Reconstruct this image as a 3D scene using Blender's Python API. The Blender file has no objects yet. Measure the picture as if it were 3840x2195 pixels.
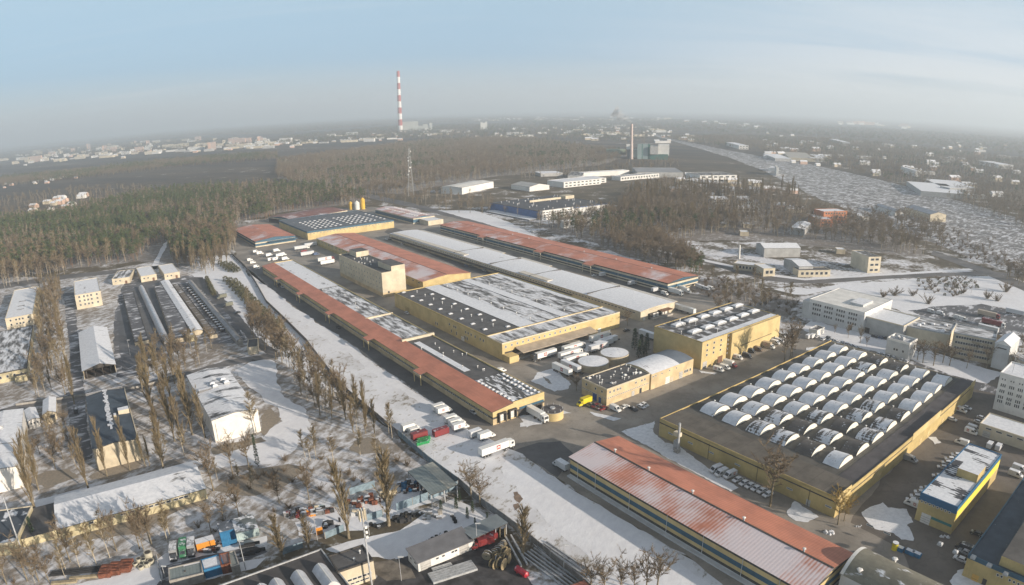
import bpy, bmesh, math, random
import numpy as np
from mathutils import Vector, Matrix

S = bpy.context.scene
COL = S.collection
rnd = random.Random(7)

# ------------------------------------------------------------------ camera
# Wide action-camera lens on a drone 125 m up: theta = r - 0.0872 r^3 (r in focal lengths)
FPX, K3, PITCH, ROLL, AZ = 2494.1, -0.087235, 0.273723, 0.0198284, -0.623236
PW, PH, CAMH = 3840.0, 2195.0, 125.0

def cam_to_world(d):
    c, s = math.cos(ROLL), math.sin(ROLL)
    d = (c*d[0]+s*d[2], d[1], -s*d[0]+c*d[2])
    c, s = math.cos(PITCH), math.sin(PITCH)
    return Vector((d[0], c*d[1]+s*d[2], -s*d[1]+c*d[2]))

def ray(px, py):
    x = (px-PW/2)/FPX; y = -(py-PH/2)/FPX
    r = math.hypot(x, y); th = r+K3*r**3
    k = math.sin(th)/r if r > 1e-9 else 1.0
    return cam_to_world((x*k, math.cos(th), y*k))

def G(px, py, z=0.0):
    """point of the level z seen at photo pixel (px, py)"""
    d = ray(px, py)
    t = (CAMH-z)/max(-d.z, 1e-4)
    return Vector((d.x*t, d.y*t, z))

def height_at(top, base):
    """height of the point seen at pixel top that stands over the ground seen at pixel base"""
    b = G(*base); d = ray(*top)
    return CAMH+d.z/math.hypot(d.x, d.y)*math.hypot(b.x, b.y)

cam = bpy.data.cameras.new('camera')
cam_ob = bpy.data.objects.new('camera', cam)
COL.objects.link(cam_ob)
right, fwd, up = cam_to_world((1, 0, 0)), cam_to_world((0, 1, 0)), cam_to_world((0, 0, 1))
m = Matrix.Identity(4)
for i in range(3):
    m[i][0], m[i][1], m[i][2] = right[i], up[i], -fwd[i]
m[2][3] = CAMH
cam_ob.matrix_world = m
cam.type = 'PANO'
cam.sensor_fit = 'HORIZONTAL'
cam.sensor_width = 36.0
cy = cam
cy.panorama_type = 'FISHEYE_LENS_POLYNOMIAL'
cy.fisheye_fov = math.radians(170)
k1 = PW/36.0/FPX
cy.fisheye_polynomial_k0 = 0.0
cy.fisheye_polynomial_k1 = -k1
cy.fisheye_polynomial_k2 = 0.0
cy.fisheye_polynomial_k3 = -K3*k1**3
cy.fisheye_polynomial_k4 = 0.0
cam.clip_start = 1.0
cam.clip_end = 200000.0
S.camera = cam_ob

# ------------------------------------------------------------------ sky, sun, exposure
SUN_EL, SUN_AZ = math.radians(15.5), math.radians(121.0)   # azimuth clockwise from +y
w = bpy.data.worlds.new('World'); S.world = w; w.use_nodes = True
nt = w.node_tree; N = nt.nodes; L = nt.links
for n in list(N): N.remove(n)
out = N.new('ShaderNodeOutputWorld'); bg = N.new('ShaderNodeBackground')
sky = N.new('ShaderNodeTexSky'); sky.sky_type = 'NISHITA'; sky.sun_disc = False
sky.sun_elevation = SUN_EL; sky.sun_rotation = SUN_AZ
sky.altitude = 100; sky.air_density = 1.0; sky.dust_density = 1.2; sky.ozone_density = 1.6
bg.inputs['Strength'].default_value = 0.118
# thin winter cloud: high cirrus streaks and a pale veil to the right, by direction
tc = N.new('ShaderNodeTexCoord')
def vm(op, a, b=None):
    n = N.new('ShaderNodeVectorMath'); n.operation = op
    for i, v in enumerate((a, b)):
        if v is None: continue
        if isinstance(v, (tuple, list)): n.inputs[i].default_value = v
        else: L.new(v, n.inputs[i])
    return n
def mt(op, a, b=None, c=None, clamp=False):
    n = N.new('ShaderNodeMath'); n.operation = op; n.use_clamp = clamp
    for i, v in enumerate((a, b, c)):
        if v is None: continue
        if isinstance(v, (int, float)): n.inputs[i].default_value = v
        else: L.new(v, n.inputs[i])
    return n.outputs[0]
def ramp(v, lo, hi):
    n = N.new('ShaderNodeMapRange'); n.interpolation_type = 'SMOOTHSTEP'
    n.inputs[1].default_value = lo; n.inputs[2].default_value = hi
    L.new(v, n.inputs[0]); return n.outputs[0]
sep = N.new('ShaderNodeSeparateXYZ'); L.new(tc.outputs['Generated'], sep.inputs[0])
zz = mt('ADD', mt('MAXIMUM', sep.outputs[2], 0.0), 0.06)
u = mt('DIVIDE', sep.outputs[0], zz); v = mt('DIVIDE', sep.outputs[1], zz)
comb = N.new('ShaderNodeCombineXYZ'); L.new(u, comb.inputs[0]); L.new(v, comb.inputs[1])
mp = N.new('ShaderNodeMapping'); mp.inputs['Rotation'].default_value = (0, 0, math.radians(-14)); mp.inputs['Scale'].default_value = (0.30, 0.95, 1)
L.new(comb.outputs[0], mp.inputs[0])
nz = N.new('ShaderNodeTexNoise'); nz.inputs['Scale'].default_value = 0.55; nz.inputs['Detail'].default_value = 9; nz.inputs['Roughness'].default_value = 0.62; nz.inputs['Distortion'].default_value = 1.1
L.new(mp.outputs[0], nz.inputs['Vector'])
nz2 = N.new('ShaderNodeTexNoise'); nz2.inputs['Scale'].default_value = 0.22; nz2.inputs['Detail'].default_value = 4
L.new(mp.outputs[0], nz2.inputs['Vector'])
azr = mt('ARCTAN2', sep.outputs[0], sep.outputs[1])              # azimuth from +y
veil = mt('MULTIPLY', ramp(azr, -0.05, 0.62), ramp(mt('ADD', sep.outputs[2], mt('MULTIPLY', nz2.outputs[0], 0.12)), 0.42, 0.02))
veil = mt('MULTIPLY', veil, ramp(nz.outputs[0], 0.18, 0.62))
wisp = mt('MULTIPLY', ramp(nz.outputs[0], 0.50, 0.74), mt('MULTIPLY', ramp(nz2.outputs[0], 0.40, 0.62), 0.55))
cov = mt('MAXIMUM', mt('MULTIPLY', veil, 0.95), wisp, clamp=True)
mixc = N.new('ShaderNodeMixRGB'); L.new(cov, mixc.inputs[0])
# the winter air greys the clear sky: pale at the horizon, dull blue higher up
el = N.new('ShaderNodeValToRGB'); L.new(mt('MULTIPLY', sep.outputs[2], 2.0, clamp=True), el.inputs[0])
for pos, c in ((0.0, (2.15, 2.36, 2.58)), (0.16, (1.95, 2.28, 2.58)), (0.34, (1.5, 2.15, 2.7)), (0.62, (1.25, 2.15, 2.95)), (1.0, (1.0, 1.8, 2.75))):
    e = el.color_ramp.elements.new(pos) if pos not in (0.0, 1.0) else el.color_ramp.elements[int(pos)]
    e.color = c+(1,)
mixs = N.new('ShaderNodeMixRGB'); mixs.inputs[0].default_value = 0.84; L.new(sky.outputs[0], mixs.inputs[1]); L.new(el.outputs[0], mixs.inputs[2])
L.new(mixs.outputs[0], mixc.inputs[1])
mixc.inputs[2].default_value = (3.3, 3.4, 3.5, 1)
L.new(mixc.outputs[0], bg.inputs[0]); L.new(bg.outputs[0], out.inputs[0])

sl = bpy.data.lights.new('sun', 'SUN'); sl.energy = 3.6; sl.angle = math.radians(0.6); sl.color = (1.0, 0.87, 0.72)
so = bpy.data.objects.new('sun', sl); COL.objects.link(so)
sd = Vector((math.sin(SUN_AZ)*math.cos(SUN_EL), math.cos(SUN_AZ)*math.cos(SUN_EL), math.sin(SUN_EL)))
so.rotation_euler = (-sd).to_track_quat('-Z', 'Y').to_euler()
so.location = sd*500
vs = S.view_settings
vs.view_transform = 'Standard'; vs.look = 'None'; vs.exposure = 1.10; vs.gamma = 1.0
vs.use_curve_mapping = False
S.cycles.volume_bounces = 1
S.cycles.max_bounces = 5
S.cycles.diffuse_bounces = 2
S.cycles.transparent_max_bounces = 8
# ------------------------------------------------------------------ pixel helpers (photo pixels, 3840 wide)
def kk(x0, y0, s=3.98125):
    return lambda u, v: (x0+u/s, y0+v/s)
def o(u, v): return (u*1.50766, v*1.50766)

CA = Vector((math.sin(AZ), math.cos(AZ)))          # long axis of the market compound
CB = Vector((math.cos(AZ), -math.sin(AZ)))

# ------------------------------------------------------------------ materials
class NT:
    """small wrapper round a material's node tree"""
    def __init__(self, name, rough=0.85, spec=0.3):
        self.m = bpy.data.materials.new(name); self.m.use_nodes = True
        self.t = self.m.node_tree; self.p = self.t.nodes['Principled BSDF']
        self.p.inputs['Roughness'].default_value = rough
        self.p.inputs['Specular IOR Level'].default_value = spec
        self.tc = self.t.nodes.new('ShaderNodeTexCoord')
        self.oi = self.t.nodes.new('ShaderNodeObjectInfo')
        self.geo = self.t.nodes.new('ShaderNodeNewGeometry')
    def n(self, typ, **kw):
        x = self.t.nodes.new(typ)
        for k, v in kw.items(): setattr(x, k, v)
        return x
    def put(self, sock, v):
        if v is None: return
        if isinstance(v, (int, float)): sock.default_value = v
        elif isinstance(v, (tuple, list)): sock.default_value = tuple(v)+((1.0,) if len(v) == 3 and len(sock.default_value) == 4 else ())
        else: self.t.links.new(v, sock)
    def math(self, op, a, b=None, c=None, clamp=False):
        x = self.n('ShaderNodeMath', operation=op, use_clamp=clamp)
        for i, v in enumerate((a, b, c)): self.put(x.inputs[i], v)
        return x.outputs[0]
    def ramp(self, v, lo, hi, a=0.0, b=1.0):
        x = self.n('ShaderNodeMapRange', interpolation_type='SMOOTHSTEP')
        for i, q in enumerate((v, lo, hi, a, b)): self.put(x.inputs[i], q)
        return x.outputs[0]
    def mix(self, f, a, b, blend='MIX'):
        x = self.n('ShaderNodeMixRGB', blend_type=blend)
        for i, v in enumerate((f, a, b)): self.put(x.inputs[i], v)
        return x.outputs[0]
    def vec(self, scale=(1, 1, 1), rot=0.0, world=False, shift=None):
        x = self.n('ShaderNodeMapping')
        self.put(x.inputs[0], self.geo.outputs['Position'] if world else self.tc.outputs['Object'])
        x.inputs['Rotation'].default_value = (0, 0, rot)
        y = self.n('ShaderNodeVectorMath', operation='MULTIPLY')
        self.put(y.inputs[0], x.outputs[0]); y.inputs[1].default_value = scale
        if shift is not None:
            z = self.n('ShaderNodeVectorMath', operation='ADD'); self.put(z.inputs[0], y.outputs[0])
            q = self.math('MULTIPLY', self.oi.outputs['Random'], shift)
            c = self.n('ShaderNodeCombineXYZ'); self.put(c.inputs[0], q); self.put(c.inputs[1], q)
            self.put(z.inputs[1], c.outputs[0]); return z.outputs[0]
        return y.outputs[0]
    def noise(self, v, scale=1.0, detail=4.0, rough=0.55, dist=0.0):
        x = self.n('ShaderNodeTexNoise')
        self.put(x.inputs['Vector'], v); x.inputs['Scale'].default_value = scale
        x.inputs['Detail'].default_value = detail; x.inputs['Roughness'].default_value = rough
        x.inputs['Distortion'].default_value = dist
        return x.outputs[0]
    def wave(self, v, scale, axis='X'):
        x = self.n('ShaderNodeTexWave', wave_type='BANDS', bands_direction=axis)
        self.put(x.inputs['Vector'], v); x.inputs['Scale'].default_value = scale
        return x.outputs['Fac'] if 'Fac' in x.outputs else x.outputs[1]
    def sep(self, v):
        x = self.n('ShaderNodeSeparateXYZ'); self.put(x.inputs[0], v); return x.outputs
    def done(self, col, bump=None, bs=0.3, bd=0.05):
        self.put(self.p.inputs['Base Color'], col)
        if bump is not None:
            b = self.n('ShaderNodeBump'); b.inputs['Strength'].default_value = bs; b.inputs['Distance'].default_value = bd
            self.put(b.inputs['Height'], bump); self.put(self.p.inputs['Normal'], b.outputs[0])
        return self.m

SNOW = (0.80, 0.815, 0.85)
SNOW2 = (0.66, 0.68, 0.72)

def plain(name, col, var=0.18, scale=0.6, rough=0.85, spec=0.3, metal=0.0, streak=False):
    """painted or rendered surface: large blotches, fine grain and (walls) faint vertical streaks"""
    t = NT(name, rough, spec); t.p.inputs['Metallic'].default_value = metal
    v = t.vec(shift=40.0)
    f = t.noise(v, scale, 5, 0.6)
    g = t.noise(t.vec((3.0, 3.0, 0.35), shift=17.0), 0.9, 4, 0.6)
    d = tuple(c*(1-var*1.6) for c in col); b = tuple(min(1, c*(1+var*0.7)) for c in col)
    c = t.mix(t.ramp(f, 0.3, 0.7), d, b)
    if streak: c = t.mix(t.math('MULTIPLY', t.ramp(g, 0.5, 0.8), 0.35), c, tuple(x*0.6 for x in col))
    return t.done(c)

def snowy(name, col, cover=0.5, scale=0.25, stretch=(1, 1), soft=0.06, var=0.2, ribs=0.0, ribaxis='X', rough=0.85, seams=0.0, detail=6, upmin=0.5, spec=0.3, ribdepth=0.5, thin=0.0):
    """surface partly under snow: noise threshold on upward faces only, optional ribs (sheet metal) and felt seams.
    thin > 0: a powdering that lets the colour through"""
    t = NT(name, rough, spec)
    v = t.vec(shift=33.0)
    f = t.noise(t.vec((stretch[0], stretch[1], 1), shift=21.0), scale, detail, 0.62)
    blot = t.noise(v, 0.22, 4, 0.6)
    base = t.mix(t.ramp(blot, 0.3, 0.7), tuple(c*(1-var) for c in col), tuple(min(1, c*(1+var)) for c in col))
    fine = t.noise(v, 2.2, 3, 0.6)
    base = t.mix(t.math('MULTIPLY', t.ramp(fine, 0.45, 0.75), 0.25), base, tuple(c*0.55 for c in col))
    k = f
    if ribs:
        r = t.wave(t.vec(), 0.314/ribs, ribaxis)
        k = t.math('ADD', k, t.math('MULTIPLY', t.math('SUBTRACT', r, 0.5), 0.16*ribdepth))
        base = t.mix(t.math('MULTIPLY', t.ramp(r, 0.0, 0.3, 1.0, 0.0), 0.3*ribdepth), base, tuple(c*0.5 for c in col))
    if seams:
        s = t.sep(t.vec())
        fr = t.math('FRACT', t.math('DIVIDE', s[1 if ribaxis == 'X' else 0], seams))
        base = t.mix(t.math('MULTIPLY', t.ramp(fr, 0.02, 0.05, 1.0, 0.0), 0.5), base, tuple(c*0.45 for c in col))
    th = 0.5+(0.5-cover)*0.62
    sn = t.ramp(k, th-soft, th+soft)
    if thin: sn = t.math('MULTIPLY', sn, thin)
    upf = t.ramp(t.sep(t.geo.outputs['Normal'])[2], upmin-0.1, upmin+0.1)
    sn = t.math('MULTIPLY', sn, upf)
    sc = t.mix(t.ramp(t.noise(v, 0.7, 4, 0.6), 0.3, 0.7), SNOW2, SNOW)
    return t.done(t.mix(sn, base, sc), sn, 0.25, 0.08)

def metal_roof(name, col, dust=0.0, rib=1.0, axis='X', side=None):
    """sheet roof in narrow trays, faded and powdered; dust = share of frost"""
    t = NT(name, 0.6, 0.35)
    v = t.vec(shift=9.0)
    r = t.wave(t.vec(), 0.314/rib, axis)
    f = t.noise(v, 0.10, 5, 0.6); g = t.noise(t.vec((0.25, 2.5, 1) if axis == 'X' else (2.5, 0.25, 1)), 0.5, 4, 0.6)
    c = t.mix(t.ramp(f, 0.32, 0.68), tuple(x*0.80 for x in col), tuple(min(1, x*1.12) for x in col))
    c = t.mix(t.math('MULTIPLY', t.ramp(g, 0.4, 0.75), 0.28), c, tuple(min(1, x*1.3+0.05) for x in col))
    c = t.mix(t.math('MULTIPLY', t.ramp(r, 0.0, 0.25, 1.0, 0.0), 0.30), c, tuple(x*0.55 for x in col))
    if dust:
        k = t.math('ADD', t.noise(t.vec((0.7, 1, 1)), 0.055, 6, 0.6), t.math('MULTIPLY', t.math('SUBTRACT', r, 0.5), 0.10))
        d = t.math('MULTIPLY', t.ramp(k, 0.62-dust*0.45, 0.78-dust*0.35), 0.80)
        c = t.mix(d, c, (0.72, 0.70, 0.74))
    return t.done(c, r, 0.3, 0.05)

# ------------------------------------------------------------------ meshes and objects
class MB:
    """collects faces with material slots; build() links ONE mesh object"""
    def __init__(self): self.v = []; self.f = []; self.mi = []; self.sm = []
    def add(self, vs, fs, m=0, smooth=False):
        b = len(self.v); self.v += [tuple(x) for x in vs]
        for f in fs: self.f.append(tuple(i+b for i in f)); self.mi.append(m); self.sm.append(smooth)
        return self
    def box(self, x0, x1, y0, y1, z0, z1, m=0, top=None):
        vs = [(x0, y0, z0), (x1, y0, z0), (x1, y1, z0), (x0, y1, z0), (x0, y0, z1), (x1, y0, z1), (x1, y1, z1), (x0, y1, z1)]
        self.add(vs, [(0, 3, 2, 1), (0, 1, 5, 4), (1, 2, 6, 5), (2, 3, 7, 6), (3, 0, 4, 7)], m)
        self.add(vs[4:], [(0, 1, 2, 3)], m if top is None else top); return self
    def prism(self, prof, a, b, axis='x', m=0, capm=None, facem=None, smooth=False):
        """profile (list of 2-D points, CCW seen from +axis) swept from a to b. axis x: profile is (y,z); axis y: (x,z)"""
        n = len(prof)
        if axis == 'x': A = [(a, p[0], p[1]) for p in prof]; B = [(b, p[0], p[1]) for p in prof]
        else: A = [(p[0], a, p[1]) for p in prof]; B = [(p[0], b, p[1]) for p in prof]
        flip = axis == 'y'
        for i in range(n):
            j = (i+1) % n
            f = (0, 1, 2, 3) if not flip else (3, 2, 1, 0)
            q = [A[i], A[j], B[j], B[i]]
            self.add(q, [f[::-1]] if True else [f], m if facem is None else facem[i], smooth)
        cm = m if capm is None else capm
        self.add(A, [tuple(range(n))[::-1] if not flip else tuple(range(n))], cm)
        self.add(B, [tuple(range(n)) if not flip else tuple(range(n))[::-1]], cm); return self
    def cyl(self, p, q, r0, r1=None, n=8, m=0, caps=True, smooth=True):
        r1 = r0 if r1 is None else r1
        p, q = Vector(p), Vector(q); d = (q-p).normalized()
        a = d.orthogonal().normalized(); b = d.cross(a)
        vs = []
        for c, r in ((p, r0), (q, r1)):
            for i in range(n):
                t = 2*math.pi*i/n; vs.append(c+a*math.cos(t)*r+b*math.sin(t)*r)
        self.add(vs, [(i, (i+1) % n, n+(i+1) % n, n+i) for i in range(n)], m, smooth)
        if caps:
            self.add(vs[:n], [tuple(range(n))[::-1]], m); self.add(vs[n:], [tuple(range(n))], m)
        return self
    def quad(self, a, b, c, d, m=0): return self.add([a, b, c, d], [(0, 1, 2, 3)], m)
    def mesh(self, name, mats):
        me = bpy.data.meshes.new(name); me.from_pydata(self.v, [], self.f)
        for x in (mats if isinstance(mats, (list, tuple)) else [mats]): me.materials.append(x)
        me.polygons.foreach_set('material_index', self.mi)
        me.polygons.foreach_set('use_smooth', self.sm)
        me.update(); return me
    def build(self, name, mats, parent=None, loc=None):
        return link(name, self.mesh(name, mats), parent, loc)

def link(name, me, parent=None, loc=None, rotz=0.0):
    ob = bpy.data.objects.new(name, me); COL.objects.link(ob)
    if parent is not None: ob.parent = parent
    if loc is not None: ob.location = loc
    if rotz: ob.rotation_euler = (0, 0, rotz)
    return ob

def tag(ob, label, cat, group=None):
    ob['label'] = label; ob['category'] = cat
    if group: ob['group'] = group
    return ob

def thing(name, label, cat, loc=(0, 0, 0), rotz=0.0, group=None):
    ob = bpy.data.objects.new(name, None); COL.objects.link(ob)
    ob.empty_display_size = 1.0
    ob.location = loc; ob.rotation_euler = (0, 0, rotz)
    return tag(ob, label, cat, group)

KIDS = {}
def copy_thing(src, loc, rotz, label, group=None, scale=1.0, skip=()):
    """a copy of a thing with copies of its parts and sub-parts (mesh data shared)"""
    r = src.copy(); COL.objects.link(r)
    r.location = loc; r.rotation_euler = (0, 0, rotz); r.scale = (scale,)*3 if isinstance(scale, (int, float)) else scale
    r['label'] = label
    if group: r['group'] = group
    elif 'group' in r: del r['group']
    for ch in KIDS[src.name]:
        c = ch.copy(); COL.objects.link(c); c.parent = r
        for g in KIDS.get(ch.name, ()):
            d = g.copy(); COL.objects.link(d); d.parent = c
    return r
def remember(root):
    def walk(q):
        KIDS[q.name] = [x for x in S.objects if x.parent == q]
        for x in KIDS[q.name]: walk(x)
    walk(root); return root

# ------------------------------------------------------------------ the local frame of a building from its roof corners in the photo
SNAPS = [AZ+i*math.pi/2 for i in range(4)]
def frame(p0, p1, p2, h, snap=True, lead='x'):
    """origin, rotation, length and width: p0 corner, p1 along x, p2 along y (anticlockwise from above), all at height h"""
    a, b, c = G(*p0, h), G(*p1, h), G(*p2, h)
    d, e = (b-a).to_2d(), (c-a).to_2d()
    ang = math.atan2(d.y, d.x); a2 = math.atan2(e.y, e.x)-math.pi/2
    while a2-ang > math.pi/2: a2 -= math.pi
    while a2-ang < -math.pi/2: a2 += math.pi
    ang += (a2-ang)*e.length/(d.length+e.length)               # the longer side counts for more
    if lead == 'y':
        d = (c-a).to_2d(); ang = math.atan2(d.y, d.x)-math.pi/2
    if snap:
        best = min((math.atan2(CA.y, CA.x)+i*math.pi/2 for i in range(-4, 5)), key=lambda t: abs(t-ang))
        if abs(best-ang) < math.radians(6): ang = best
    x = Vector((math.cos(ang), math.sin(ang))); y = Vector((-x.y, x.x))
    Lx = (b-a).to_2d().dot(x); Ly = (c-a).to_2d().dot(y)
    return Vector((a.x, a.y, 0)), ang, Lx, Ly
NORD_ = ['first', 'second', 'third', 'fourth', 'fifth', 'sixth', 'seventh', 'eighth', 'ninth', 'tenth', 'eleventh', 'twelfth', 'thirteenth', 'fourteenth', 'fifteenth']
# ------------------------------------------------------------------ ground
def ground_mat():
    t = NT('ground_heath', 0.95, 0.1)
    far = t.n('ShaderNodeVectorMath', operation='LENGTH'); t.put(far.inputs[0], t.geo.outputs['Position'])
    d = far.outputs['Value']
    a = t.noise(t.vec(world=True), 1/420.0, 6, 0.62)
    b = t.noise(t.vec((1, 1, 1), world=True), 1/38.0, 7, 0.68)
    c = t.noise(t.vec(world=True), 1/3.2, 5, 0.65)
    s1 = t.noise(t.vec((0.35, 1.5, 1), 0.5, world=True), 1/260.0, 5, 0.6)
    k = t.math('ADD', t.math('MULTIPLY', b, 0.55), t.math('ADD', t.math('MULTIPLY', c, 0.20), t.math('MULTIPLY', s1, 0.25)))
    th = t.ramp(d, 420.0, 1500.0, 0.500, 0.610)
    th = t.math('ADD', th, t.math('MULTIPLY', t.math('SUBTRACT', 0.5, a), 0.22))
    dif = t.math('SUBTRACT', k, th)
    sn = t.ramp(dif, -0.035, 0.045)
    earth = t.mix(t.ramp(b, 0.35, 0.65), (0.085, 0.072, 0.055), (0.20, 0.160, 0.105))
    earth = t.mix(t.ramp(c, 0.4, 0.7), earth, (0.13, 0.115, 0.080))
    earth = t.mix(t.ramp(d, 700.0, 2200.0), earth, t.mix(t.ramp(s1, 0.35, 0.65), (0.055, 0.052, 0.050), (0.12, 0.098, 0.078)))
    snow = t.mix(t.ramp(c, 0.3, 0.7), (0.60, 0.60, 0.63), (0.76, 0.77, 0.81))
    return t.done(t.mix(sn, earth, snow), c, 0.4, 0.3)

def tracked_snow(name, tuft=0.25, grey=0.0, scale=1.0, earth=(0.20, 0.165, 0.11)):
    """snow on grass: hummocks, tufts and trodden grey patches"""
    t = NT(name, 0.9, 0.2)
    a = t.noise(t.vec(world=True), scale/28.0, 5, 0.6)
    b = t.noise(t.vec((1.0, 0.55, 1), 0.45, world=True), scale/2.6, 7, 0.70)
    c = t.noise(t.vec(world=True), scale/0.7, 4, 0.6)
    k = t.math('ADD', t.math('MULTIPLY', b, 0.72), t.math('MULTIPLY', a, 0.28))
    f = t.ramp(k, 0.66-tuft*0.34, 0.70-tuft*0.16, 1.0, 0.0)
    f = t.math('SUBTRACT', 1.0, f)
    snow = t.mix(t.ramp(b, 0.3, 0.7), (0.70, 0.71, 0.75), (0.80, 0.81, 0.84))
    snow = t.mix(t.math('MULTIPLY', t.ramp(a, 0.42, 0.66), grey), snow, (0.50, 0.49, 0.49))
    e = t.mix(t.ramp(c, 0.3, 0.7), tuple(x*0.7 for x in earth), tuple(x*1.25 for x in earth))
    return t.done(t.mix(t.math('MULTIPLY', f, 0.85), snow, e), b, 0.5, 0.25)

def asphalt(name, col=(0.155, 0.148, 0.145), snow=0.0, wet=0.25, lanes=0.0):
    t = NT(name, 0.75, 0.35)
    a = t.noise(t.vec(world=True), 1/22.0, 6, 0.62); b = t.noise(t.vec(world=True), 1/3.0, 6, 0.66); g = t.noise(t.vec(world=True), 2.0, 3, 0.6)
    c = t.mix(t.ramp(a, 0.33, 0.68), tuple(x*0.72 for x in col), tuple(x*1.22 for x in col))
    c = t.mix(t.math('MULTIPLY', t.ramp(b, 0.50, 0.72), 0.5), c, tuple(x*0.62 for x in col))
    c = t.mix(t.math('MULTIPLY', t.ramp(g, 0.5, 0.8), 0.18), c, tuple(x*1.7 for x in col))
    crack = t.n('ShaderNodeTexVoronoi', feature='DISTANCE_TO_EDGE'); crack.inputs['Scale'].default_value = 1/9.0
    dv = t.n('ShaderNodeVectorMath', operation='ADD'); t.put(dv.inputs[0], t.vec((1, 1, 1), world=True)); 
    nv = t.n('ShaderNodeTexNoise'); nv.inputs['Scale'].default_value = 0.4; t.put(nv.inputs['Vector'], t.vec(world=True))
    sv = t.n('ShaderNodeVectorMath', operation='SCALE'); t.put(sv.inputs[0], nv.outputs[1]); sv.inputs['Scale'].default_value = 3.0
    t.put(dv.inputs[1], sv.outputs[0]); t.put(crack.inputs['Vector'], dv.outputs[0])
    c = t.mix(t.math('MULTIPLY', t.ramp(crack.outputs['Distance'], 0.0, 0.02, 1.0, 0.0), 0.30), c, tuple(x*0.5 for x in col))
    if snow:
        st = t.noise(t.vec((1.6, 0.5, 1), 0.9473, world=True), 1/7.0, 7, 0.66)
        k = t.math('ADD', t.math('MULTIPLY', st, 0.7), t.math('MULTIPLY', a, 0.3))
        th = 0.5+(0.5-snow)*0.42
        c = t.mix(t.math('MULTIPLY', t.ramp(k, th-0.02, th+0.05), 0.92), c, (0.66, 0.67, 0.71))
    return t.done(c, g, 0.2, 0.03)

M_YARD = asphalt('asphalt_yard', (0.285, 0.258, 0.226), 0.12)
M_SHADE_ROAD = asphalt('asphalt_shade_road', (0.120, 0.118, 0.120), 0.05)  # dark asphalt for the painted hall shade and one barracks road
M_YARD_SNOW = asphalt('asphalt_snowy', (0.125, 0.125, 0.135), 0.42)
M_ROAD = asphalt('asphalt_road', (0.150, 0.142, 0.138), 0.12)
M_FIELD = tracked_snow('field_snow', 0.42, 0.5)
M_MEADOW = tracked_snow('meadow_snow', 0.06, 0.15)
M_LITTER = tracked_snow('litter_snow', 0.78, 0.35, 0.7, (0.165, 0.125, 0.080))
M_BROWN = tracked_snow('dead_grass', 1.75, 0.2, 0.8, (0.19, 0.145, 0.085))
M_SOIL = plain('dark_soil', (0.115, 0.095, 0.080), 0.3, 0.4)
M_RAILBED = asphalt('railway_ballast', (0.20, 0.19, 0.185), 0.47)
M_RAIL = plain('rail_dark', (0.10, 0.09, 0.09), 0.2, 1.0, 0.5)
M_FLOOR = plain('forest_floor', (0.080, 0.064, 0.048), 0.4, 0.2, 0.95)

def outline(pix, wob=0.0, step=3.0, seed=1):
    """ground polygon from photo pixels, its sides broken up so that the border is ragged"""
    r = random.Random(seed); P = [G(*p).to_2d() for p in pix]; Q = []
    for i, a in enumerate(P):
        b = P[(i+1) % len(P)]; n = max(1, min(120, int((b-a).length/step))) if wob else 1
        nn = Vector((-(b-a).y, (b-a).x)).normalized() if (b-a).length > 0 else Vector((0, 0)); w = 0.0
        for k in range(n):
            Q.append(a.lerp(b, k/n)+nn*w); w = w*0.6+r.uniform(-wob, wob)
    return Q

def sheet(name, pix, z, mat, wob=0.0, step=3.0, kind='structure', world=None, label=None):
    Q = [Vector(p) for p in world] if world else outline(pix, wob, step, len(pix)*7+int(z*1000))
    bm = bmesh.new()
    f = bm.faces.new([bm.verts.new((q.x, q.y, z)) for q in Q])
    f.normal_update()
    if f.normal.z < 0: f.normal_flip()
    bmesh.ops.triangulate(bm, faces=[f], ngon_method='EAR_CLIP')
    me = bpy.data.meshes.new(name); bm.to_mesh(me); bm.free(); me.materials.append(mat)
    ob = link(name, me); ob['kind'] = kind
    return ob

# one ground sheet out to the horizon
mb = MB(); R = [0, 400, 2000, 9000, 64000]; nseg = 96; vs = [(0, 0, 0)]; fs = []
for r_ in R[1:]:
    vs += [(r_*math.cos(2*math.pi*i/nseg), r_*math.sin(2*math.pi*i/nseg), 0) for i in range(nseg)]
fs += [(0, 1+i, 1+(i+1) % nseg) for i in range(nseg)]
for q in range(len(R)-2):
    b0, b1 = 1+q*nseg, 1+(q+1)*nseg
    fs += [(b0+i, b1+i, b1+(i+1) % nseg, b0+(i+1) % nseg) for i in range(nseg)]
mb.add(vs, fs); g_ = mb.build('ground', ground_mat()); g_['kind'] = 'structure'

# the compound's asphalt
sheet('yard', [(890, 985), (960, 1033), (1060, 1120), (1180, 1205), (1316, 1291), (1376, 1340), (1470, 1405), (1642, 1521), (1700, 1565), (1761, 1613), (1830, 1640), (1902, 1678), (1960, 1700), (2017, 1744), (2052, 1774), (2080, 1786), (2190, 1861), (2276, 1911), (2369, 1965), (2480, 2032), (2600, 2101), (2760, 2240), (4150, 2240), (4000, 1560), (3640, 1420), (3420, 1352), (3131, 1288), (3060, 1250), (2960, 1230), (2915, 1262), (2780, 1130), (2560, 1095), (2440, 1035), (2300, 985), (2050, 900), (1900, 862), (1790, 835), (1660, 808), (1560, 800), (1400, 776), (1200, 790), (1010, 815), (900, 850), (868, 905)], 0.02, M_YARD, 0.8, 4.0)
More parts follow.
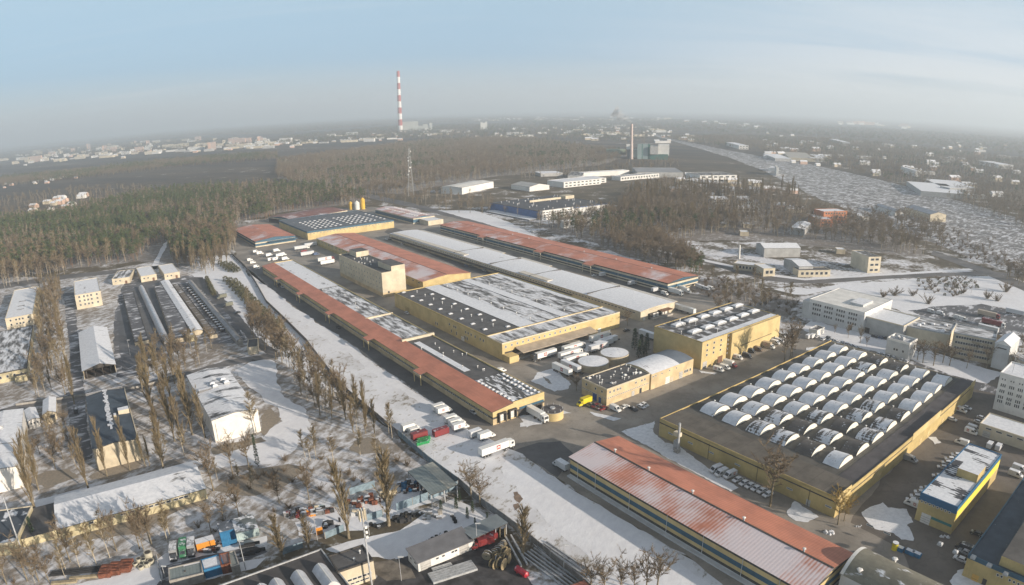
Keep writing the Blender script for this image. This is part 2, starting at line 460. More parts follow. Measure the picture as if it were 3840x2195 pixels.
# shade laid as darker asphalt along the long hall and by the white-roofed hall
sheet('yard', [(925, 1000), (1060, 1118), (1180, 1203), (1316, 1289), (1470, 1403), (1642, 1519), (1735, 1590), (1850, 1600), (1700, 1490), (1500, 1370), (1300, 1240), (1100, 1100), (985, 1005)], 0.03, M_SHADE_ROAD, 0.6, 4.0)
sheet('yard', [(1440, 870), (1560, 925), (1760, 1025), (1860, 1030), (1700, 950), (1560, 880), (1470, 850)], 0.03, M_SHADE_ROAD, 0.6, 4.0)
sheet('yard', [(1660, 850), (1900, 935), (2200, 1020), (2480, 1130), (2520, 1100), (2250, 1010), (2000, 935), (1800, 880), (1700, 840)], 0.03, M_SHADE_ROAD, 0.6, 4.0)
sheet('yard', [(2090, 1790), (2150, 1700), (2100, 1655), (2020, 1660), (1925, 1690), (2017, 1742)], 0.03, M_SHADE_ROAD, 0.4, 3.0)  # cast shadow of the near red hall's gable, laid as a dark sheet
sheet('yard', [(3190, 1960), (3300, 1800), (3520, 1560), (3700, 1400), (3860, 1430), (4100, 1900), (4100, 2230), (3420, 2230), (3380, 2060)], 0.03, asphalt('asphalt_brown', (0.150, 0.132, 0.115), 0.04), 0.8, 4.0)
sheet('yard', [(3131, 1292), (3420, 1356), (3640, 1424), (3840, 1490), (3960, 1560), (3700, 1470), (3560, 1440), (3300, 1375), (3100, 1320)], 0.04, M_YARD_SNOW, 0.5, 3.0)

# snow strip between the fence and the asphalt, smoother towards the near end
FENCE = [(869, 955), (919, 1003), (960, 1065), (999, 1136), (1065, 1199), (1150, 1284), (1230, 1390), (1306, 1476), (1414, 1566), (1494, 1634), (1607, 1733), (1720, 1816), (1801, 1890), (1891, 1955), (1992, 2031), (2142, 2156), (2240, 2240)]
sheet('field', FENCE+[(2760, 2240), (2600, 2103), (2480, 2034), (2369, 1967), (2276, 1913), (2190, 1863), (2080, 1788), (2052, 1776), (2017, 1746), (1960, 1703), (1902, 1681), (1830, 1643), (1761, 1616), (1700, 1568), (1642, 1524), (1470, 1407), (1376, 1342), (1316, 1293), (1180, 1207), (1060, 1122), (960, 1036), (905, 1000)], 0.05, M_FIELD, 0.5, 3.0)
sheet('field', [(2000, 1765), (2060, 1800), (2276, 1925), (2480, 2046), (2730, 2240), (2420, 2240), (2200, 2080), (2050, 1960), (1960, 1880), (1880, 1760), (1900, 1720)], 0.07, M_MEADOW, 1.5, 4.0)
sheet('field', [(985, 1150), (960, 1060), (1000, 1070), (1120, 1165), (1290, 1280), (1440, 1395), (1610, 1510), (1640, 1530), (1570, 1510), (1400, 1400), (1250, 1290), (1120, 1200)], 0.07, M_MEADOW, 1.2, 4.0)

# barracks side (left): snow, leaf litter, roads and the parade yard
sheet('field', [(700, 960), (869, 957), (919, 1005), (999, 1138), (1065, 1201), (1150, 1286), (1306, 1478), (1150, 1440), (1000, 1300), (870, 1120), (760, 1010)], 0.04, M_MEADOW, 1.5, 4.0)
sheet('field', [(0, 1040), (250, 1040), (700, 960), (800, 990), (1000, 1300), (1200, 1420), (1494, 1636), (1607, 1735), (1600, 1800), (1300, 1980), (900, 2120), (300, 2240), (-200, 2240), (-160, 1600), (-60, 1200)], 0.015, M_LITTER, 2.0, 6.0)
sheet('yard', [(470, 1050), (600, 1035), (730, 1035), (800, 1080), (880, 1200), (930, 1285), (760, 1290), (700, 1305), (610, 1345), (515, 1410), (440, 1420), (425, 1250), (440, 1130)], 0.04, M_YARD_SNOW, 0.8, 4.0)
sheet('yard', [(440, 1180), (520, 1050), (590, 1050), (690, 1240), (600, 1330), (460, 1390)], 0.05, asphalt('asphalt_blue', (0.115, 0.118, 0.128), 0.22), 0.8, 4.0)
sheet('road', [(235, 1100), (278, 1100), (300, 1300), (320, 1500), (345, 1720), (285, 1740), (250, 1500), (262, 1300)], 0.05, M_YARD_SNOW, 0.5, 3.0)
sheet('road', [(-60, 1560), (100, 1505), (300, 1478), (520, 1440), (700, 1395), (860, 1350), (1060, 1320), (1060, 1338), (860, 1372), (700, 1418), (520, 1465), (300, 1502), (110, 1530), (-60, 1590)], 0.06, M_ROAD, 0.4, 3.0)
sheet('road', [(120, 1880), (320, 1830), (520, 1790), (690, 1745), (770, 1712), (768, 1737), (700, 1765), (540, 1815), (340, 1862), (132, 1912)], 0.06, M_MEADOW, 0.4, 3.0)
sheet('road', [(690, 1040), (760, 1040), (870, 1150), (960, 1260), (1060, 1330), (1010, 1335), (930, 1270), (830, 1150)], 0.055, M_SHADE_ROAD, 0.4, 3.0)
sheet('path', [(560, 1010), (590, 960), (612, 915), (628, 905), (620, 935), (600, 975), (585, 1012)], 0.05, M_MEADOW, 0.5, 4.0)
sheet('road', [(-60, 1075), (250, 1030), (560, 1000), (720, 985), (720, 996), (560, 1013), (250, 1046), (-60, 1095)], 0.05, M_ROAD, 0.6, 4.0)
sheet('field', [(770, 1010), (850, 1090), (940, 1200), (985, 1260), (960, 1285), (870, 1180), (790, 1090), (720, 1030)], 0.05, M_MEADOW, 0.6, 4.0)
sheet('field', [(950, 1350), (1030, 1355), (1060, 1480), (1140, 1530), (1170, 1610), (1090, 1700), (1020, 1740), (800, 1755), (770, 1720), (980, 1640), (1060, 1580), (1020, 1520), (930, 1450), (880, 1390)], 0.06, M_MEADOW, 1.0, 3.0)
sheet('field', [(985, 1645), (1055, 1570), (1010, 1530), (980, 1560), (975, 1620)], 0.07, M_BROWN, 0.5, 2.0)
sheet('field', [(795, 1680), (980, 1640), (1000, 1655), (880, 1690), (800, 1705)], 0.07, M_BROWN, 0.5, 2.0)
sheet('field', [(800, 1840), (870, 1790), (960, 1760), (1080, 1740), (1150, 1760), (1060, 1830), (960, 1860), (850, 1850)], 0.06, M_BROWN, 1.0, 3.0)
sheet('field', [(380, 1945), (700, 1870), (790, 1850), (770, 1880), (640, 1930), (560, 1990), (300, 2030), (220, 2050)], 0.06, M_BROWN, 1.0, 3.0)
sheet('field', [(1310, 1690), (1330, 1655), (1380, 1640), (1420, 1650), (1460, 1680), (1420, 1700), (1350, 1705)], 0.07, M_BROWN, 0.6, 2.0)
sheet('field', [(100, 1800), (170, 1770), (260, 1760), (300, 1790), (180, 1830)], 0.07, M_BROWN, 0.6, 2.0)
sheet('field', [(330, 1790), (420, 1745), (540, 1720), (520, 1760), (400, 1800)], 0.07, M_BROWN, 0.6, 2.0)

# scrap yard and depots along the bottom edge
sheet('yard', [(590, 2100), (620, 2075), (830, 2050), (1000, 2010), (1000, 2040), (900, 2080), (800, 2120), (1000, 2090), (960, 2130), (700, 2195), (300, 2240), (120, 2240), (330, 2180), (480, 2150)], 0.07, M_MEADOW, 0.3, 2.0)
sheet('yard', [(600, 2130), (760, 2085), (960, 2050), (1005, 2070), (900, 2110), (760, 2150), (660, 2190), (600, 2240), (560, 2240), (610, 2170)], 0.08, M_YARD_SNOW, 0.3, 2.0)
sheet('yard', [(1400, 2010), (1500, 1990), (1640, 1900), (1700, 1870), (1830, 1935), (1900, 1980), (1660, 2060), (1560, 2080), (1480, 2100), (1420, 2090), (1240, 2070), (1220, 2060), (1360, 2020)], 0.07, M_MEADOW, 0.4, 2.0)
sheet('yard', [(1400, 2240), (1420, 2110), (1530, 2085), (1600, 2120), (1760, 2060), (1890, 2030), (1940, 2110), (2030, 2240)], 0.06, plain('yard_dark', (0.075, 0.072, 0.075), 0.35, 0.25), 0.6, 2.0)
sheet('yard', [(1390, 2110), (1480, 2095), (1540, 2130), (1560, 2170), (1450, 2180), (1400, 2150)], 0.075, plain('yard_sand', (0.20, 0.175, 0.145), 0.3, 0.3), 0.4, 2.0)
sheet('yard', [(1105, 1960), (1500, 1850), (1600, 1790), (1680, 1860), (1500, 1930), (1360, 1990), (1120, 2010)], 0.065, M_MEADOW, 0.5, 2.0)

# bare soil and sand heap spots on the snow strip
sheet('field', [(1925, 1847), (1940, 1845), (1962, 1872), (1948, 1888), (1930, 1875)], 0.09, plain('bare_earth', (0.25, 0.185, 0.14), 0.2, 0.5), 0.3, 1.0)
sheet('field', [(1925, 1893), (1945, 1888), (1950, 1903), (1930, 1916)], 0.09, plain('bare_earth_b', (0.25, 0.185, 0.14), 0.2, 0.5), 0.3, 1.0)

# snow left on the asphalt
M_SLUSH = snowy('slush', (0.15, 0.145, 0.14), 0.80, 0.5, (1, 1), 0.05)
M_TYRE = None
for i, pts in enumerate([
    [(1950, 1588), (2080, 1548), (2110, 1540), (2145, 1550), (2120, 1552), (2060, 1572), (2030, 1592), (1950, 1602)],
    [(1940, 1560), (2000, 1556), (2010, 1590), (1975, 1605), (1960, 1580)],
    [(2030, 1395), (2080, 1380), (2140, 1440), (2130, 1460), (2090, 1465), (2050, 1420), (2010, 1400)],
    [(2210, 1545), (2330, 1570), (2300, 1580), (2230, 1560)],
    [(2330, 1620), (2430, 1590), (2455, 1580), (2450, 1620), (2560, 1720), (2640, 1765), (2690, 1790), (2640, 1790), (2560, 1750), (2440, 1680), (2380, 1650)],
    [(2460, 1655), (2540, 1670), (2660, 1760), (2770, 1830), (2740, 1845), (2640, 1790), (2540, 1730)],
    [(3230, 1922), (3310, 1885), (3330, 1905), (3400, 1910), (3425, 1960), (3400, 1970), (3420, 2000), (3425, 2030), (3380, 2025), (3350, 2000), (3280, 1985), (3250, 1955)],
    [(3590, 2140), (3640, 2130), (3700, 2180), (3800, 2230), (3600, 2230), (3560, 2180)],
    [(2950, 1925), (2980, 1880), (3070, 1940), (3030, 1960), (2985, 1955)],
    [(2620, 1390), (2690, 1400), (2680, 1406), (2630, 1400)],
    [(1990, 1430), (2020, 1400), (2060, 1440), (2100, 1440), (2110, 1455), (2080, 1470)],
    [(3480, 1640), (3510, 1640), (3530, 1660), (3505, 1668)],
    [(2120, 1200), (2240, 1190), (2290, 1230), (2280, 1310), (2200, 1320), (2130, 1280)],
    [(3025, 1305), (3090, 1300), (3080, 1312), (3020, 1316)]]):
    sheet('snow', pts, 0.085+0.004*i, M_SLUSH, 0.35, 1.2)
# clean snow round the office block on the right
sheet('field', [(3000, 1235), (3040, 1205), (3330, 1270), (3560, 1340), (3760, 1400), (3700, 1440), (3560, 1405), (3420, 1350), (3290, 1320), (3140, 1290), (3080, 1270)], 0.07, M_MEADOW, 0.8, 3.0)
sheet('field', [(2900, 1085), (3080, 1080), (3250, 1060), (3420, 1045), (3560, 1040), (3720, 1035), (3840, 1075), (4100, 1130), (4100, 1200), (3700, 1145), (3500, 1170), (3420, 1180), (3250, 1120), (3100, 1090), (2980, 1105)], 0.04, M_MEADOW, 3.0, 6.0)
sheet('yard', [(3405, 1165), (3500, 1150), (3680, 1140), (3860, 1180), (4100, 1250), (4100, 1330), (3800, 1270), (3620, 1225), (3480, 1190)], 0.06, M_YARD_SNOW, 1.0, 4.0)
# roads on the right
sheet('road', [(2440, 935), (2560, 950), (2640, 968), (2760, 1000), (2900, 1036), (3010, 1050), (3170, 1040), (3400, 1030), (3600, 1022), (3700, 1018), (4050, 1040), (4050, 1055), (3700, 1032), (3550, 1036), (3300, 1048), (3100, 1063), (2960, 1062), (2870, 1052), (2750, 1020), (2640, 985), (2560, 966), (2440, 950)], 0.06, M_ROAD, 0.5, 6.0)
sheet('road', [(3500, 940), (3700, 1008), (3840, 1060), (4050, 1130), (4050, 1160), (3840, 1092), (3690, 1028), (3490, 955)], 0.07, M_ROAD, 0.5, 6.0)
sheet('road', [(2440, 930), (2900, 1030), (3020, 1045), (3660, 1006), (3660, 1014), (3020, 1052), (2900, 1038), (2440, 937)], 0.065, M_MEADOW, 0.4, 6.0)
sheet('road', [(1250, 695), (1420, 735), (1560, 765), (1800, 830), (1900, 850), (1900, 862), (1780, 838), (1550, 780), (1420, 752), (1250, 705)], 0.05, M_ROAD, 0.5, 6.0)
sheet('field', [(1640, 790), (1780, 790), (1900, 830), (1990, 875), (2060, 905), (1900, 862), (1760, 822)], 0.07, M_MEADOW, 1.0, 6.0)
sheet('yard', [(2640, 1175), (2760, 1130), (2900, 1160), (2990, 1215), (2930, 1260), (2880, 1250), (2780, 1180)], 0.04, M_LITTER, 1.0, 4.0)

# railway yard: ballast strip and the tracks
RT = [(2400, 490), (2550, 527), (2714, 561), (2900, 596), (3015, 612), (3170, 645), (3317, 680), (3480, 720), (3840, 826), (4050, 890)]
RB = [(2410, 498), (2560, 540), (2714, 585), (2860, 640), (2960, 690), (3070, 745), (3200, 800), (3360, 860), (3560, 935), (3840, 1040), (4050, 1100)]
sheet('railway', RT+RB[::-1], 0.05, M_RAILBED, 3.0, 12.0)
def along(poly, n):
    P = [G(*p).to_2d() for p in poly]; D = [0]
    for a, b in zip(P, P[1:]): D.append(D[-1]+(b-a).length)
    out = []
    for i in range(n):
        t = D[-1]*i/(n-1); j = max(k for k in range(len(D)-1) if D[k] <= t+1e-6)
        out.append(P[j].lerp(P[j+1], (t-D[j])/max(D[j+1]-D[j], 1e-6)))
    return out
A_, B_ = along(RT, 40), along(RB, 40)
for i, fr in enumerate((0.04, 0.10, 0.17, 0.24, 0.30, 0.37, 0.46, 0.58)):
    C_ = [a.lerp(b, fr+0.01*math.sin(k*0.2+i)) for k, (a, b) in enumerate(zip(A_, B_))]
    mb = MB(); wd = 1.5
    for a, b in zip(C_, C_[1:]):
        nn = Vector((-(b-a).y, (b-a).x)).normalized()
        for s in (-wd, wd-0.5):
            p = [a+nn*s, a+nn*(s+0.5), b+nn*(s+0.5), b+nn*s]
            mb.add([(q.x, q.y, 0.25) for q in p], [(0, 1, 2, 3)])
    ob = mb.build('railway_track', M_RAIL); ob['kind'] = 'structure'

M_WOODF = tracked_snow('wood_floor', 1.15, 0.4, 0.6, (0.125, 0.095, 0.065))
for pp, z in ((((1330, 562), (1500, 540), (1560, 520), (1640, 500), (1900, 480), (2010, 520), (2200, 560), (2310, 640), (2210, 632), (1950, 600), (1760, 600), (1640, 605), (1740, 650), (1640, 655), (1560, 640), (1460, 600)), 0.03), (((-40, 560), (230, 520), (480, 478), (850, 482), (925, 500), (690, 530), (600, 552), (590, 600), (520, 655), (430, 655), (340, 650), (180, 668), (-40, 700)), 0.03), (((690, 445), (780, 392), (1060, 356), (1330, 350), (1570, 388), (1490, 412), (1230, 440), (1000, 482), (850, 478)), 0.03), (((1700, 695), (1800, 690), (1990, 750), (1960, 790), (1860, 770), (1760, 740)), 0.045)):
    sheet('field', [o(*p) for p in pp], z, M_WOODF, 5.0, 14.0)
# ------------------------------------------------------------------ buildings
YEL = (0.58, 0.455, 0.225); YEL2 = (0.50, 0.385, 0.17); CREAM = (0.60, 0.53, 0.40); BEIGE = (0.58, 0.46, 0.28); WHT = (0.74, 0.73, 0.70)
M_YEL = plain('yellow_render', YEL, 0.12, 0.15, streak=True)
M_YEL2 = plain('ochre_render', YEL2, 0.14, 0.15, streak=True)
M_CREAM = plain('cream_render', CREAM, 0.12, 0.15, streak=True)
M_BEIGE = plain('beige_render', BEIGE, 0.14, 0.2, streak=True)
M_STUCCO = plain('sandy_render', (0.52, 0.45, 0.33), 0.16, 0.2, streak=True)
M_WHITE = plain('white_render', WHT, 0.10, 0.2, streak=True)
M_GREY = plain('grey_render', (0.42, 0.42, 0.41), 0.12, 0.2, streak=True)
M_PALEG = plain('pale_grey_render', (0.56, 0.57, 0.57), 0.10, 0.2, streak=True)
M_CONC = plain('concrete', (0.36, 0.34, 0.31), 0.2, 0.4, streak=True)
M_BLUE = plain('blue_band', (0.045, 0.115, 0.175), 0.15, 0.3, 0.5)
M_BLUE2 = plain('blue_fascia', (0.03, 0.13, 0.26), 0.12, 0.3, 0.5)
M_BLUEW = plain('blue_cladding', (0.06, 0.13, 0.30), 0.15, 0.3, 0.6)
M_DARK = plain('dark_trim', (0.075, 0.068, 0.062), 0.2, 0.6)
M_GLASS = plain('window_glass', (0.045, 0.052, 0.062), 0.25, 1.0, 0.25, 0.5)
M_GLASS2 = plain('pale_glass', (0.20, 0.23, 0.26), 0.2, 1.0, 0.3, 0.5)
M_FRAME = plain('window_frame', (0.62, 0.61, 0.58), 0.06, 1.0)
M_STEEL = plain('galvanised_steel', (0.42, 0.43, 0.44), 0.15, 1.0, 0.5, 0.5)
M_DOOR = plain('grey_door', (0.45, 0.44, 0.42), 0.1, 1.0, 0.6)
M_DOORW = plain('white_door', (0.72, 0.70, 0.66), 0.08, 1.0, 0.6)
M_DOORB = plain('blue_door', (0.04, 0.10, 0.32), 0.1, 1.0, 0.6)
M_DOORBR = plain('brown_door', (0.19, 0.10, 0.06), 0.1, 1.0, 0.6)
RED = (0.52, 0.205, 0.130)
M_REDROOF = metal_roof('red_sheet_roof', RED, 0.0, 0.9, 'Y')
M_REDROOFX = metal_roof('red_sheet_roof_x', RED, 0.0, 0.9, 'X')
M_REDDUST = metal_roof('red_sheet_frosted', RED, 0.60, 1.1, 'Y')
M_REDDUST2 = metal_roof('red_sheet_part_frosted', RED, 0.22, 0.9, 'Y')
M_REDPINK = metal_roof('red_sheet_hoar', RED, 0.45, 0.9, 'Y')
M_MAROON = metal_roof('maroon_sheet', (0.22, 0.10, 0.08), 0.15, 0.9, 'Y')
M_FELT = snowy('roof_felt', (0.105, 0.103, 0.104), 0.05, 0.3, seams=5.0, soft=0.03)
M_FELT1 = snowy('roof_felt_dusted', (0.110, 0.108, 0.108), 0.34, 0.22, (1.3, 0.7), seams=6.0, soft=0.10, detail=9)
M_FELT2 = snowy('roof_felt_streaked', (0.110, 0.108, 0.108), 0.50, 0.16, (2.1, 0.5), seams=7.0, soft=0.11, detail=10)
M_FELT3 = snowy('roof_felt_snowed', (0.110, 0.108, 0.108), 0.76, 0.12, (1.4, 0.7), soft=0.10, detail=9)
M_FELTB = snowy('roof_felt_brown', (0.125, 0.112, 0.095), 0.02, 0.3, seams=6.0, soft=0.03)
M_FELTBL = snowy('roof_felt_blue', (0.060, 0.080, 0.105), 0.16, 0.5, soft=0.03, detail=9)
M_SNOWROOF = snowy('roof_snow', (0.16, 0.16, 0.165), 1.02, 0.10, (1, 1), soft=0.06, detail=8)
M_SNOWRIB = snowy('roof_snow_ribbed', (0.15, 0.145, 0.14), 0.72, 0.22, (0.35, 1.5), 0.05, ribs=1.2, ribaxis='Y', detail=8)
M_SNOWMELT = snowy('roof_snow_melting', (0.085, 0.090, 0.100), 0.62, 0.13, (0.5, 1.7), soft=0.03, detail=9, ribs=1.0, ribaxis='Y', ribdepth=0.4)

WMESH = {}
def win_mesh(w_, h_, fr=0.12, glass=M_GLASS, frame_m=M_FRAME, mull=0):
    key = (round(w_, 2), round(h_, 2), glass.name, frame_m.name, mull)
    if key not in WMESH:
        mb = MB()                                             # frame bars, standing 6 cm proud; x along the wall, y outward
        a, b = w_/2, h_/2
        for x0, x1, z0, z1 in ((-a, -a+fr, -b, b), (a-fr, a, -b, b), (-a+fr, a-fr, b-fr, b), (-a+fr, a-fr, -b, -b+fr)):
            mb.box(x0, x1, -0.02, 0.07, z0, z1, 0)
        for i in range(mull):
            x = -a+w_*(i+1)/(mull+1); mb.box(x-fr/2, x+fr/2, -0.02, 0.065, -b+fr, b-fr, 0)
        mb.box(-a+fr, a-fr, -0.02, 0.035, -b+fr, b-fr, 1)
        WMESH[key] = mb.mesh('window', [frame_m, glass])
    return WMESH[key]

BLDS = []
class Bld:
    def __init__(self, name, label, cat, p0, p1, p2, h, snap=True, ext=(0, 0, 0, 0), group=None, z=0.0, size=None, lead='x'):
        org, ang, Lx, Ly = frame(p0, p1, p2, h, snap, lead)
        if size: Lx, Ly = size[0] or Lx, size[1] or Ly
        c, s = math.cos(ang), math.sin(ang)
        if Ly < 0: org = org+Vector((-s, c, 0))*Ly; Ly = -Ly
        if Lx < 0: org = org+Vector((c, s, 0))*Lx; Lx = -Lx
        org = org-Vector((c, s, 0))*ext[0]-Vector((-s, c, 0))*ext[2]
        self.L, self.W, self.h, self.ang = Lx+ext[0]+ext[1], Ly+ext[2]+ext[3], h, ang
        org.z = z
        self.r = thing(name, label, cat, org, ang, group); self.org = org; BLDS.append(self)
    def world(self, x, y, z=0):
        c, s = math.cos(self.ang), math.sin(self.ang)
        return Vector((self.org.x+c*x-s*y, self.org.y+s*x+c*y, self.org.z+z))
    def local(self, px, py, z):
        g = G(px, py, z+self.org.z); d = g-self.org; c, s = math.cos(self.ang), math.sin(self.ang)
        return (c*d.x+s*d.y, -s*d.x+c*d.y)
    def walls(self, mats, bands=None, name='wall', h=None, x=None, y=None):
        mats = mats if isinstance(mats, list) else [mats]
        mb = MB(); h = h or self.h; x0, x1 = x or (0, self.L); y0, y1 = y or (0, self.W)
        for z0, z1, k in (bands or [(-0.3, h, 0)]): mb.box(x0, x1, y0, y1, z0, z1, k)
        self.w = mb.build(name, mats, self.r); return self
    def flat(self, mat, par=0.35, pm=None, x=None, y=None, z=None, name='roof', t=0.3):
        """flat roof with an upstand round it"""
        x0, x1 = x or (0, self.L); y0, y1 = y or (0, self.W); z = self.h if z is None else z
        mb = MB(); mb.box(x0+t, x1-t, y0+t, y1-t, z-0.2, z+0.02, 0)
        if par:
            e = 0.06
            for a in ((x0-e, x1+e, y0-e, y0+t), (x0-e, x1+e, y1-t, y1+e), (x0-e, x0+t, y0+t, y1-t), (x1-t, x1+e, y0+t, y1-t)):
                mb.box(*a, z-0.25, z+par, 1)
        return mb.build(name, [mat, pm or M_DARK], self.r)
    def gable(self, mats, rise, along='y', over=0.4, gm=None, gh=None, mid=0.5, t=0.22, x=None, y=None, z=None):
        """pitched roof, ridge along x or y; mats = [left slope, right slope, edge]; gable walls filled"""
        x0, x1 = x or (0, self.L); y0, y1 = y or (0, self.W); z = self.h if z is None else z
        mb = MB()
        if along == 'y':
            xm = x0+(x1-x0)*mid; a, b = y0-over, y1+over
            k1, k2 = rise/(xm-x0), rise/(x1-xm); e = over
            A = [(x0-e, z-k1*e), (xm, z+rise), (x1+e, z-k2*e)]
            P = lambda p, yy, dz: (p[0], yy, p[1]+dz)
        else:
            ym = y0+(y1-y0)*mid; a, b = x0-over, x1+over
            k1, k2 = rise/(ym-y0), rise/(y1-ym); e = over
            A = [(y0-e, z-k1*e), (ym, z+rise), (y1+e, z-k2*e)]
            P = lambda p, xx, dz: (xx, p[0], p[1]+dz)
        for i in (0, 1):
            p, q = A[i], A[i+1]
            v = [P(p, a, t), P(q, a, t), P(q, b, t), P(p, b, t), P(p, a, 0), P(q, a, 0), P(q, b, 0), P(p, b, 0)]
            mb.add(v, [(0, 1, 2, 3)], i); mb.add(v, [(4, 7, 6, 5), (0, 4, 5, 1), (2, 6, 7, 3), (0, 3, 7, 4)], 2)
        rf = mb.build('roof', mats, self.r)
        if gm is not None:
            g = MB(); f = 0.04
            if along == 'y': V = [(x0+f, z), (x1-f, z), (xm, z+rise-f)]; pr = lambda c: [(q[0], c, q[1]) for q in V]; ends = ((y0, y0+0.3), (y1-0.3, y1))
            else: V = [(y0+f, z), (y1-f, z), (ym, z+rise-f)]; pr = lambda c: [(c, q[0], q[1]) for q in V]; ends = ((x0, x0+0.3), (x1-0.3, x1))
            for c0, c1 in ends:
                g = MB(); g.add(pr(c0)+pr(c1), [(0, 1, 2), (5, 4, 3), (0, 3, 4, 1), (1, 4, 5, 2), (2, 5, 3, 0)], 0)
                g.build('gable', gm, self.r)
        return rf
    def face(self, f, s, z, off=0.0):
        if f == 'S': return (s, -off, z), 0.0
        if f == 'N': return (self.L-s, self.W+off, z), math.pi
        if f == 'W': return (-off, self.W-s, z), -math.pi/2
        return (self.L+off, s, z), math.pi/2
    def wins(self, f, S_, z, w_, h_, glass=M_GLASS, fm=M_FRAME, mull=0, name='window'):
        me = win_mesh(w_, h_, 0.12, glass, fm, mull)
        for s in S_:
            p, a = self.face(f, s, z)
            # mesh +y points outward: turn by 180 degrees for the face S convention
            ob = link(name, me, self.r, p, a+math.pi)
        return self
    def spread(self, f, n, a=1.5, b=1.5):
        T = self.L if f in 'SN' else self.W
        return [a+(T-a-b)*(i+0.5)/n for i in range(n)]
    def door(self, f, s, w_, h_, m=M_DOOR, name='door', z0=0.0, d=0.08):
        p, a = self.face(f, s, z0+h_/2)
        mb = MB(); mb.box(-w_/2, w_/2, -0.02, d, -h_/2, h_/2, 0)
        for i in range(1, max(2, int(h_/0.8))): mb.box(-w_/2, w_/2, d, d+0.02, -h_/2+i*0.8-0.03, -h_/2+i*0.8+0.03, 1)
        ob = mb.build(name, [m, M_DARK], self.r, p); ob.rotation_euler = (0, 0, a+math.pi); return self
    def blk(self, name, x0, x1, y0, y1, z0, z1, m, top=None, child=None):
        mb = MB(); mb.box(x0, x1, y0, y1, z0, z1, 0, 1 if top else None)
        return mb.build(name, [m, top] if top else m, child or self.r)
    def vents(self, pts, z, name='vent', h=0.9, r=0.35, m=None, cap=True):
        key = (name, h, r)
        if key not in WMESH:
            mb = MB(); mb.cyl((0, 0, -0.1), (0, 0, h), r*0.6, n=6, m=0)
            if cap: mb.cyl((0, 0, h), (0, 0, h+0.25), r*1.2, r*0.7, n=6, m=1)
            WMESH[key] = mb.mesh(name, [m or M_STEEL, M_WHITE])
        for p in pts: link(name, WMESH[key], self.r, (p[0], p[1], z))
    def hoods(self, pts, z, w_=1.6, d_=1.6, h=0.7, m=M_WHITE, name='rooflight'):
        key = (name, w_, d_, h, m.name)
        if key not in WMESH:
            mb = MB(); mb.box(-w_/2, w_/2, -d_/2, d_/2, -0.1, h*0.6, 0)
            mb.add([(-w_/2, -d_/2, h*0.6), (w_/2, -d_/2, h*0.6), (w_/2, d_/2, h*0.6), (-w_/2, d_/2, h*0.6), (-w_/4, -d_/4, h), (w_/4, -d_/4, h), (w_/4, d_/4, h), (-w_/4, d_/4, h)], [(0, 1, 5, 4), (1, 2, 6, 5), (2, 3, 7, 6), (3, 0, 4, 7), (4, 5, 6, 7)], 1)
            WMESH[key] = mb.mesh(name, [M_STEEL, m])
        for p in pts: link(name, WMESH[key], self.r, (p[0], p[1], z))

def r_pts(seed, n, x0, x1, y0, y1):
    r = random.Random(seed); return [(r.uniform(x0, x1), r.uniform(y0, y1)) for _ in range(n)]

# ---- 1 the red hall in the foreground
c1 = kk(2080, 1600)
b = Bld('market_hall', 'long red-roofed hall with yellow and blue bands, frost on its left slope, nearest the camera', 'market hall', (2139, 1715.5), c1(940, 150), (2846, 2118.8), 7.5, ext=(0, 0, 16, 0))
b.walls([M_PALEG, M_DARK, M_YEL, M_BLUE], [(-0.3, 0.9, 0), (0.9, 1.9, 1), (1.9, 3.2, 2), (3.2, 4.9, 3), (4.9, 6.5, 2), (6.5, 7.5, 1)])
b.gable([M_REDDUST, M_REDROOF, M_DARK], 1.6, 'y', 0.5, M_YEL)
mb = MB(); mb.box(b.L/2-0.3, b.L/2+0.3, -0.4, b.W+0.4, b.h+1.75, b.h+1.95); mb.build('ridge_cap', M_DARK, b.r)
b.vents([(b.L/2+0.6, b.W*q) for q in (0.10, 0.32, 0.53, 0.73, 0.90)], b.h+1.5, h=1.3, r=0.5)
for q in (0.09, 0.22, 0.37, 0.52, 0.69, 0.86, 0.955):
    mb = MB(); mb.cyl((-0.25, b.W*q, 0.2), (-0.25, b.W*q, 7.2), 0.09, n=6); mb.build('downpipe', M_PALEG, b.r)
mb = MB(); mb.box(-1.3, -0.02, -0.3, b.W+0.2, -0.2, 0.55); mb.build('loading_ramp', M_PALEG, b.r)
hall1 = b

# ---- 2 the very long low hall with one red slope and a flat felt roof behind it
ca, cb_, cw = kk(1680, 1300), kk(960, 930), kk(860, 780)
b = Bld('market_hall', 'very long low hall with a narrow red roof strip and flat roof with snow patches', 'market hall', ca(668, 985), ca(1465, 745), cb_(175, 262), 5.9)
L_, W_ = b.L, b.W
xr = b.local(*ca(985, 850), 7.2)[0]
b.walls([M_YEL, M_DARK, M_BEIGE, M_BLUE], [(-0.3, 0.5, 2), (0.5, 2.6, 2), (2.6, 3.5, 1), (3.5, 5.9, 0)])
def mono(mb, x0, x1, y0, y1, z0, z1, t=0.25, m=0, em=1):
    v = [(x0, y0, z0+t), (x1, y0, z1+t), (x1, y1, z1+t), (x0, y1, z0+t), (x0, y0, z0), (x1, y0, z1), (x1, y1, z1), (x0, y1, z0)]
    mb.add(v, [(0, 1, 2, 3)], m); mb.add(v, [(4, 7, 6, 5), (0, 4, 5, 1), (1, 5, 6, 2), (2, 6, 7, 3), (3, 7, 4, 0)], em)
mb = MB(); mono(mb, -0.6, xr, -0.3, W_+0.2, 5.95, 7.2); mb.build('red_roof', [M_REDROOF, M_DARK], b.r)
g = MB(); g.add([(0, -0.02, 5.9), (xr, -0.02, 5.9), (xr, -0.02, 7.2), (0, 0.3, 5.9), (xr, 0.3, 5.9), (xr, 0.3, 7.2)], [(0, 1, 2), (5, 4, 3)], 0)
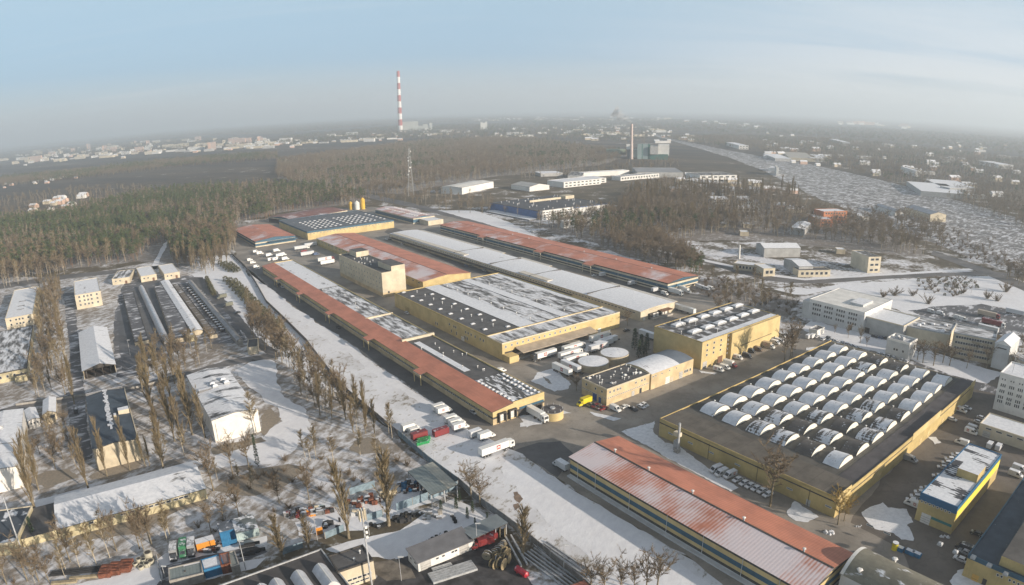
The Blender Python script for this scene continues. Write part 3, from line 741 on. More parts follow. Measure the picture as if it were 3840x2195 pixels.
g.box(xr, L_, 0.0, 0.5, 5.9, 7.55); g.box(xr, L_, W_-0.5, W_, 5.9, 7.4); g.box(L_-0.4, L_, 0.5, W_-0.5, 5.9, 7.3); g.build('parapet', [M_YEL], b.r)
ycut = [0, 30, 96, 118, 232, W_]
fm = [snowy('roof_skylit', (0.10, 0.10, 0.10), 0.46, 0.3, (2.2, 0.5), detail=8, soft=0.03), M_FELT, M_FELT2, M_FELT2, M_FELT3]
for i in range(5):
    mb = MB(); mb.box(xr+0.02, L_-0.42, max(0.5, ycut[i]), min(W_-0.5, ycut[i+1]), 5.9, 6.95-(i % 2)*0.25, 0); mb.build('flat_roof', fm[i], b.r)
mb = MB(); mb.box(xr+2.5, xr+6.0, 42, 92, 6.7, 6.88); mb.build('roof_strip', M_SNOWROOF, b.r)
mb = MB(); mb.box(xr-2, L_+1.0, 96.2, 97.6, 6.7, 8.2); mb.build('fire_wall', M_CREAM, b.r)
mb = MB(); mb.box(xr-1, L_+0.5, 146, 147, 6.7, 7.6); mb.build('fire_wall', M_CREAM, b.r)
b.hoods([(xr+1.2+2.1*0, 2+i*2.9) for i in range(10)]+[(L_-1.6, 2+i*2.9) for i in range(10)]+[(L_-4.6, 3.4+i*2.9) for i in range(8)], 6.95, 1.5, 1.5, 0.6, M_SNOWROOF)
b.vents(r_pts(3, 12, xr+1, L_-1, 34, 90)+r_pts(4, 8, xr+1, L_-1, 150, 340), 6.7, h=1.0)
for q in (0.18, 0.355, 0.53, 0.70, 0.86):                        # loading porches on the shady side
    mb = MB(); y0 = W_*q; mono(mb, -4.2, 0.2, y0-7, y0, 5.45, 6.05); mb.box(-4.2, -3.9, y0-7, y0, 4.9, 5.45, 2); mb.build('porch_roof', [M_REDROOF, M_DARK, M_CREAM], b.r)
    b.blk('porch_post', -4.0, -3.7, y0-6.9, y0-6.5, 0, 4.9, M_YEL); b.blk('porch_post', -4.0, -3.7, y0-0.5, y0-0.1, 0, 4.9, M_YEL)
# loading gable
for s in (4.3, 9.6):
    b.door('S', s, 2.6, 3.0, M_DOORW, 'dock_door', 0.9)
    mb = MB()
    for x0, x1, z0, z1 in ((s-1.9, s-1.4, 0.6, 4.4), (s+1.4, s+1.9, 0.6, 4.4), (s-1.9, s+1.9, 4.4, 4.9)): mb.box(x0, x1, -1.2, 0.0, z0, z1)
    mb.build('dock_shelter', M_DARK, b.r)
mb = MB(); mb.box(xr+3.2, L_-0.5, -0.25, -0.02, 3.4, 4.3); mb.build('blue_band', M_BLUE, b.r)
mb = MB(); mb.box(xr+2.5, L_-1, -0.12, -0.02, 0.2, 3.2); mb.build('dock_opening', M_DARK, b.r)
b.wins('W', b.spread('W', 90, 3, 3)[1::1], 2.9, 2.6, 0.7)
hall2 = b

# ---- 3 the yellow factory hall
cc, cd, ce, cx = kk(1440, 950), kk(1800, 1150), kk(2080, 950), kk(1440, 780)
b = Bld('factory_hall', 'large yellow flat-roofed hall with small square windows above a canopy where trailers dock', 'factory hall', cd(330, 560), cd(2090, 90), cc(160, 600), 9.0)
L_, W_ = b.L, b.W
yb = b.local(*cc(1500, 1255), 9.0)[1]
b.walls([M_YEL, M_YEL2], [(-0.3, 9.0, 0)], y=(yb, W_))
mb = MB(); mb.box(0.0, L_, 0, yb, -0.3, 9.0); mb.build('front_wing', M_YEL, b.r)
b.flat(M_FELT2, 0.4, M_CREAM, y=(0, yb), name='front_roof')
xm = [0.04, L_*0.27, L_*0.40, L_*0.62, L_*0.70, L_*0.95]
mb = MB(); mb.box(0.3, xm[1], yb+0.3, W_-0.3, 8.8, 9.03, 0); mb.box(xm[1], xm[2], yb+0.3, W_-0.3, 8.8, 9.25, 1); mb.box(xm[2], xm[3], yb+0.3, W_-0.3, 8.8, 9.05, 2); mb.box(xm[3], xm[4], yb+0.3, W_-0.3, 8.8, 9.30, 1); mb.box(xm[4], xm[5], yb+0.3, W_-0.3, 8.8, 9.05, 2); mb.box(xm[5], L_, yb+0.3, W_-0.3, 8.8, 9.03, 3)
mb.build('roof', [snowy('hall_felt', (0.115, 0.114, 0.115), 0.10, 0.3, seams=9, soft=0.03), M_SNOWROOF, M_FELT2, M_FELT3], b.r)
mb = MB(); e = 0.06
for a in ((-e, L_+e, yb-0.2, yb+0.3), (-e, L_+e, W_-0.3, W_+e), (-e, 0.3, yb+0.3, W_-0.3), (L_-0.3, L_+e, yb+0.3, W_-0.3)): mb.box(*a, 8.7, 9.55)
mb.build('parapet', M_YEL2, b.r)
for k in range(4): b.blk('roof_rib', xm[2]+1, xm[3]-1, yb+16+k*22, yb+16.5+k*22, 9.05, 9.3, M_SNOWROOF); b.blk('roof_rib', xm[4]+1, xm[5]-1, yb+16+k*22, yb+16.5+k*22, 9.05, 9.3, M_SNOWROOF)
b.vents([(xm[1]*0.55, yb+12+i*11) for i in range(9)]+[(xm[2]+1.5, yb+8+i*13) for i in range(8)]+[(xm[4]+1.5, yb+8+i*13) for i in range(7)], 9.0, h=1.3, r=0.45)
b.hoods([(xm[1]*0.25, yb+10+i*12) for i in range(9)]+[(xm[1]*0.8, yb+6+i*14) for i in range(7)], 9.03, 2.6, 1.6, 0.7, M_SNOWROOF)
b.wins('S', [6+3.6*i for i in range(13)], 7.2, 1.2, 1.3, M_GLASS2)
b.wins('S', [2.2], 6.9, 1.2, 1.5, M_GLASS2)
b.wins('W', [W_-yb-k for k in (3, 6, 11, 15, 18, 20.5, 31, 33, 38)], 6.0, 1.2, 1.5, M_GLASS)
b.wins('W', [W_-yb-k for k in (19, 20.6, 22.2, 30.5, 36, 52, 54)], 2.6, 1.0, 2.0, M_GLASS)
b.door('W', 18, 6, 4.0, M_YEL2, 'recess_door'); b.door('W', W_-yb-24, 3, 2.5, M_DOORW); b.door('S', L_-16, 2.4, 2.8, M_DOORW)
b.blk('loading_bay', 1.5, 58, -0.10, -0.02, 0.2, 4.2, M_DARK)
mb = MB(); v = [(8, -0.05, 5.6), (60, -0.05, 5.6), (60, -7.0, 4.4), (8, -7.0, 4.4)]; mb.add(v+[(q[0], q[1], q[2]-0.3) for q in v], [(0, 1, 2, 3), (7, 6, 5, 4), (0, 4, 5, 1), (1, 5, 6, 2), (2, 6, 7, 3), (3, 7, 4, 0)]); mb.build('canopy', plain('canopy_sheet', (0.42, 0.35, 0.27), 0.12, 0.3), b.r)
b.blk('loading_dock', 1.5, 60, -4.5, -0.1, -0.2, 1.1, M_CONC)
b.blk('corner_ramp', 0.2, 6, -6, -0.1, -0.2, 3.4, M_YEL)
hall3 = b

# ---- 4 the beige cold store
b = Bld('cold_store', 'tall cream block with rows of tiny windows and two rooftop boxes beside the red roofs', 'warehouse', cb_(1875, 385), cb_(2255, 335), cb_(1180, 115), 17.0)
b.walls([M_CREAM, M_BEIGE], [(-0.3, 3.0, 1), (3.0, 17.0, 0)])
b.flat(snowy('cold_store_felt', (0.085, 0.09, 0.095), 0.18, 0.35, soft=0.03), 0.5, M_CREAM)
for (y0, y1) in ((5, 22), (b.W-18, b.W-4)):
    q = b.blk('penthouse', b.L*0.42, b.L-0.02, y0-4.9 if y0 == 5 else y0, y1, 16.9, 21.0, M_CREAM, M_FELT)
b.wins('W', b.spread('W', 15), 13.0, 0.9, 1.3); b.wins('W', b.spread('W', 15), 9.8, 0.9, 1.3); b.wins('W', b.spread('W', 15)[3:], 6.0, 0.9, 1.3)
b.wins('S', [b.L*0.45, b.L*0.6], 10.5, 0.9, 0.5); b.door('S', b.L*0.25, 1.2, 1.6, M_GLASS, 'hatch', 2.2)
b.vents(r_pts(9, 14, 1, b.L*0.9, 24, b.W-20), 17.0, h=0.9, r=0.5)

# ---- 5 the red hall with the yellow gable
b = Bld('market_hall', 'wide red-roofed hall with low yellow gable, frost along its left slope, behind the cream block', 'market hall', cx(580, 1105), cx(1300, 975), cw(1320, 455), 7.0)
b.walls([M_YEL2, M_YEL], [(-0.3, 2.4, 0), (2.4, 7.0, 1)])
b.gable([M_REDPINK, M_REDROOF, M_YEL], 1.9, 'y', 0.5, M_YEL)
mb = MB(); mb.box(b.L/2-0.2, b.L/2+0.2, 0, b.W, 8.9, 9.2); mb.build('ridge_cap', M_DARK, b.r)
b.wins('W', b.spread('W', 24), 5.2, 3.0, 0.9)

# ---- 6 the white-roofed hall
b = Bld('market_hall', 'long low hall under a snow-white roof with arched cream gable', 'market hall', ce(1285, 880), ce(1800, 740), cx(100, 385), 5.9)
L_, W_ = b.L, b.W
b.walls([M_CREAM], [(-0.3, 5.9, 0)], x=(0, L_))
nseg = 10
def vault(mb, x0, x1, y0, y1, z, rise, n=10, m=0, em=1, t=0.2, p=2.0):
    P = []
    for i in range(n+1):
        q = i/n; P.append((x0+(x1-x0)*q, z+rise*(1-abs(2*q-1)**p)))
    for i in range(n):
        a, c = P[i], P[i+1]
        mb.add([(a[0], y0, a[1]+t), (c[0], y0, c[1]+t), (c[0], y1, c[1]+t), (a[0], y1, a[1]+t)], [(0, 1, 2, 3)], m, True)
        for yy in (y0, y1): mb.add([(a[0], yy, z-0.1), (c[0], yy, z-0.1), (c[0], yy, c[1]+t), (a[0], yy, a[1]+t)], [(0, 1, 2, 3)], em)
mb = MB(); vault(mb, -0.2, L_+0.2, 0, W_, 5.9, 0.9, 8); mb.build('roof', [snowy('long_snow', (0.19, 0.19, 0.195), 0.88, 0.09, (1.0, 0.45), 0.07, detail=9), M_CREAM], b.r)
for (y0, y1, mm, z) in ((0.5, 36, 0, 7.0), (36, 90, 1, 6.6), (90, 150, 0, 6.8), (150, W_-1, 1, 6.5)):
    pass
for y0, y1 in ((2, 62), (128, 168), (190, W_-2)):
    q = b.blk('side_canopy', L_-0.8, L_+5.5, y0, y1, 5.1, 5.45, M_CREAM, plain('canopy_pale', (0.60, 0.57, 0.52), 0.08))
for y0, y1 in ((90, 124), (200, W_-4)): b.blk('roof_strip', 1.0, 6.0, y0, y1, 6.3, 6.95, plain('pale_sheet', (0.62, 0.58, 0.51), 0.08))
for y0 in (48, 110, 160, 215): b.blk('fire_wall', 0.5, L_-0.5, y0, y0+0.5, 6.0, 7.15, M_FELT)
b.wins('W', b.spread('W', 92, 50, 4), 4.4, 2.2, 0.8)
b.blk('canopy_strip', -3.2, 0.02, 62, W_-4, 2.9, 3.2, M_DARK)
mb = MB(); mb.box(L_*0.22, L_*0.78, -1.2, -0.02, 0.2, 3.6); mb.build('gate_recess', M_DARK, b.r)
mb = MB(); mb.box(L_*0.24, L_*0.80, -4.2, -1.2, -0.2, 1.0); mb.build('loading_dock', M_CONC, b.r)
mb = MB(); mb.box(L_*0.5, L_*0.8, -4.4, -0.2, 3.9, 4.2); mb.build('canopy', M_DOORBR, b.r)
b.door('S', L_*0.10, 1.8, 2.4, M_DOORW)
for s in (0.35, 0.45, 0.60, 0.70): b.door('S', L_*s, 2.2, 2.4, M_DOORW, 'gate', 1.0, 1.3)

# ---- 7 the red hall on the right
b = Bld('market_hall', 'long red-roofed hall with blue wall bands along the trees behind the white roof', 'market hall', ce(1690, 450), ce(2120, 330), cx(868, 252), 7.0)
L_, W_ = b.L, b.W
b.walls([M_BLUE, M_CREAM, M_DARK], [(-0.3, 1.0, 1), (1.0, 2.0, 2), (2.0, 2.9, 1), (2.9, 4.9, 0), (4.9, 6.2, 1), (6.2, 7.0, 2)])
b.gable([M_REDDUST2, M_REDROOF, M_DARK], 1.7, 'y', 0.5, M_BLUE)
mb = MB(); mb.box(b.L/2-0.2, b.L/2+0.2, 0, b.W, 8.75, 8.95); mb.build('ridge_cap', M_DARK, b.r)
for q in (0.27, 0.47, 0.75):
    y0 = W_*q; mb = MB(); mono(mb, -4.6, 0.3, y0-10, y0, 6.2, 7.1); mb.box(-4.6, -4.3, y0-10, y0, 5.4, 6.2, 2); mb.build('porch_roof', [M_REDROOF, M_DARK, M_CREAM], b.r)
    b.blk('porch_post', -4.4, -3.9, y0-9.8, y0-9.3, 0, 5.4, M_CREAM); b.blk('porch_post', -4.4, -3.9, y0-0.6, y0-0.1, 0, 5.4, M_CREAM)
b.vents([(L_/2+0.5, W_*q) for q in (0.1, 0.22, 0.34, 0.58, 0.66, 0.88)], 8.5, h=1.2, r=0.5)
for i in range(16):
    mb = MB(); mb.cyl((-0.2, W_*(i+0.5)/16, 0.2), (-0.2, W_*(i+0.5)/16, 6.6), 0.1, n=5); mb.build('downpipe', M_PALEG, b.r)

# ---- 8 the yellow box warehouse
b = Bld('warehouse', 'tall plain yellow box warehouse with snow-covered rooflights, vans parked along its sunny side', 'warehouse', kk(2320, 1100)(1253, 740), kk(2320, 1100)(2370, 325), kk(2320, 1100)(535, 500), 14.2)
L_, W_ = b.L, b.W
b.walls([M_YEL, plain('yellow_sunny', (0.60, 0.44, 0.19), 0.1, 0.15, streak=True)], [(-0.3, 14.2, 0)], x=(0, L_*0.30))
mb = MB(); mb.box(L_*0.33, L_, -1.6, W_, -0.3, 14.2); mb.build('east_block', M_YEL, b.r)
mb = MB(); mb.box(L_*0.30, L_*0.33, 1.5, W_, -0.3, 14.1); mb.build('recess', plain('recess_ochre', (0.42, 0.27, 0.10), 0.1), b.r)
b.flat(M_FELT1, 0.3, M_YEL2, y=(-0.0, W_), t=0.2)
nx = 6
b.hoods([(L_*(0.14+0.155*i), W_*0.40) for i in range(nx)]+[(L_*(0.17+0.155*i), W_*0.80) for i in range(nx)], 14.2, 8.0, 3.6, 1.5, M_SNOWROOF)
b.blk('roof_snow', 0.4, L_*0.99, 0.4, 4.5, 14.15, 14.3, M_SNOWROOF)
b.vents(r_pts(5, 6, 1, L_*0.3, 2, W_-2), 14.2, h=1.6)
for z in (12.0, 9.3, 6.8):
    b.wins('S', [L_*0.06, L_*0.14, L_*0.225], z, 1.3, 1.3); 
for i in range(5): b.wins('S', [L_*0.315], 3.5+i*2.4, 0.8, 0.9)
b.door('S', 3.0, 3.4, 3.6, M_DOOR, 'gate'); b.door('S', 10.0, 2.6, 2.8, M_YEL2); b.door('S', 15.5, 4, 3.4, M_DOORBR, 'gate')
b.blk('gutter_band', L_*0.44, L_*0.88, -1.75, -1.62, 5.6, 5.85, M_DARK)
for s in (0.90, 0.93): b.door('S', L_*s, 1.6, 3.0, M_DARK, 'door', 0.2, 1.7)
hall8 = b

# ---- 9 the two-part beige office and workshop
cf = kk(2320, 1100)
b = Bld('workshop', 'two-storey beige workshop with blue doors and many pipes on its dark flat roof', 'workshop', cd(1895, 1245), cf(490, 1215), cd(1510, 1080), 7.6)
b.walls([M_BEIGE, M_CREAM], [(-0.3, 7.6, 0)]); b.flat(M_FELT, 0.35, M_CREAM)
L_, W_ = b.L, b.W
b.vents(r_pts(21, 26, 1.5, L_-1.5, 1.5, W_-1.5), 7.6, h=1.0, r=0.35)
b.hoods(r_pts(22, 5, 2, L_-2, 2, W_-2), 7.6, 1.6, 1.2, 0.8, M_WHITE, 'vent_box')
b.wins('S', [L_*q for q in (0.07, 0.16, 0.24, 0.30, 0.66, 0.80, 0.87)], 6.0, 1.1, 1.2, M_GLASS, M_FRAME, 1)
b.wins('S', [L_*(0.04+0.0415*i) for i in range(23)], 3.4, 0.7, 0.6)
b.wins('W', [3.0, 9.0, W_-3], 5.8, 1.1, 1.2); b.wins('W', [0.8+1.3*i for i in range(int(W_/1.3))], 3.4, 0.7, 0.6)
b.door('W', W_-7.5, 2.6, 3.2, M_DOORB, 'gate'); b.door('W', W_-3.6+(-0.6), 1.6, 2.6, M_DOORB); b.door('S', L_*0.6, 1.8, 2.4, M_DOOR); b.door('S', L_*0.78, 1.4, 2.4, M_GLASS)
L9 = b
b2 = Bld('workshop', 'beige workshop with curved snow-covered roof joined to the flat-roofed one', 'workshop', cf(490, 1215), cf(1135, 985), cf(120, 1045), 7.6)
b2.walls([M_BEIGE], [(-0.3, 7.6, 0)])
L_, W_ = b2.L, b2.W
mb = MB()
for i in range(8):
    q0, q1 = i/8, (i+1)/8; z0, z1 = 7.6+1.3*(1-abs(2*q0-1)**2), 7.6+1.3*(1-abs(2*q1-1)**2)
    for x0, x1, m_ in ((0.2, L_*0.66, 0), (L_*0.66, L_-0.1, 1)):
        mb.add([(x0, W_*q0, z0), (x1, W_*q0, z0), (x1, W_*q1, z1), (x0, W_*q1, z1)], [(0, 1, 2, 3)], m_, True)
    for xx in (0.2, L_-0.1): mb.add([(xx, W_*q0, 7.5), (xx, W_*q1, 7.5), (xx, W_*q1, z1), (xx, W_*q0, z0)], [(0, 1, 2, 3)], 2)
mb.build('roof', [snowy('ribbed_snow_x', (0.13, 0.125, 0.12), 0.80, 0.2, (1.6, 0.4), 0.05, ribs=1.1, ribaxis='X', detail=8), plain('blue_sheet', (0.17, 0.20, 0.24), 0.1, 0.2, 0.5), M_BEIGE], b2.r)
b2.wins('S', [L_*q for q in (0.04, 0.10, 0.24, 0.42, 0.58)], 6.2, 0.9, 0.8); b2.wins('S', [L_*q for q in (0.80, 0.83, 0.86, 0.93)], 2.6, 1.2, 1.5)
b2.door('S', L_*0.38, 3.0, 3.4, M_DOORW, 'gate'); b2.door('S', L_*0.48, 2.2, 2.4, M_CREAM); b2.door('S', L_*0.70, 2.6, 3.4, M_DOOR, 'gate')

# ---- 10 the vaulted factory
cz, cm_ = kk(2440, 1550), kk(2780, 1250)
p_near = (3141, 1873)
b = Bld('vaulted_factory', 'broad ochre factory whose flat dark roof carries rows of barrel rooflights with white glazed ends', 'factory', p_near, (3642, 1432), cz(85, 112), 7.2)
L_, W_ = b.L, b.W
b.walls([M_YEL2, M_DARK], [(-0.3, 5.6, 0), (5.6, 6.1, 1), (6.1, 7.2, 0)])
fl = snowy('vault_felt', (0.105, 0.100, 0.090), 0.06, 0.3, seams=8.0, soft=0.03)
mb = MB(); mb.box(0.3, L_-0.3, 0.3, W_-0.3, 6.9, 7.22); mb.build('roof', fl, b.r)
b.blk('side_roof', 0.1, 13.2, 0.1, W_-0.1, 7.15, 7.4, M_FELTB); 
b.blk('edge_roof', 13.2, L_-0.1, 0.1, 7.0, 7.15, 7.4, snowy('edge_felt', (0.085, 0.08, 0.085), 0.05, 0.4, soft=0.02))
mb = MB(); mb.box(-0.05, L_+0.05, -0.05, 0.2, 6.9, 7.75); mb.box(-0.05, 0.2, 0.2, W_, 6.9, 7.7); mb.box(0.2, L_, W_-0.2, W_+0.05, 6.9, 7.7); mb.build('parapet', M_YEL2, b.r)
for x0, x1 in ((0.3, 9.0), (L_*0.44, L_*0.66), (L_*0.955, L_)): b.blk('raised_parapet', x0, x1, -0.18, -0.03, 5.9, 8.9, M_YEL)
sv = [snowy('vault_%d' % i, (0.13, 0.118, 0.108), cv, 0.30, (0.5, 2.0), 0.05, ribs=1.0, ribaxis='X', detail=7, upmin=0.25, ribdepth=0.5) for i, cv in enumerate((1.0, 0.95, 0.75, 0.52, 0.25))]
M_GLAZE = plain('milky_glazing', (0.80, 0.79, 0.72), 0.06, 1.0, 0.4)
VM = {}
def vault_unit(mi, ln, wd, rs):
    """barrel rooflight: x along the row (width), y along the barrel; glazed crescent towards -y"""
    if mi in VM: return VM[mi]
    P = [(-wd/2+wd*i/10, rs*(1-abs(2*i/10-1)**2.2)**0.75) for i in range(11)]
    mb = MB()
    for i in range(10):
        a, c = P[i], P[i+1]
        mb.add([(a[0], 0, a[1]), (c[0], 0, c[1]), (c[0], ln, c[1]*0.72), (a[0], ln, a[1]*0.72)], [(0, 1, 2, 3)], 0, True)
        mb.add([(a[0], ln, -0.1), (c[0], ln, -0.1), (c[0], ln, c[1]*0.72), (a[0], ln, a[1]*0.72)], [(0, 1, 2, 3)], 1)
    mb.box(-wd/2, wd/2, -0.15, 0.0, -0.1, 0.12, 1)
    g = MB()
    for i in range(10):
        a, c = P[i], P[i+1]; q = lambda p: p[1]*0.94
        g.add([(a[0]*0.97, -0.08, 0.1), (c[0]*0.97, -0.08, 0.1), (c[0]*0.97, -0.08, max(0.1, q(c))), (a[0]*0.97, -0.08, max(0.1, q(a)))], [(0, 1, 2, 3)], 0)
        g.add([(a[0]*1.0, -0.12, q(a)), (c[0]*1.0, -0.12, q(c)), (c[0], -0.12, c[1]+0.12), (a[0], -0.12, a[1]+0.12)], [(0, 1, 2, 3)], 1)
    VM[mi] = (mb.mesh('barrel_rooflight', [sv[mi], M_FELTB]), g.mesh('glazed_end', [M_GLAZE, M_FELTB])); return VM[mi]
# rows run along x, seen from the lower left (first row) to the far right
e0 = b.local(*cz(1170, 285), 7.4); e1 = b.local(*cm_(1405, 300), 7.4)
rowx0 = 16.6; ncol, nrow = 9, 6
XS = [rowx0+(L_-4-rowx0)*(i+0.5)/ncol for i in range(ncol)]
YS = [9.5+(W_-11)*(j/nrow) for j in range(nrow)]
wd, ln = (L_-4-rowx0)/ncol*0.86, (W_-11)/nrow*0.60
cover = ["243342010", "434332011", "343221124", "332102134", "220101012", "200000101"]  # higher digit, less snow; dark far-right ends also stand for tower shade
for j in range(nrow):
    for i in range(ncol):
        mi = int(cover[j][i]); mi = min(4, mi)
        va, ge = vault_unit(mi, ln, wd, 3.0)
        v_ = link('barrel_rooflight', va, b.r, (XS[i]+rnd.uniform(-.15, .15), YS[j]+rnd.uniform(-.2, .2), 7.25), rnd.uniform(-.012, .012)); v_.scale = (1, rnd.uniform(.94, 1.05), rnd.uniform(.93, 1.05)); link('glazed_end', ge, v_)
b.vents([(XS[i]+wd*0.48, YS[j]+ln*1.15) for j in range(0, 6) for i in range(0, 9, 2)], 7.2, h=1.1, r=0.4)
for q in (0.10, 0.24, 0.36, 0.52, 0.58, 0.70): b.door('S', L_*q, 2.4, 3.0, M_YEL, 'gate')
b.wins('W', [6, 16, 26, 38, 60, 75, 90, 96], 3.2, 2.4, 0.7, M_GLASS2)
b.door('W', W_-10, 1.6, 2.4, M_DOOR)
for q in (0.13, 0.4, 0.68):
    mb = MB(); mb.cyl((-0.15, W_*q, 0), (-0.15, W_*q, 6.6), 0.08, n=5); mb.build('downpipe', M_DARK, b.r)
hall10 = b

# ---- 11 the white offices on the right
cg, ch = kk(2900, 1000), kk(3200, 1000)
b = Bld('office_block', 'white three-storey office block with bands of windows and snow on its sunken roof', 'office block', cg(1365, 705), cg(1742, 508), cg(500, 515), 12.0)
b.walls([M_PALEG, M_WHITE], [(-0.3, 10.6, 0), (10.6, 12.6, 1)], h=12.6); b.flat(snowy('office_roof', (0.12, 0.12, 0.125), 0.95, 0.16, (0.6, 1.3), detail=8, soft=0.08), 1.0, M_WHITE, z=11.8)
L_, W_ = b.L, b.W
for z in (10.0, 7.2, 4.2):
    S_ = [3.2+i*1.55+(i//4)*1.9 for i in range(24) if 3.2+i*1.55+(i//4)*1.9 < W_-2]
    b.wins('W', S_[:16] if z < 9 else S_, z, 1.25, 1.7)
b.blk('plant_room', L_*0.25, L_*0.6, 6, 15, 11.8, 14.0, M_PALEG, M_FELT3)
b.door('W', W_-8, 2.2, 3.0, M_GLASS)
mb = MB(); mb.box(-0.1, L_*0.9, W_, W_+4.5, -0.3, 11.0); mb.build('stair_bay', M_PALEG, b.r)
bO = b
b = Bld('hall', 'windowless grey hall with snowy flat roof adjoining the white office block', 'hall', cg(1950, 895), cg(2215, 770), cg(1365, 748), 9.5)
b.walls([M_GREY]); b.flat(snowy('hall_roof', (0.12, 0.12, 0.125), 0.93, 0.12, detail=8), 0.4, M_CREAM); b.door('W', 2.5, 3.0, 3.2, M_DARK, 'gate')
b = Bld('office_block', 'small white cube with roof plant boxes and a few windows beside the parked car row', 'office block', cg(2035, 1170), cg(2150, 1100), cg(1690, 1085), 9.5)
b.walls([M_PALEG]); b.flat(M_FELT2, 0.9, M_WHITE)
b.hoods([(b.L*0.5, b.W*0.5), (b.L*0.55, b.W*0.75)], 9.4, 3.0, 2.2, 1.6, M_STEEL, 'air_unit')
b.wins('W', [b.W-3, b.W-6.5, b.W-8], 5.0, 1.2, 1.4); b.wins('S', [b.L*0.3, b.L*0.7], 6.6, 1.2, 1.6); b.wins('S', [b.L*0.3, b.L*0.7], 3.2, 1.2, 1.6)
b = Bld('annexe', 'low flat annexe with snow-dusted roof between grey hall and brick offices', 'annexe', ch(1440, 1020), ch(1640, 870), ch(730, 905), 8.5)
b.walls([M_CREAM]); b.flat(M_FELT2, 0.4, M_STEEL); b.hoods(r_pts(31, 7, 2, b.L-2, 2, b.W-2), 8.5, 3, 2.2, 0.8, M_SNOWROOF)
b = Bld('office_block', 'four-storey stone-grey office wing with rows of windows behind bare trees', 'office block', ch(2130, 1105), ch(2240, 985), ch(1490, 1010), 13.5)
b.walls([M_STUCCO]); b.flat(M_FELT2, 0.5, M_STEEL)
for z in (11.6, 8.6, 5.6, 2.6): b.wins('W', b.spread('W', 14), z, 1.6, 1.5)
b = Bld('stair_tower', 'pale tower head with slanted snowy roof rising at the end of the grey office wing', 'tower', ch(2350, 1200), ch(2440, 1060), ch(2130, 1130), 13.5)
b.walls([M_PALEG]); b.gable([M_SNOWROOF, M_SNOWROOF, M_STEEL], 2.2, 'x', 0.3, M_WHITE); b.wins('W', [b.W*0.5], 11.5, b.W*0.6, 0.9)
b = Bld('office_block', 'grey office wing running out of frame past the stair tower', 'office block', ch(2350, 1330), ch(2440, 1230), (3990, 1440), 9.0)
b.walls([M_STUCCO]); b.flat(M_FELT2, 0.4, M_STEEL)
for z in (7, 4): b.wins('W', b.spread('W', 9), z, 1.6, 1.4)

# ---- 12 tall white offices and its low annexe
ci = kk(3200, 1300)
b = Bld('office_tower', 'tall white office slab with five rows of dark windows at the right edge', 'office block', ci(2195, 400), ci(2360, 235), ci(2548, 490), 17.3, ext=(0, 0, 22, 0))
b.walls([M_WHITE]); b.flat(M_SNOWROOF, 0.6, M_WHITE)
for k, z in enumerate((15.0, 12.2, 9.4, 6.6, 4.6)):
    for q in range(0, 12, 1):
        s0 = 1.5+q*3.9
        b.wins('W', [s0+i*0.85 for i in range(3)] if k else [s0, s0+1.2], z, 0.7, 1.6 if k else 0.9)
mb = MB()
for y in (4, 9): mb.cyl((6, b.W-y, 17.3), (6, b.W-y, 26), 0.12, n=5)
mb.cyl((6, b.W-4, 24), (6, b.W-9, 20), 0.08, n=4); mb.build('aerial_mast', M_STEEL, b.r)
b = Bld('annexe', 'single-storey pale yellow annexe with snow roof and a garage door below the white slab', 'annexe', ci(1890, 1150), ci(2030, 1050), ci(2548, 1330), 5.1, ext=(0, 4, 14, 0))
b.walls([M_CREAM]); b.flat(snowy('annexe_roof', (0.14, 0.14, 0.15), 1.0, 0.2), 0.3, M_CREAM)
b.wins('W', [4.0+i*4.4 for i in range(8)], 4.0, 2.6, 0.8); b.door('W', 3.6, 3.2, 2.8, M_DOOR, 'garage_door')

# ---- 13 yellow and blue shop
cj, cl_ = kk(3200, 1550), kk(3200, 1830)
b = Bld('shop_building', 'two-storey yellow shop with blue fascia and patchy snow, sunlit yellow strip on its long side', 'shop', cl_(1560, 300), cj(2200, 620), cl_(990, 95), 10.0)
L_, W_ = b.L, b.W
b.walls([M_YEL2, M_BLUE2, plain('bright_yellow', (0.72, 0.60, 0.10), 0.06)], [(-0.3, 7.6, 0), (7.6, 10.0, 1)])
b.flat(snowy('shop_roof', (0.075, 0.078, 0.090), 0.56, 0.17, (1.5, 0.8), 0.03, detail=9, ribs=1.4, ribaxis='X'), 0.3, M_BLUE2)
b.blk('penthouse', L_*0.42, L_*0.60, W_*0.05, W_*0.62, 9.9, 13.0, M_YEL2, M_FELT3)
b.blk('lit_strip', 0.3, L_*0.98, -0.15, -0.02, 5.4, 8.6, plain('lit_yellow', (0.75, 0.62, 0.09), 0.05))  # sunlight on this side wall, put into a brighter yellow
b.wins('W', [1.0+i*1.35 for i in range(int((W_-1)/1.35))], 7.4, 0.75, 0.8)
b.door('W', W_*0.28, 3.2, 3.6, M_DOORW, 'gate'); b.blk('green_band', -0.12, -0.02, 0.4, W_*0.58, 2.6, 3.5, plain('green_band_paint', (0.05, 0.20, 0.20), 0.08))

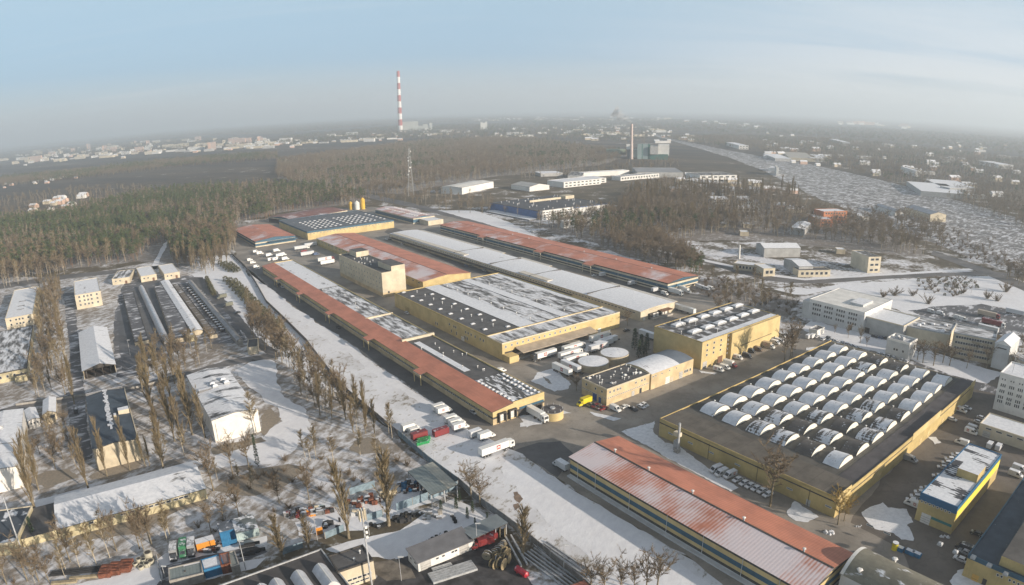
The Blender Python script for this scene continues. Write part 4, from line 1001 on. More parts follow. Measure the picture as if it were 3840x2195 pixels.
# ---- 14 yellow block with blue fascia at the bottom right
b = Bld('shop_building', 'large yellow building with blue fascia and dark felt roof, cut by the bottom right corner', 'shop', cl_(1715, 1000), cl_(2450, 0), cl_(2548, 1310), 7.4, ext=(0, 10, 16, 0))
b.walls([M_YEL2, M_BLUE], [(-0.3, 6.3, 0), (6.3, 7.4, 1)]); b.flat(M_FELTBL, 0.35, M_BLUE)
L_, W_ = b.L, b.W
b.wins('W', [9.5+i*1.1 for i in range(2)]+[13.0+i*1.25 for i in range(20)], 5.2, 0.8, 0.9); b.wins('W', [12.0+i*1.25 for i in range(6)], 2.0, 0.9, 1.4)
b.door('W', 3.8, 2.0, 2.2, plain('orange_door', (0.62, 0.38, 0.10), 0.06)); b.door('W', 6.6, 1.2, 2.2, M_DARK)
q = b.local(*cl_(2215, 1015), 10.5); 
b.blk('upper_storey', q[0], L_, -10, q[1], 7.3, 10.5, M_YEL2, snowy('upper_felt', (0.105, 0.10, 0.095), 0.06, 0.4))
b.hoods([(q[0]-2.5+((i*7) % 3-1)*0.6, q[1]-3+i*5.0) for i in range(5)], 7.4, 1.6, 1.4, 0.8, M_STEEL, 'vent_box')

# ---- 15 arched roof hall at the bottom
cn = kk(3100, 1830)
b = Bld('arched_hall', 'hall with low arched grey-green roof, white edge and white roof vents at the bottom edge', 'hall', cn(215, 1290), cn(640, 950), cn(480, 1440), 7.4, ext=(0, 0, 30, 0))
b.walls([M_PALEG, M_BLUE2], [(-0.3, 7.4, 0)])
mb = MB(); vault(mb, -0.3, b.L+0.3, 0, b.W, 7.4, 3.4, 14); mb.build('roof', [snowy('arched_roof', (0.20, 0.19, 0.15), 0.30, 0.3, (2, 0.7), 0.05, detail=8), M_WHITE], b.r)
mb = MB()
for i in range(14):
    P = [(-0.3+(b.L+0.6)*k/14, 7.4+3.4*(1-abs(2*k/14-1)**2)+0.22) for k in (i, i+1)]
    mb.add([(P[0][0], b.W-0.7, P[0][1]+0.15), (P[1][0], b.W-0.7, P[1][1]+0.15), (P[1][0], b.W+0.3, P[1][1]+0.15), (P[0][0], b.W+0.3, P[0][1]+0.15)], [(0, 1, 2, 3)])
    mb.add([(P[0][0], b.W+0.3, P[0][1]+0.15), (P[1][0], b.W+0.3, P[1][1]+0.15), (P[1][0], b.W+0.3, P[1][1]-0.5), (P[0][0], b.W+0.3, P[0][1]-0.5)], [(0, 1, 2, 3)])
mb.build('roof_edge', M_WHITE, b.r)
b.vents([(b.L*0.9, b.W-9), (b.L*0.62, b.W-8), (b.L*0.55, b.W-12), (b.L*0.92, b.W-28), (b.L*0.15, b.W-4)], 8.4, h=1.6, r=0.8, name='roof_vent', m=M_WHITE)

# ---- storage tanks and the like inside the compound
def tank(pix, r, h, roofm, label, wallm=M_STUCCO, rail=0):
    p = G(*pix); t_ = thing('storage_tank', label, 'tank', (p.x, p.y, 0))
    mb = MB(); mb.cyl((0, 0, -0.2), (0, 0, h), r, n=40, caps=False, m=0); mb.build('shell', wallm, t_)
    mb = MB(); mb.cyl((0, 0, h-0.05), (0, 0, h+0.08), r*1.015, n=40, m=1, smooth=False); mb.cyl((0, 0, h+0.08), (0, 0, h+0.45), r*0.97, r*0.12, n=40, m=0); mb.build('roof', [roofm, M_CONC], t_)
    if rail:
        mb = MB()
        for i in range(rail):
            a = 2*math.pi*i/rail; mb.cyl((r*0.9*math.cos(a), r*0.9*math.sin(a), h), (r*0.9*math.cos(a), r*0.9*math.sin(a), h+1.0), 0.12, n=5)
        mb.cyl((0, 0, h+0.2), (0, 0, h+0.9), r*0.25, n=10); mb.build('vent', M_STEEL, t_)
    return t_
M_TANKS = snowy('tank_snow', (0.16, 0.15, 0.14), 0.92, 0.25, detail=6)
tank(cd(1690, 915), 7.7, 3.6, M_TANKS, 'wide low round tank with a nearly unbroken white snow lid')
tank(cd(2005, 800), 7.3, 4.2, snowy('tank_snow_b', (0.16, 0.15, 0.14), 0.80, 0.3), 'round tank with a dark rim of melted snow, next to the fir trees')
tank(ca(1560, 1050), 4.6, 3.6, snowy('tank_top', (0.11, 0.10, 0.10), 0.06, 0.5), 'small round yellow tank with dark top and railing posts beside the loading gable', M_YEL, 9)
# ------------------------------------------------------------------ barracks side, left of the fence
cA, cB, cC, cD, cE, cF, cG_, cH = kk(560, 1300), kk(0, 1640), kk(0, 950), kk(0, 1300), kk(0, 1830), kk(560, 1830), kk(1080, 1830), kk(1640, 1830)
M_PLASTER = plain('white_sunny_plaster', (0.74, 0.71, 0.66), 0.07, 0.3, streak=True)
M_OLDWALL = plain('stained_cream', (0.50, 0.44, 0.28), 0.22, 0.35, streak=True)
b = Bld('store_hall', 'white-gabled store hall with melting snow on its pitched roof and boxy roof vents', 'store hall', cA(930, 1110), cA(1625, 950), cA(590, 430), 10.1)
b.walls([M_PLASTER]); b.gable([M_SNOWMELT, M_SNOWMELT, M_DARK], 1.2, 'y', 0.15, M_PLASTER)
L_, W_ = b.L, b.W
b.hoods([(L_*0.42, W_*0.62), (L_*0.45, W_*0.56), (L_*0.70, W_*0.66), (L_*0.74, W_*0.59)], 11.0, 2.6, 2.2, 1.6, M_SNOWROOF, 'vent_box')
b.blk('vent_duct', L_*0.05, L_*0.36, W_*0.54, W_*0.54+2, 10.4, 11.6, M_SNOWROOF)
b.blk('cornice', -0.12, L_+0.12, -0.14, -0.02, 8.8, 9.9, plain('cornice_white', (0.70, 0.67, 0.62), 0.05))
mb = MB(); mb.cyl((1.2, -0.15, 0), (1.2, -0.15, 8.6), 0.09, n=5); mb.build('downpipe', M_STEEL, b.r)
b = Bld('store_hall', 'store hall with blue-black felt roof, snow along its ridge, poplars at its gable', 'store hall', cB(1385, 195), cB(2060, 40), cD(1270, 750), 9.0)
b.walls([M_STUCCO]); L_, W_ = b.L, b.W
b.gable([M_FELTBL, M_FELTBL, M_DARK], 1.0, 'y', 0.15, M_STUCCO)
mb = MB()
rr = random.Random(4)
for i in range(26):
    y = W_*0.22+i*W_*0.03; mb.box(L_*0.5-rr.uniform(0.4, 1.6), L_*0.5+rr.uniform(0.2, 1.2), y, y+W_*rr.uniform(0.02, 0.04), 10.1, 10.32)
ob = mb.build('ridge_snow', M_SNOWROOF, b.r); ob['kind'] = 'stuff'
b.blk('roof_house', L_*0.72, L_*0.98, W_*0.46, W_*0.52, 9.4, 11.4, M_CREAM, M_SNOWROOF); b.blk('roof_house', L_*0.6, L_*0.66, W_*0.42, W_*0.46, 9.4, 10.8, M_CREAM, M_SNOWROOF)
b.blk('far_parapet', 0, L_, W_-0.4, W_+0.02, 9.0, 10.4, M_SNOWROOF); b.blk('front_coping', -0.1, L_+0.1, -0.12, 0.3, 8.9, 9.35, M_CREAM)
mb = MB(); mb.box(L_, L_+0.4, 0, W_, 9.0, 9.5); mb.build('side_coping', M_CREAM, b.r)
b = Bld('store_hall', 'white-walled store hall under an even snow roof, cut by the left edge of the view', 'store hall', cB(260, 435), cB(-420, 590), cD(330, 935), 8.9)
b.walls([M_PLASTER]); b.gable([M_SNOWRIB, M_SNOWMELT, M_DARK], 1.0, 'y', 0.2, M_PLASTER); b.hoods([(b.L*0.55, b.W*0.35), (b.L*0.7, b.W*0.36)], 9.7, 4.0, 2.0, 1.6, M_WHITE, 'vent_box')
b = Bld('vehicle_shed', 'open-ended shed under a broad snowy roof with ribbed right slope beside the parade yard', 'shed', cD(1235, 370), cD(1710, 240), cC(1170, 1190), 4.6)
L_, W_ = b.L, b.W
b.gable([M_SNOWROOF, snowy('rib_snow', (0.22, 0.21, 0.20), 0.88, 0.3, (0.3, 1.2), 0.06, ribs=1.6, ribaxis='Y', ribdepth=1.6), M_DARK], 2.4, 'y', 0.5, M_DARK, mid=0.55)
b.blk('back_wall', 0.3, L_-0.3, W_-0.4, W_, -0.2, 4.6, M_STUCCO); b.blk('side_wall', 0.0, 0.3, 0, W_, -0.2, 4.6, M_STUCCO); b.blk('side_wall', L_-0.3, L_, 0, W_, -0.2, 4.6, M_STUCCO)
for x in (0.1, 0.35, 0.6, 0.85): b.blk('post', L_*x-0.2, L_*x+0.2, 0, 0.4, -0.2, 4.6 if x in (0.1, 0.85) else 5.6, M_DARK)
b.blk('inner_floor', 0.3, L_-0.3, 0.1, W_-0.5, -0.1, 0.1, M_SOIL)
b = Bld('barrack_block', 'three-storey cream barrack block with twelve sunny windows and a streaky snow roof', 'barracks', cC(1115, 635), cC(1505, 590), cC(1110, 425), 10.8)
b.walls([M_CREAM]); b.flat(M_FELT3, 0.3, M_CREAM)
for z in (9.2, 6.2, 3.2): b.wins('S', [b.L*q for q in (0.16, 0.34, 0.48, 0.62, 0.84)], z, 1.5, 1.7, M_GLASS, M_FRAME, 1)
b = Bld('barrack_block', 'two-storey cream barrack block with three scraped marks in its roof snow, far left', 'barracks', cC(75, 985), cC(490, 905), cC(190, 562), 7.6)
b.walls([M_CREAM]); b.flat(M_SNOWROOF, 0.3, M_CREAM)
for z in (5.9, 2.9): b.wins('S', [b.L*q for q in (0.18, 0.38, 0.50, 0.62, 0.82)], z, 1.4, 1.5)
for y in (0.22, 0.34, 0.50): b.blk('roof_hatch', b.L*0.35, b.L*0.62, b.W*y, b.W*y+0.6, 7.6, 7.9, M_FELT)
b.blk('stair_bay', b.L, b.L+2.2, 1, b.W-1, -0.2, 7.0, M_BEIGE)
b = Bld('barrack_block', 'single-storey stained block with patchy roof snow in front of the left two-storey barracks', 'barracks', cD(-420, 490), cD(400, 320), cC(20, 1170), 5.6)
b.walls([M_OLDWALL]); b.flat(M_FELT2, 0.3, M_DARK); b.wins('S', b.spread('S', 7), 3.2, 1.4, 1.6); b.wins('E', b.spread('E', 12), 3.0, 1.4, 1.4)
b.blk('porch', b.L*0.76, b.L*0.98, -4.0, 0, -0.2, 3.4, M_OLDWALL, M_FELT)
b = Bld('long_barn', 'long low barn with stained cream wall, small square windows and snow roof', 'barn', cE(850, 622), cF(870, 78), cB(812, 905), 4.1)
L_, W_ = b.L, b.W
b.walls([M_OLDWALL]); b.gable([snowy('barn_front', (0.15, 0.145, 0.14), 0.74, 0.10, (0.6, 1.2), 0.04, detail=9), M_SNOWROOF, M_DARK], 1.6, 'x', 0.3, M_OLDWALL, mid=0.62)
b.wins('S', [L_*q for q in (0.22, 0.30, 0.36, 0.43, 0.49, 0.56, 0.62, 0.66, 0.70, 0.74, 0.79, 0.825, 0.86)], 3.2, 1.7, 0.9)
b.blk('lean_to', -12, -0.4, 1.5, W_-1.5, -0.2, 3.1, M_OLDWALL, M_FELT)
b = Bld('store_shed', 'low shed with blue-black roof and stained wall beside a white pole, bottom left', 'shed', cE(-420, 900), cE(260, 740), cE(0, 340), 4.5)
b.walls([M_OLDWALL]); b.flat(snowy('shed_felt', (0.07, 0.085, 0.105), 0.36, 0.15, soft=0.03, detail=8), 0.3, M_CREAM); b.door('S', b.L-9, 2.4, 2.6, M_STUCCO)
for (u0, u1, v1, bk, lb) in (((1670, 392), (1915, 388), (1630, 285), 'M', 'small sunlit cream hut with half-melted striped roof snow at the yard end'), ((2100, 352), (2345, 328), (2035, 225), 'S', 'small sunlit cream hut with one window and a dark door, middle of three'), ((2450, 315), (2680, 280), (2350, 190), 'S', 'small sunlit hut with pink wall section and brown door, rightmost of three')):
    b = Bld('hut', lb, 'hut', cC(*u0), cC(*u1), cC(*v1), 5.0, group='sunlit huts at the end of the yard')
    b.walls([M_CREAM]); b.flat(M_FELT2 if bk == 'M' else M_SNOWROOF, 0.2, M_CREAM)
    b.wins('S', [b.L*0.2, b.L*0.45], 3.0, 1.4, 1.3); b.door('S', b.L*0.78, 1.8, 2.6, M_DOORBR)
cK = kk(560, 950)
b = Bld('long_shed', 'very long low shed with ribbed snowy roof across the parade yard', 'shed', cK(640, 1175), cK(860, 1240), cK(170, 425), 2.8, snap=False, lead='y')
b.walls([M_STUCCO]); b.gable([snowy('rib_snow2', (0.22, 0.21, 0.20), 0.90, 0.3, (0.3, 1.2), 0.06, ribs=2.0, ribaxis='X', ribdepth=2.0), M_SNOWRIB, M_DARK], 0.8, 'y', 0.3, M_STUCCO)
b = Bld('greenhouse', 'long silvery half-round roof like a tunnel across the dark yard', 'greenhouse', cC(2430, 1310), cC(2550, 1290), cC(2060, 500), 2.2, snap=False, lead='y')
mb = MB(); vault(mb, 0, b.L, 0, b.W, 0.4, 2.6, 8, p=2.4); mb.build('roof', [plain('silver_film', (0.46, 0.48, 0.53), 0.15, 0.3, 0.35), M_STEEL], b.r); b.blk('base_wall', 0, b.L, 0, b.W, -0.2, 0.4, M_CONC)
b = Bld('long_shed', 'narrow long grey-roofed shed between the pale bundles and the snow strip', 'shed', cK(1310, 1310), cK(1400, 1300), cK(575, 420), 3.0, snap=False, lead='y')
b.walls([M_CONC]); b.gable([plain('shed_grey', (0.34, 0.35, 0.37), 0.15, 0.3), plain('shed_grey2', (0.28, 0.27, 0.26), 0.15, 0.3), M_DARK], 0.9, 'y', 0.3, M_CONC)
b = Bld('guard_hut', 'small flat-roofed cream hut at the end of the narrow grey shed by the crossroad', 'hut', cA(1460, 20), cA(1615, 0), cK(1480, 1290), 4.1)
b.walls([M_CREAM]); b.flat(M_FELT, 0.2, M_CREAM)
b = Bld('hut', 'narrow cream hut with a snow cap at the lower end of the ribbed long shed', 'hut', cK(555, 1235), cK(665, 1215), cK(545, 1205), 4.0, snap=False)
b.walls([M_OLDWALL]); b.flat(M_SNOWROOF, 0.2, M_CREAM)
b = Bld('cottage', 'little house with snow roof under the bare tree by the left road', 'cottage', cD(640, 1020), cD(830, 1005), cD(620, 810), 3.6)
b.walls([M_STUCCO]); b.gable([M_SNOWROOF, M_SNOWROOF, M_DARK], 1.2, 'y', 0.3, M_STUCCO); b.door('S', b.L*0.4, 1.2, 2.0, M_DARK); b.blk('porch', b.L*0.3, b.L*0.9, -4, 0, 0, 2.6, M_STUCCO, M_FELT)
b = Bld('shed', 'small lean shed with snowy roof and three openings right of the left-edge store hall', 'shed', cD(420, 1120), cD(590, 1080), cD(345, 960), 4.0)
b.walls([M_PLASTER]); b.gable([M_SNOWROOF, M_SNOWROOF, M_DARK], 0.8, 'y', 0.2, M_PLASTER); b.wins('S', b.spread('S', 3, 0.3, 0.3), 2.6, 0.9, 0.9)

for (p0, p1, p2, h, lb) in ((cK(345, 1285), cK(610, 1190), cK(70, 500), 2.6, 'long flat dark roof streaked with snow between silver tunnel and ribbed shed'), (cC(2010, 1330), cC(2230, 1325), cC(1830, 600), 2.4, 'long flat dark roof left of the silver tunnel'), (cK(900, 1225), cK(1010, 1200), cK(345, 470), 2.4, 'narrow flat brown roof between ribbed shed and the bales')):
    b = Bld('long_shed', lb, 'shed', p0, p1, p2, h, snap=False, lead='y'); b.walls([M_STUCCO]); b.flat(snowy('streaked_'+lb[10:14], (0.115, 0.115, 0.125) if 'dark' in lb else (0.16, 0.135, 0.11), 0.36, 0.18, (0.7, 2.0), 0.08, seams=9, detail=9), 0.25, M_DARK)
# pale snow-capped bundles in two rows beside the narrow shed
mb = MB(); mb.box(-1.3, 1.3, -1.0, 1.0, 0, 1.5, 0); mb.box(-1.35, 1.35, -1.05, 1.05, 1.5, 1.75, 1)
me = mb.mesh('bale', [plain('dark_bale', (0.10, 0.09, 0.085), 0.2, 1.0), M_SNOWROOF])
n_ = 0
for (a, c, n) in (((590, 545), (1095, 1165), 19), ((660, 520), (1110, 1070), 17)):
    for i in range(n):
        q = i/(n-1); p = G(*cK(a[0]+(c[0]-a[0])*q, a[1]+(c[1]-a[1])*q))
        ob = link('bale', me, None, p, rnd.uniform(-0.1, 0.1)); tag(ob, 'dark snow-capped bale standing in the double row beside the narrow grey shed', 'bale', 'snow-capped bales in a double row')

# ------------------------------------------------------------------ fences and walls
def fence(pix, h, m, label, name='fence', post=0.0, z=0.0, t=0.18, cat='fence'):
    P = [G(*p) for p in pix]; r = thing(name, label, cat, P[0])
    mb = MB(); pb = MB()
    for a, c in zip(P, P[1:]):
        a, c = a-P[0], c-P[0]; d = (c-a).normalized(); n = Vector((-d.y, d.x, 0))*t/2
        v = [a-n, c-n, c+n, a+n]
        mb.add([(q.x, q.y, -0.1) for q in v]+[(q.x, q.y, h) for q in v], [(0, 1, 5, 4), (1, 2, 6, 5), (2, 3, 7, 6), (3, 0, 4, 7), (4, 5, 6, 7)])
        if post:
            k = max(1, int((c-a).length/post))
            for i in range(k):
                q = a.lerp(c, i/k); pb.box(q.x-0.14, q.x+0.14, q.y-0.14, q.y+0.14, -0.1, h+0.12)
    mb.build('panel', m, r)
    if post: ob = pb.build('post', M_CONC, r); ob['kind'] = 'stuff'
    return r
M_PANEL = plain('concrete_panels', (0.27, 0.275, 0.28), 0.2, 0.5, streak=True)
M_PANELB = plain('blue_grey_panels', (0.20, 0.27, 0.32), 0.2, 0.5, streak=True)
fence(FENCE[:6], 2.2, plain('dark_panels', (0.17, 0.15, 0.14), 0.2, 0.5), 'dark panel fence running along the far snow strip', post=4)
fence(FENCE[5:10], 2.2, plain('dark_panels_b', (0.17, 0.16, 0.16), 0.2, 0.5), 'dark panel fence half hidden by the row of bare trees', post=4)
fence(FENCE[9:12], 2.6, M_PANELB, 'blue-grey panel fence beside the parked red trailers', post=4)
fence(FENCE[11:15], 2.8, M_PANEL, 'grey concrete panel fence beside the fir saplings and canopy', post=3)
fence(FENCE[14:], 2.4, plain('wire_fence', (0.22, 0.20, 0.18), 0.2, 0.5), 'weathered fence overgrown with scrub at the lower snow strip', post=3)
q1 = kk(1080, 1640)
fence([q1(2540, 760), q1(2100, 930), q1(1620, 1100)], 3.0, M_PANELB, 'blue-grey sheet fence in front of the scrap canopy', post=5)
fence([q1(1420, 1180), q1(1180, 1250)], 2.6, M_PANELB, 'short blue-grey fence length behind the left poplar', post=5)
fence([cG_(560, 760), cG_(840, 640)], 2.4, M_PANELB, 'pale blue fence below the orange box', post=5)
fence([q1(920, 860), q1(1300, 740)], 2.6, M_PANELB, 'blue-grey fence at the back of the scrap yard', post=5)
fence([cF(1980, 1000), cF(2300, 890)], 2.2, M_PANELB, 'pale blue fence between two bushy trees', post=5)
fence([cE(2350, 1060), cE(2420, 1440)], 1.6, plain('mesh_fence', (0.28, 0.32, 0.36), 0.1, 0.5), 'low mesh fence on the snowy depot yard', post=3)
b_ = kk(560, 1300)
fence([(60, 1522), (290, 1490), (520, 1455), (690, 1412)], 1.1, M_CONC, 'low kerb wall along the barracks cross road')
# ------------------------------------------------------------------ things beyond the compound
M_HVY = plain('warm_white_sheet', (0.70, 0.69, 0.66), 0.08, 0.1)
M_PLANT = plain('plant_grey', (0.40, 0.42, 0.40), 0.12, 0.03)
M_PLANTL = plain('plant_pale', (0.66, 0.66, 0.63), 0.1, 0.03)
M_GREENG = plain('grey_green_sheet', (0.26, 0.34, 0.34), 0.1, 0.05)
M_GREEND = plain('dark_green_sheet', (0.06, 0.16, 0.14), 0.1, 0.05)
M_BRICK = plain('orange_brick', (0.46, 0.18, 0.085), 0.15, 0.2)
M_TREDB = plain('chimney_red', (0.38, 0.09, 0.08), 0.1, 0.05)
M_TWHT = plain('chimney_white', (0.76, 0.74, 0.72), 0.05, 0.05)
def simple(name, label, cat, p0, p1, p2, h, wall, roof, rise=0.0, along='x', nwin=0, floors=1, snap=True, group=None, lead='x', size=None, wf='S', gm=None):
    b = Bld(name, label, cat, p0, p1, p2, h, snap, group=group, lead=lead, size=size)
    b.walls([wall])
    if rise: b.gable([roof, roof, M_DARK], rise, along, 0.2, gm or wall)
    else: b.flat(roof, 0.3, wall)
    for k in range(floors if nwin else 0): b.wins(wf, b.spread(wf, nwin), h*(k+0.55)/floors, (b.L if wf in 'SN' else b.W)/nwin*0.55, h/floors*0.45)
    return b
# compound's far end
cw2, cx2 = kk(860, 780), kk(1440, 780)
b = Bld('market_hall', 'small square red-roofed hall with blue gable at the far end beside the forest', 'market hall', cw2(385, 505), cw2(935, 395), cw2(75, 318), 6.0)
b.walls([M_CREAM, M_BLUE], [(-0.3, 1.2, 0), (1.2, 3.4, 1), (3.4, 4.6, 0), (4.6, 6.0, 1)]); b.gable([M_REDDUST2, M_REDROOF, M_DARK], 2.2, 'y', 0.3, M_BLUE)
b.blk('porch_roof', b.L*0.3, b.L*1.02, -5, 0, 4.0, 4.4, M_BLUE)
b = Bld('factory_hall', 'yellow hall with blue-grey roof dotted with many small snow-capped rooflights at the far end', 'factory hall', cw2(1165, 360), cw2(2465, 185), cw2(740, 190), 8.5)
b.walls([M_YEL, M_BLUE], [(-0.3, 7.0, 0), (7.0, 8.5, 1)]); b.flat(snowy('far_felt', (0.12, 0.135, 0.155), 0.20, 0.3), 0.3, M_BLUE)
b.hoods([(b.L*(0.08+0.058*i), b.W*(0.14+0.10*j)) for i in range(16) for j in range(6) if (i*j+i) % 7], 8.5, 3.0, 1.6, 0.6, M_SNOWROOF)
b.wins('S', b.spread('S', 26), 6.0, 2.0, 0.6)
b = Bld('market_hall', 'maroon-roofed hall with cream eaves strip behind the yellow hall, at the forest edge', 'market hall', cw2(965, 185), cw2(1720, 35), cw2(640, 125), 6.5)
b.walls([M_DARK, M_CREAM], [(-0.3, 5.0, 0), (5.0, 6.5, 1)]); b.gable([M_MAROON, M_MAROON, M_CREAM], 2.0, 'x', 0.3, M_BLUE)
b = Bld('market_hall', 'pale red-roofed hall with two rows of bright rooflights, far end by the yellow silos', 'market hall', cx2(435, 160), cx2(700, 105), kk(1280, 300, 1.990625)(255, 965), 6.5)
b.walls([M_BLUE, M_CREAM], [(-0.3, 1.5, 1), (1.5, 5.2, 0), (5.2, 6.5, 1)]); b.gable([M_REDDUST, M_REDDUST, M_DARK], 1.8, 'y', 0.4, M_BLUE)
b.hoods([(b.L*x, b.W*(0.06+0.062*i)) for x in (0.3, 0.72) for i in range(14)], 7.6, 2.6, 2.2, 0.8, M_WHITE)
simple('hut', 'cream flat-roofed building with canopy right of the pale red-roofed hall', 'hut', cx2(660, 200), cx2(800, 150), cx2(640, 130), 5, M_CREAM, M_SNOWROOF)
cS = kk(1280, 300, 1.990625)
def silo(pix, r, h, m, label, group=None):
    p = G(*pix); t_ = thing('silo', label, 'silo', (p.x, p.y, 0), 0, group)
    mb = MB(); mb.cyl((0, 0, -0.3), (0, 0, h), r, n=18); mb.build('barrel', m, t_)
    mb = MB(); mb.cyl((0, 0, h), (0, 0, h+r*0.8), r, r*0.2, n=18); mb.build('cap', m, t_)
M_SILOY = plain('silo_yellow', (0.66, 0.42, 0.06), 0.08, 0.2)
silo(cS(72, 968), 2.4, 9, M_SILOY, 'shorter yellow silo beside the pale round one'); silo(cS(162, 965), 3.0, 13, M_SILOY, 'tallest yellow silo of the three'); silo(cS(118, 968), 3.6, 9, M_PLANTL, 'pale silo standing between the two yellow ones')
# north-eastern halls
simple('warehouse', 'plain white gabled warehouse by the wood, far centre', 'warehouse', cS(900, 806), cS(1143, 760), cS(737, 800), 10, M_HVY, M_HVY, 1.6, 'x', 0)
simple('hall', 'grey-roofed hall with white gable and small firs in front of it', 'hall', cS(1405, 800), cS(1552, 785), cS(1262, 782), 7, M_HVY, M_GREY, 3.5, 'y')
b = Bld('blue_factory', 'wide blue-clad factory with dark flat roof and white office front, beyond the compound', 'factory', cS(1490, 985), cS(2010, 925), cS(1058, 922), 9.5)
b.walls([M_BLUEW]); b.flat(snowy('blue_felt', (0.085, 0.09, 0.10), 0.12, 0.15), 0.3, M_DARK)
b.blk('office_front', -0.3, b.L*0.44, -3.0, 1.0, -0.3, 11.0, M_WHITE, M_FELT1); b.blk('side_front', b.L*0.44, b.L+0.2, -1.2, 0.5, -0.3, 8.6, M_WHITE)
for z in (8.6, 5.8, 3.0):
    me = win_mesh(2.6, 1.3)
    for i in range(11): ob = link('window', me, b.r, (2.5+i*b.L*0.44/11.5, -3.0, z), math.pi)
b.blk('roof_wall', b.L*0.35, b.L*0.98, b.W*0.66, b.W*0.67, 9.4, 12.0, M_CREAM); b.blk('roof_house', b.L*0.86, b.L*1.0, b.W*0.60, b.W*0.72, 9.4, 13.5, M_CREAM)
b.vents(r_pts(40, 40, 5, b.L-5, 5, b.W-5), 9.5, h=1.8, r=0.8)
b.blk('platform', -14, -0.5, 4, b.W*0.9, -0.1, 1.4, M_SNOWROOF)
for i, (p0, p1, p2, h, wm, rm, rs, lb, nw, fl) in enumerate([
    ((1660, 765), (1860, 730), (1590, 745), 9, M_HVY, M_SNOWROOF, 0, 'cream two-storey works office left of the bare poplars', 9, 2),
    ((1860, 740), (1950, 728), (1800, 722), 8, M_HVY, M_SNOWROOF, 0, 'small cream works building with blue door, right of the works office', 3, 2),
    ((2085, 725), (2375, 700), (2050, 715), 7, M_HVY, M_FELT2, 0, 'long pale works hall with saw-edged roof line', 14, 1),
    ((1810, 695), (2130, 672), (1800, 688), 8, M_HVY, M_SNOWROOF, 0, 'long white-roofed hall behind the works office', 0, 1),
    ((1490, 700), (1640, 690), (1480, 684), 6, M_GREY, M_SNOWROOF, 0, 'low building among satellite dishes', 0, 1),
    ((2210, 690), (2548, 690), (2200, 655), 9, M_GREY, plain('broad_grey_roof', (0.30, 0.31, 0.33), 0.1, 0.05), 0, 'very broad plain grey hall roof by the works', 0, 1),
    ((1690, 715), (1800, 715), (1720, 685), 7, M_GREY, M_FELT1, 0, 'dark-roofed hall between the dishes and the works', 0, 1),
    ((1660, 1060), (1890, 1030), (1650, 1052), 7, M_HVY, M_SNOWROOF, 0, 'low white wall building in front of the blue factory', 7, 1)]):
    simple('works_building', lb, 'works building', cS(*p0), cS(*p1), cS(*p2), h, wm, rm, rs, 'x', nw, fl, snap=(i != 5))
cT = kk(2560, 300, 1.990625)
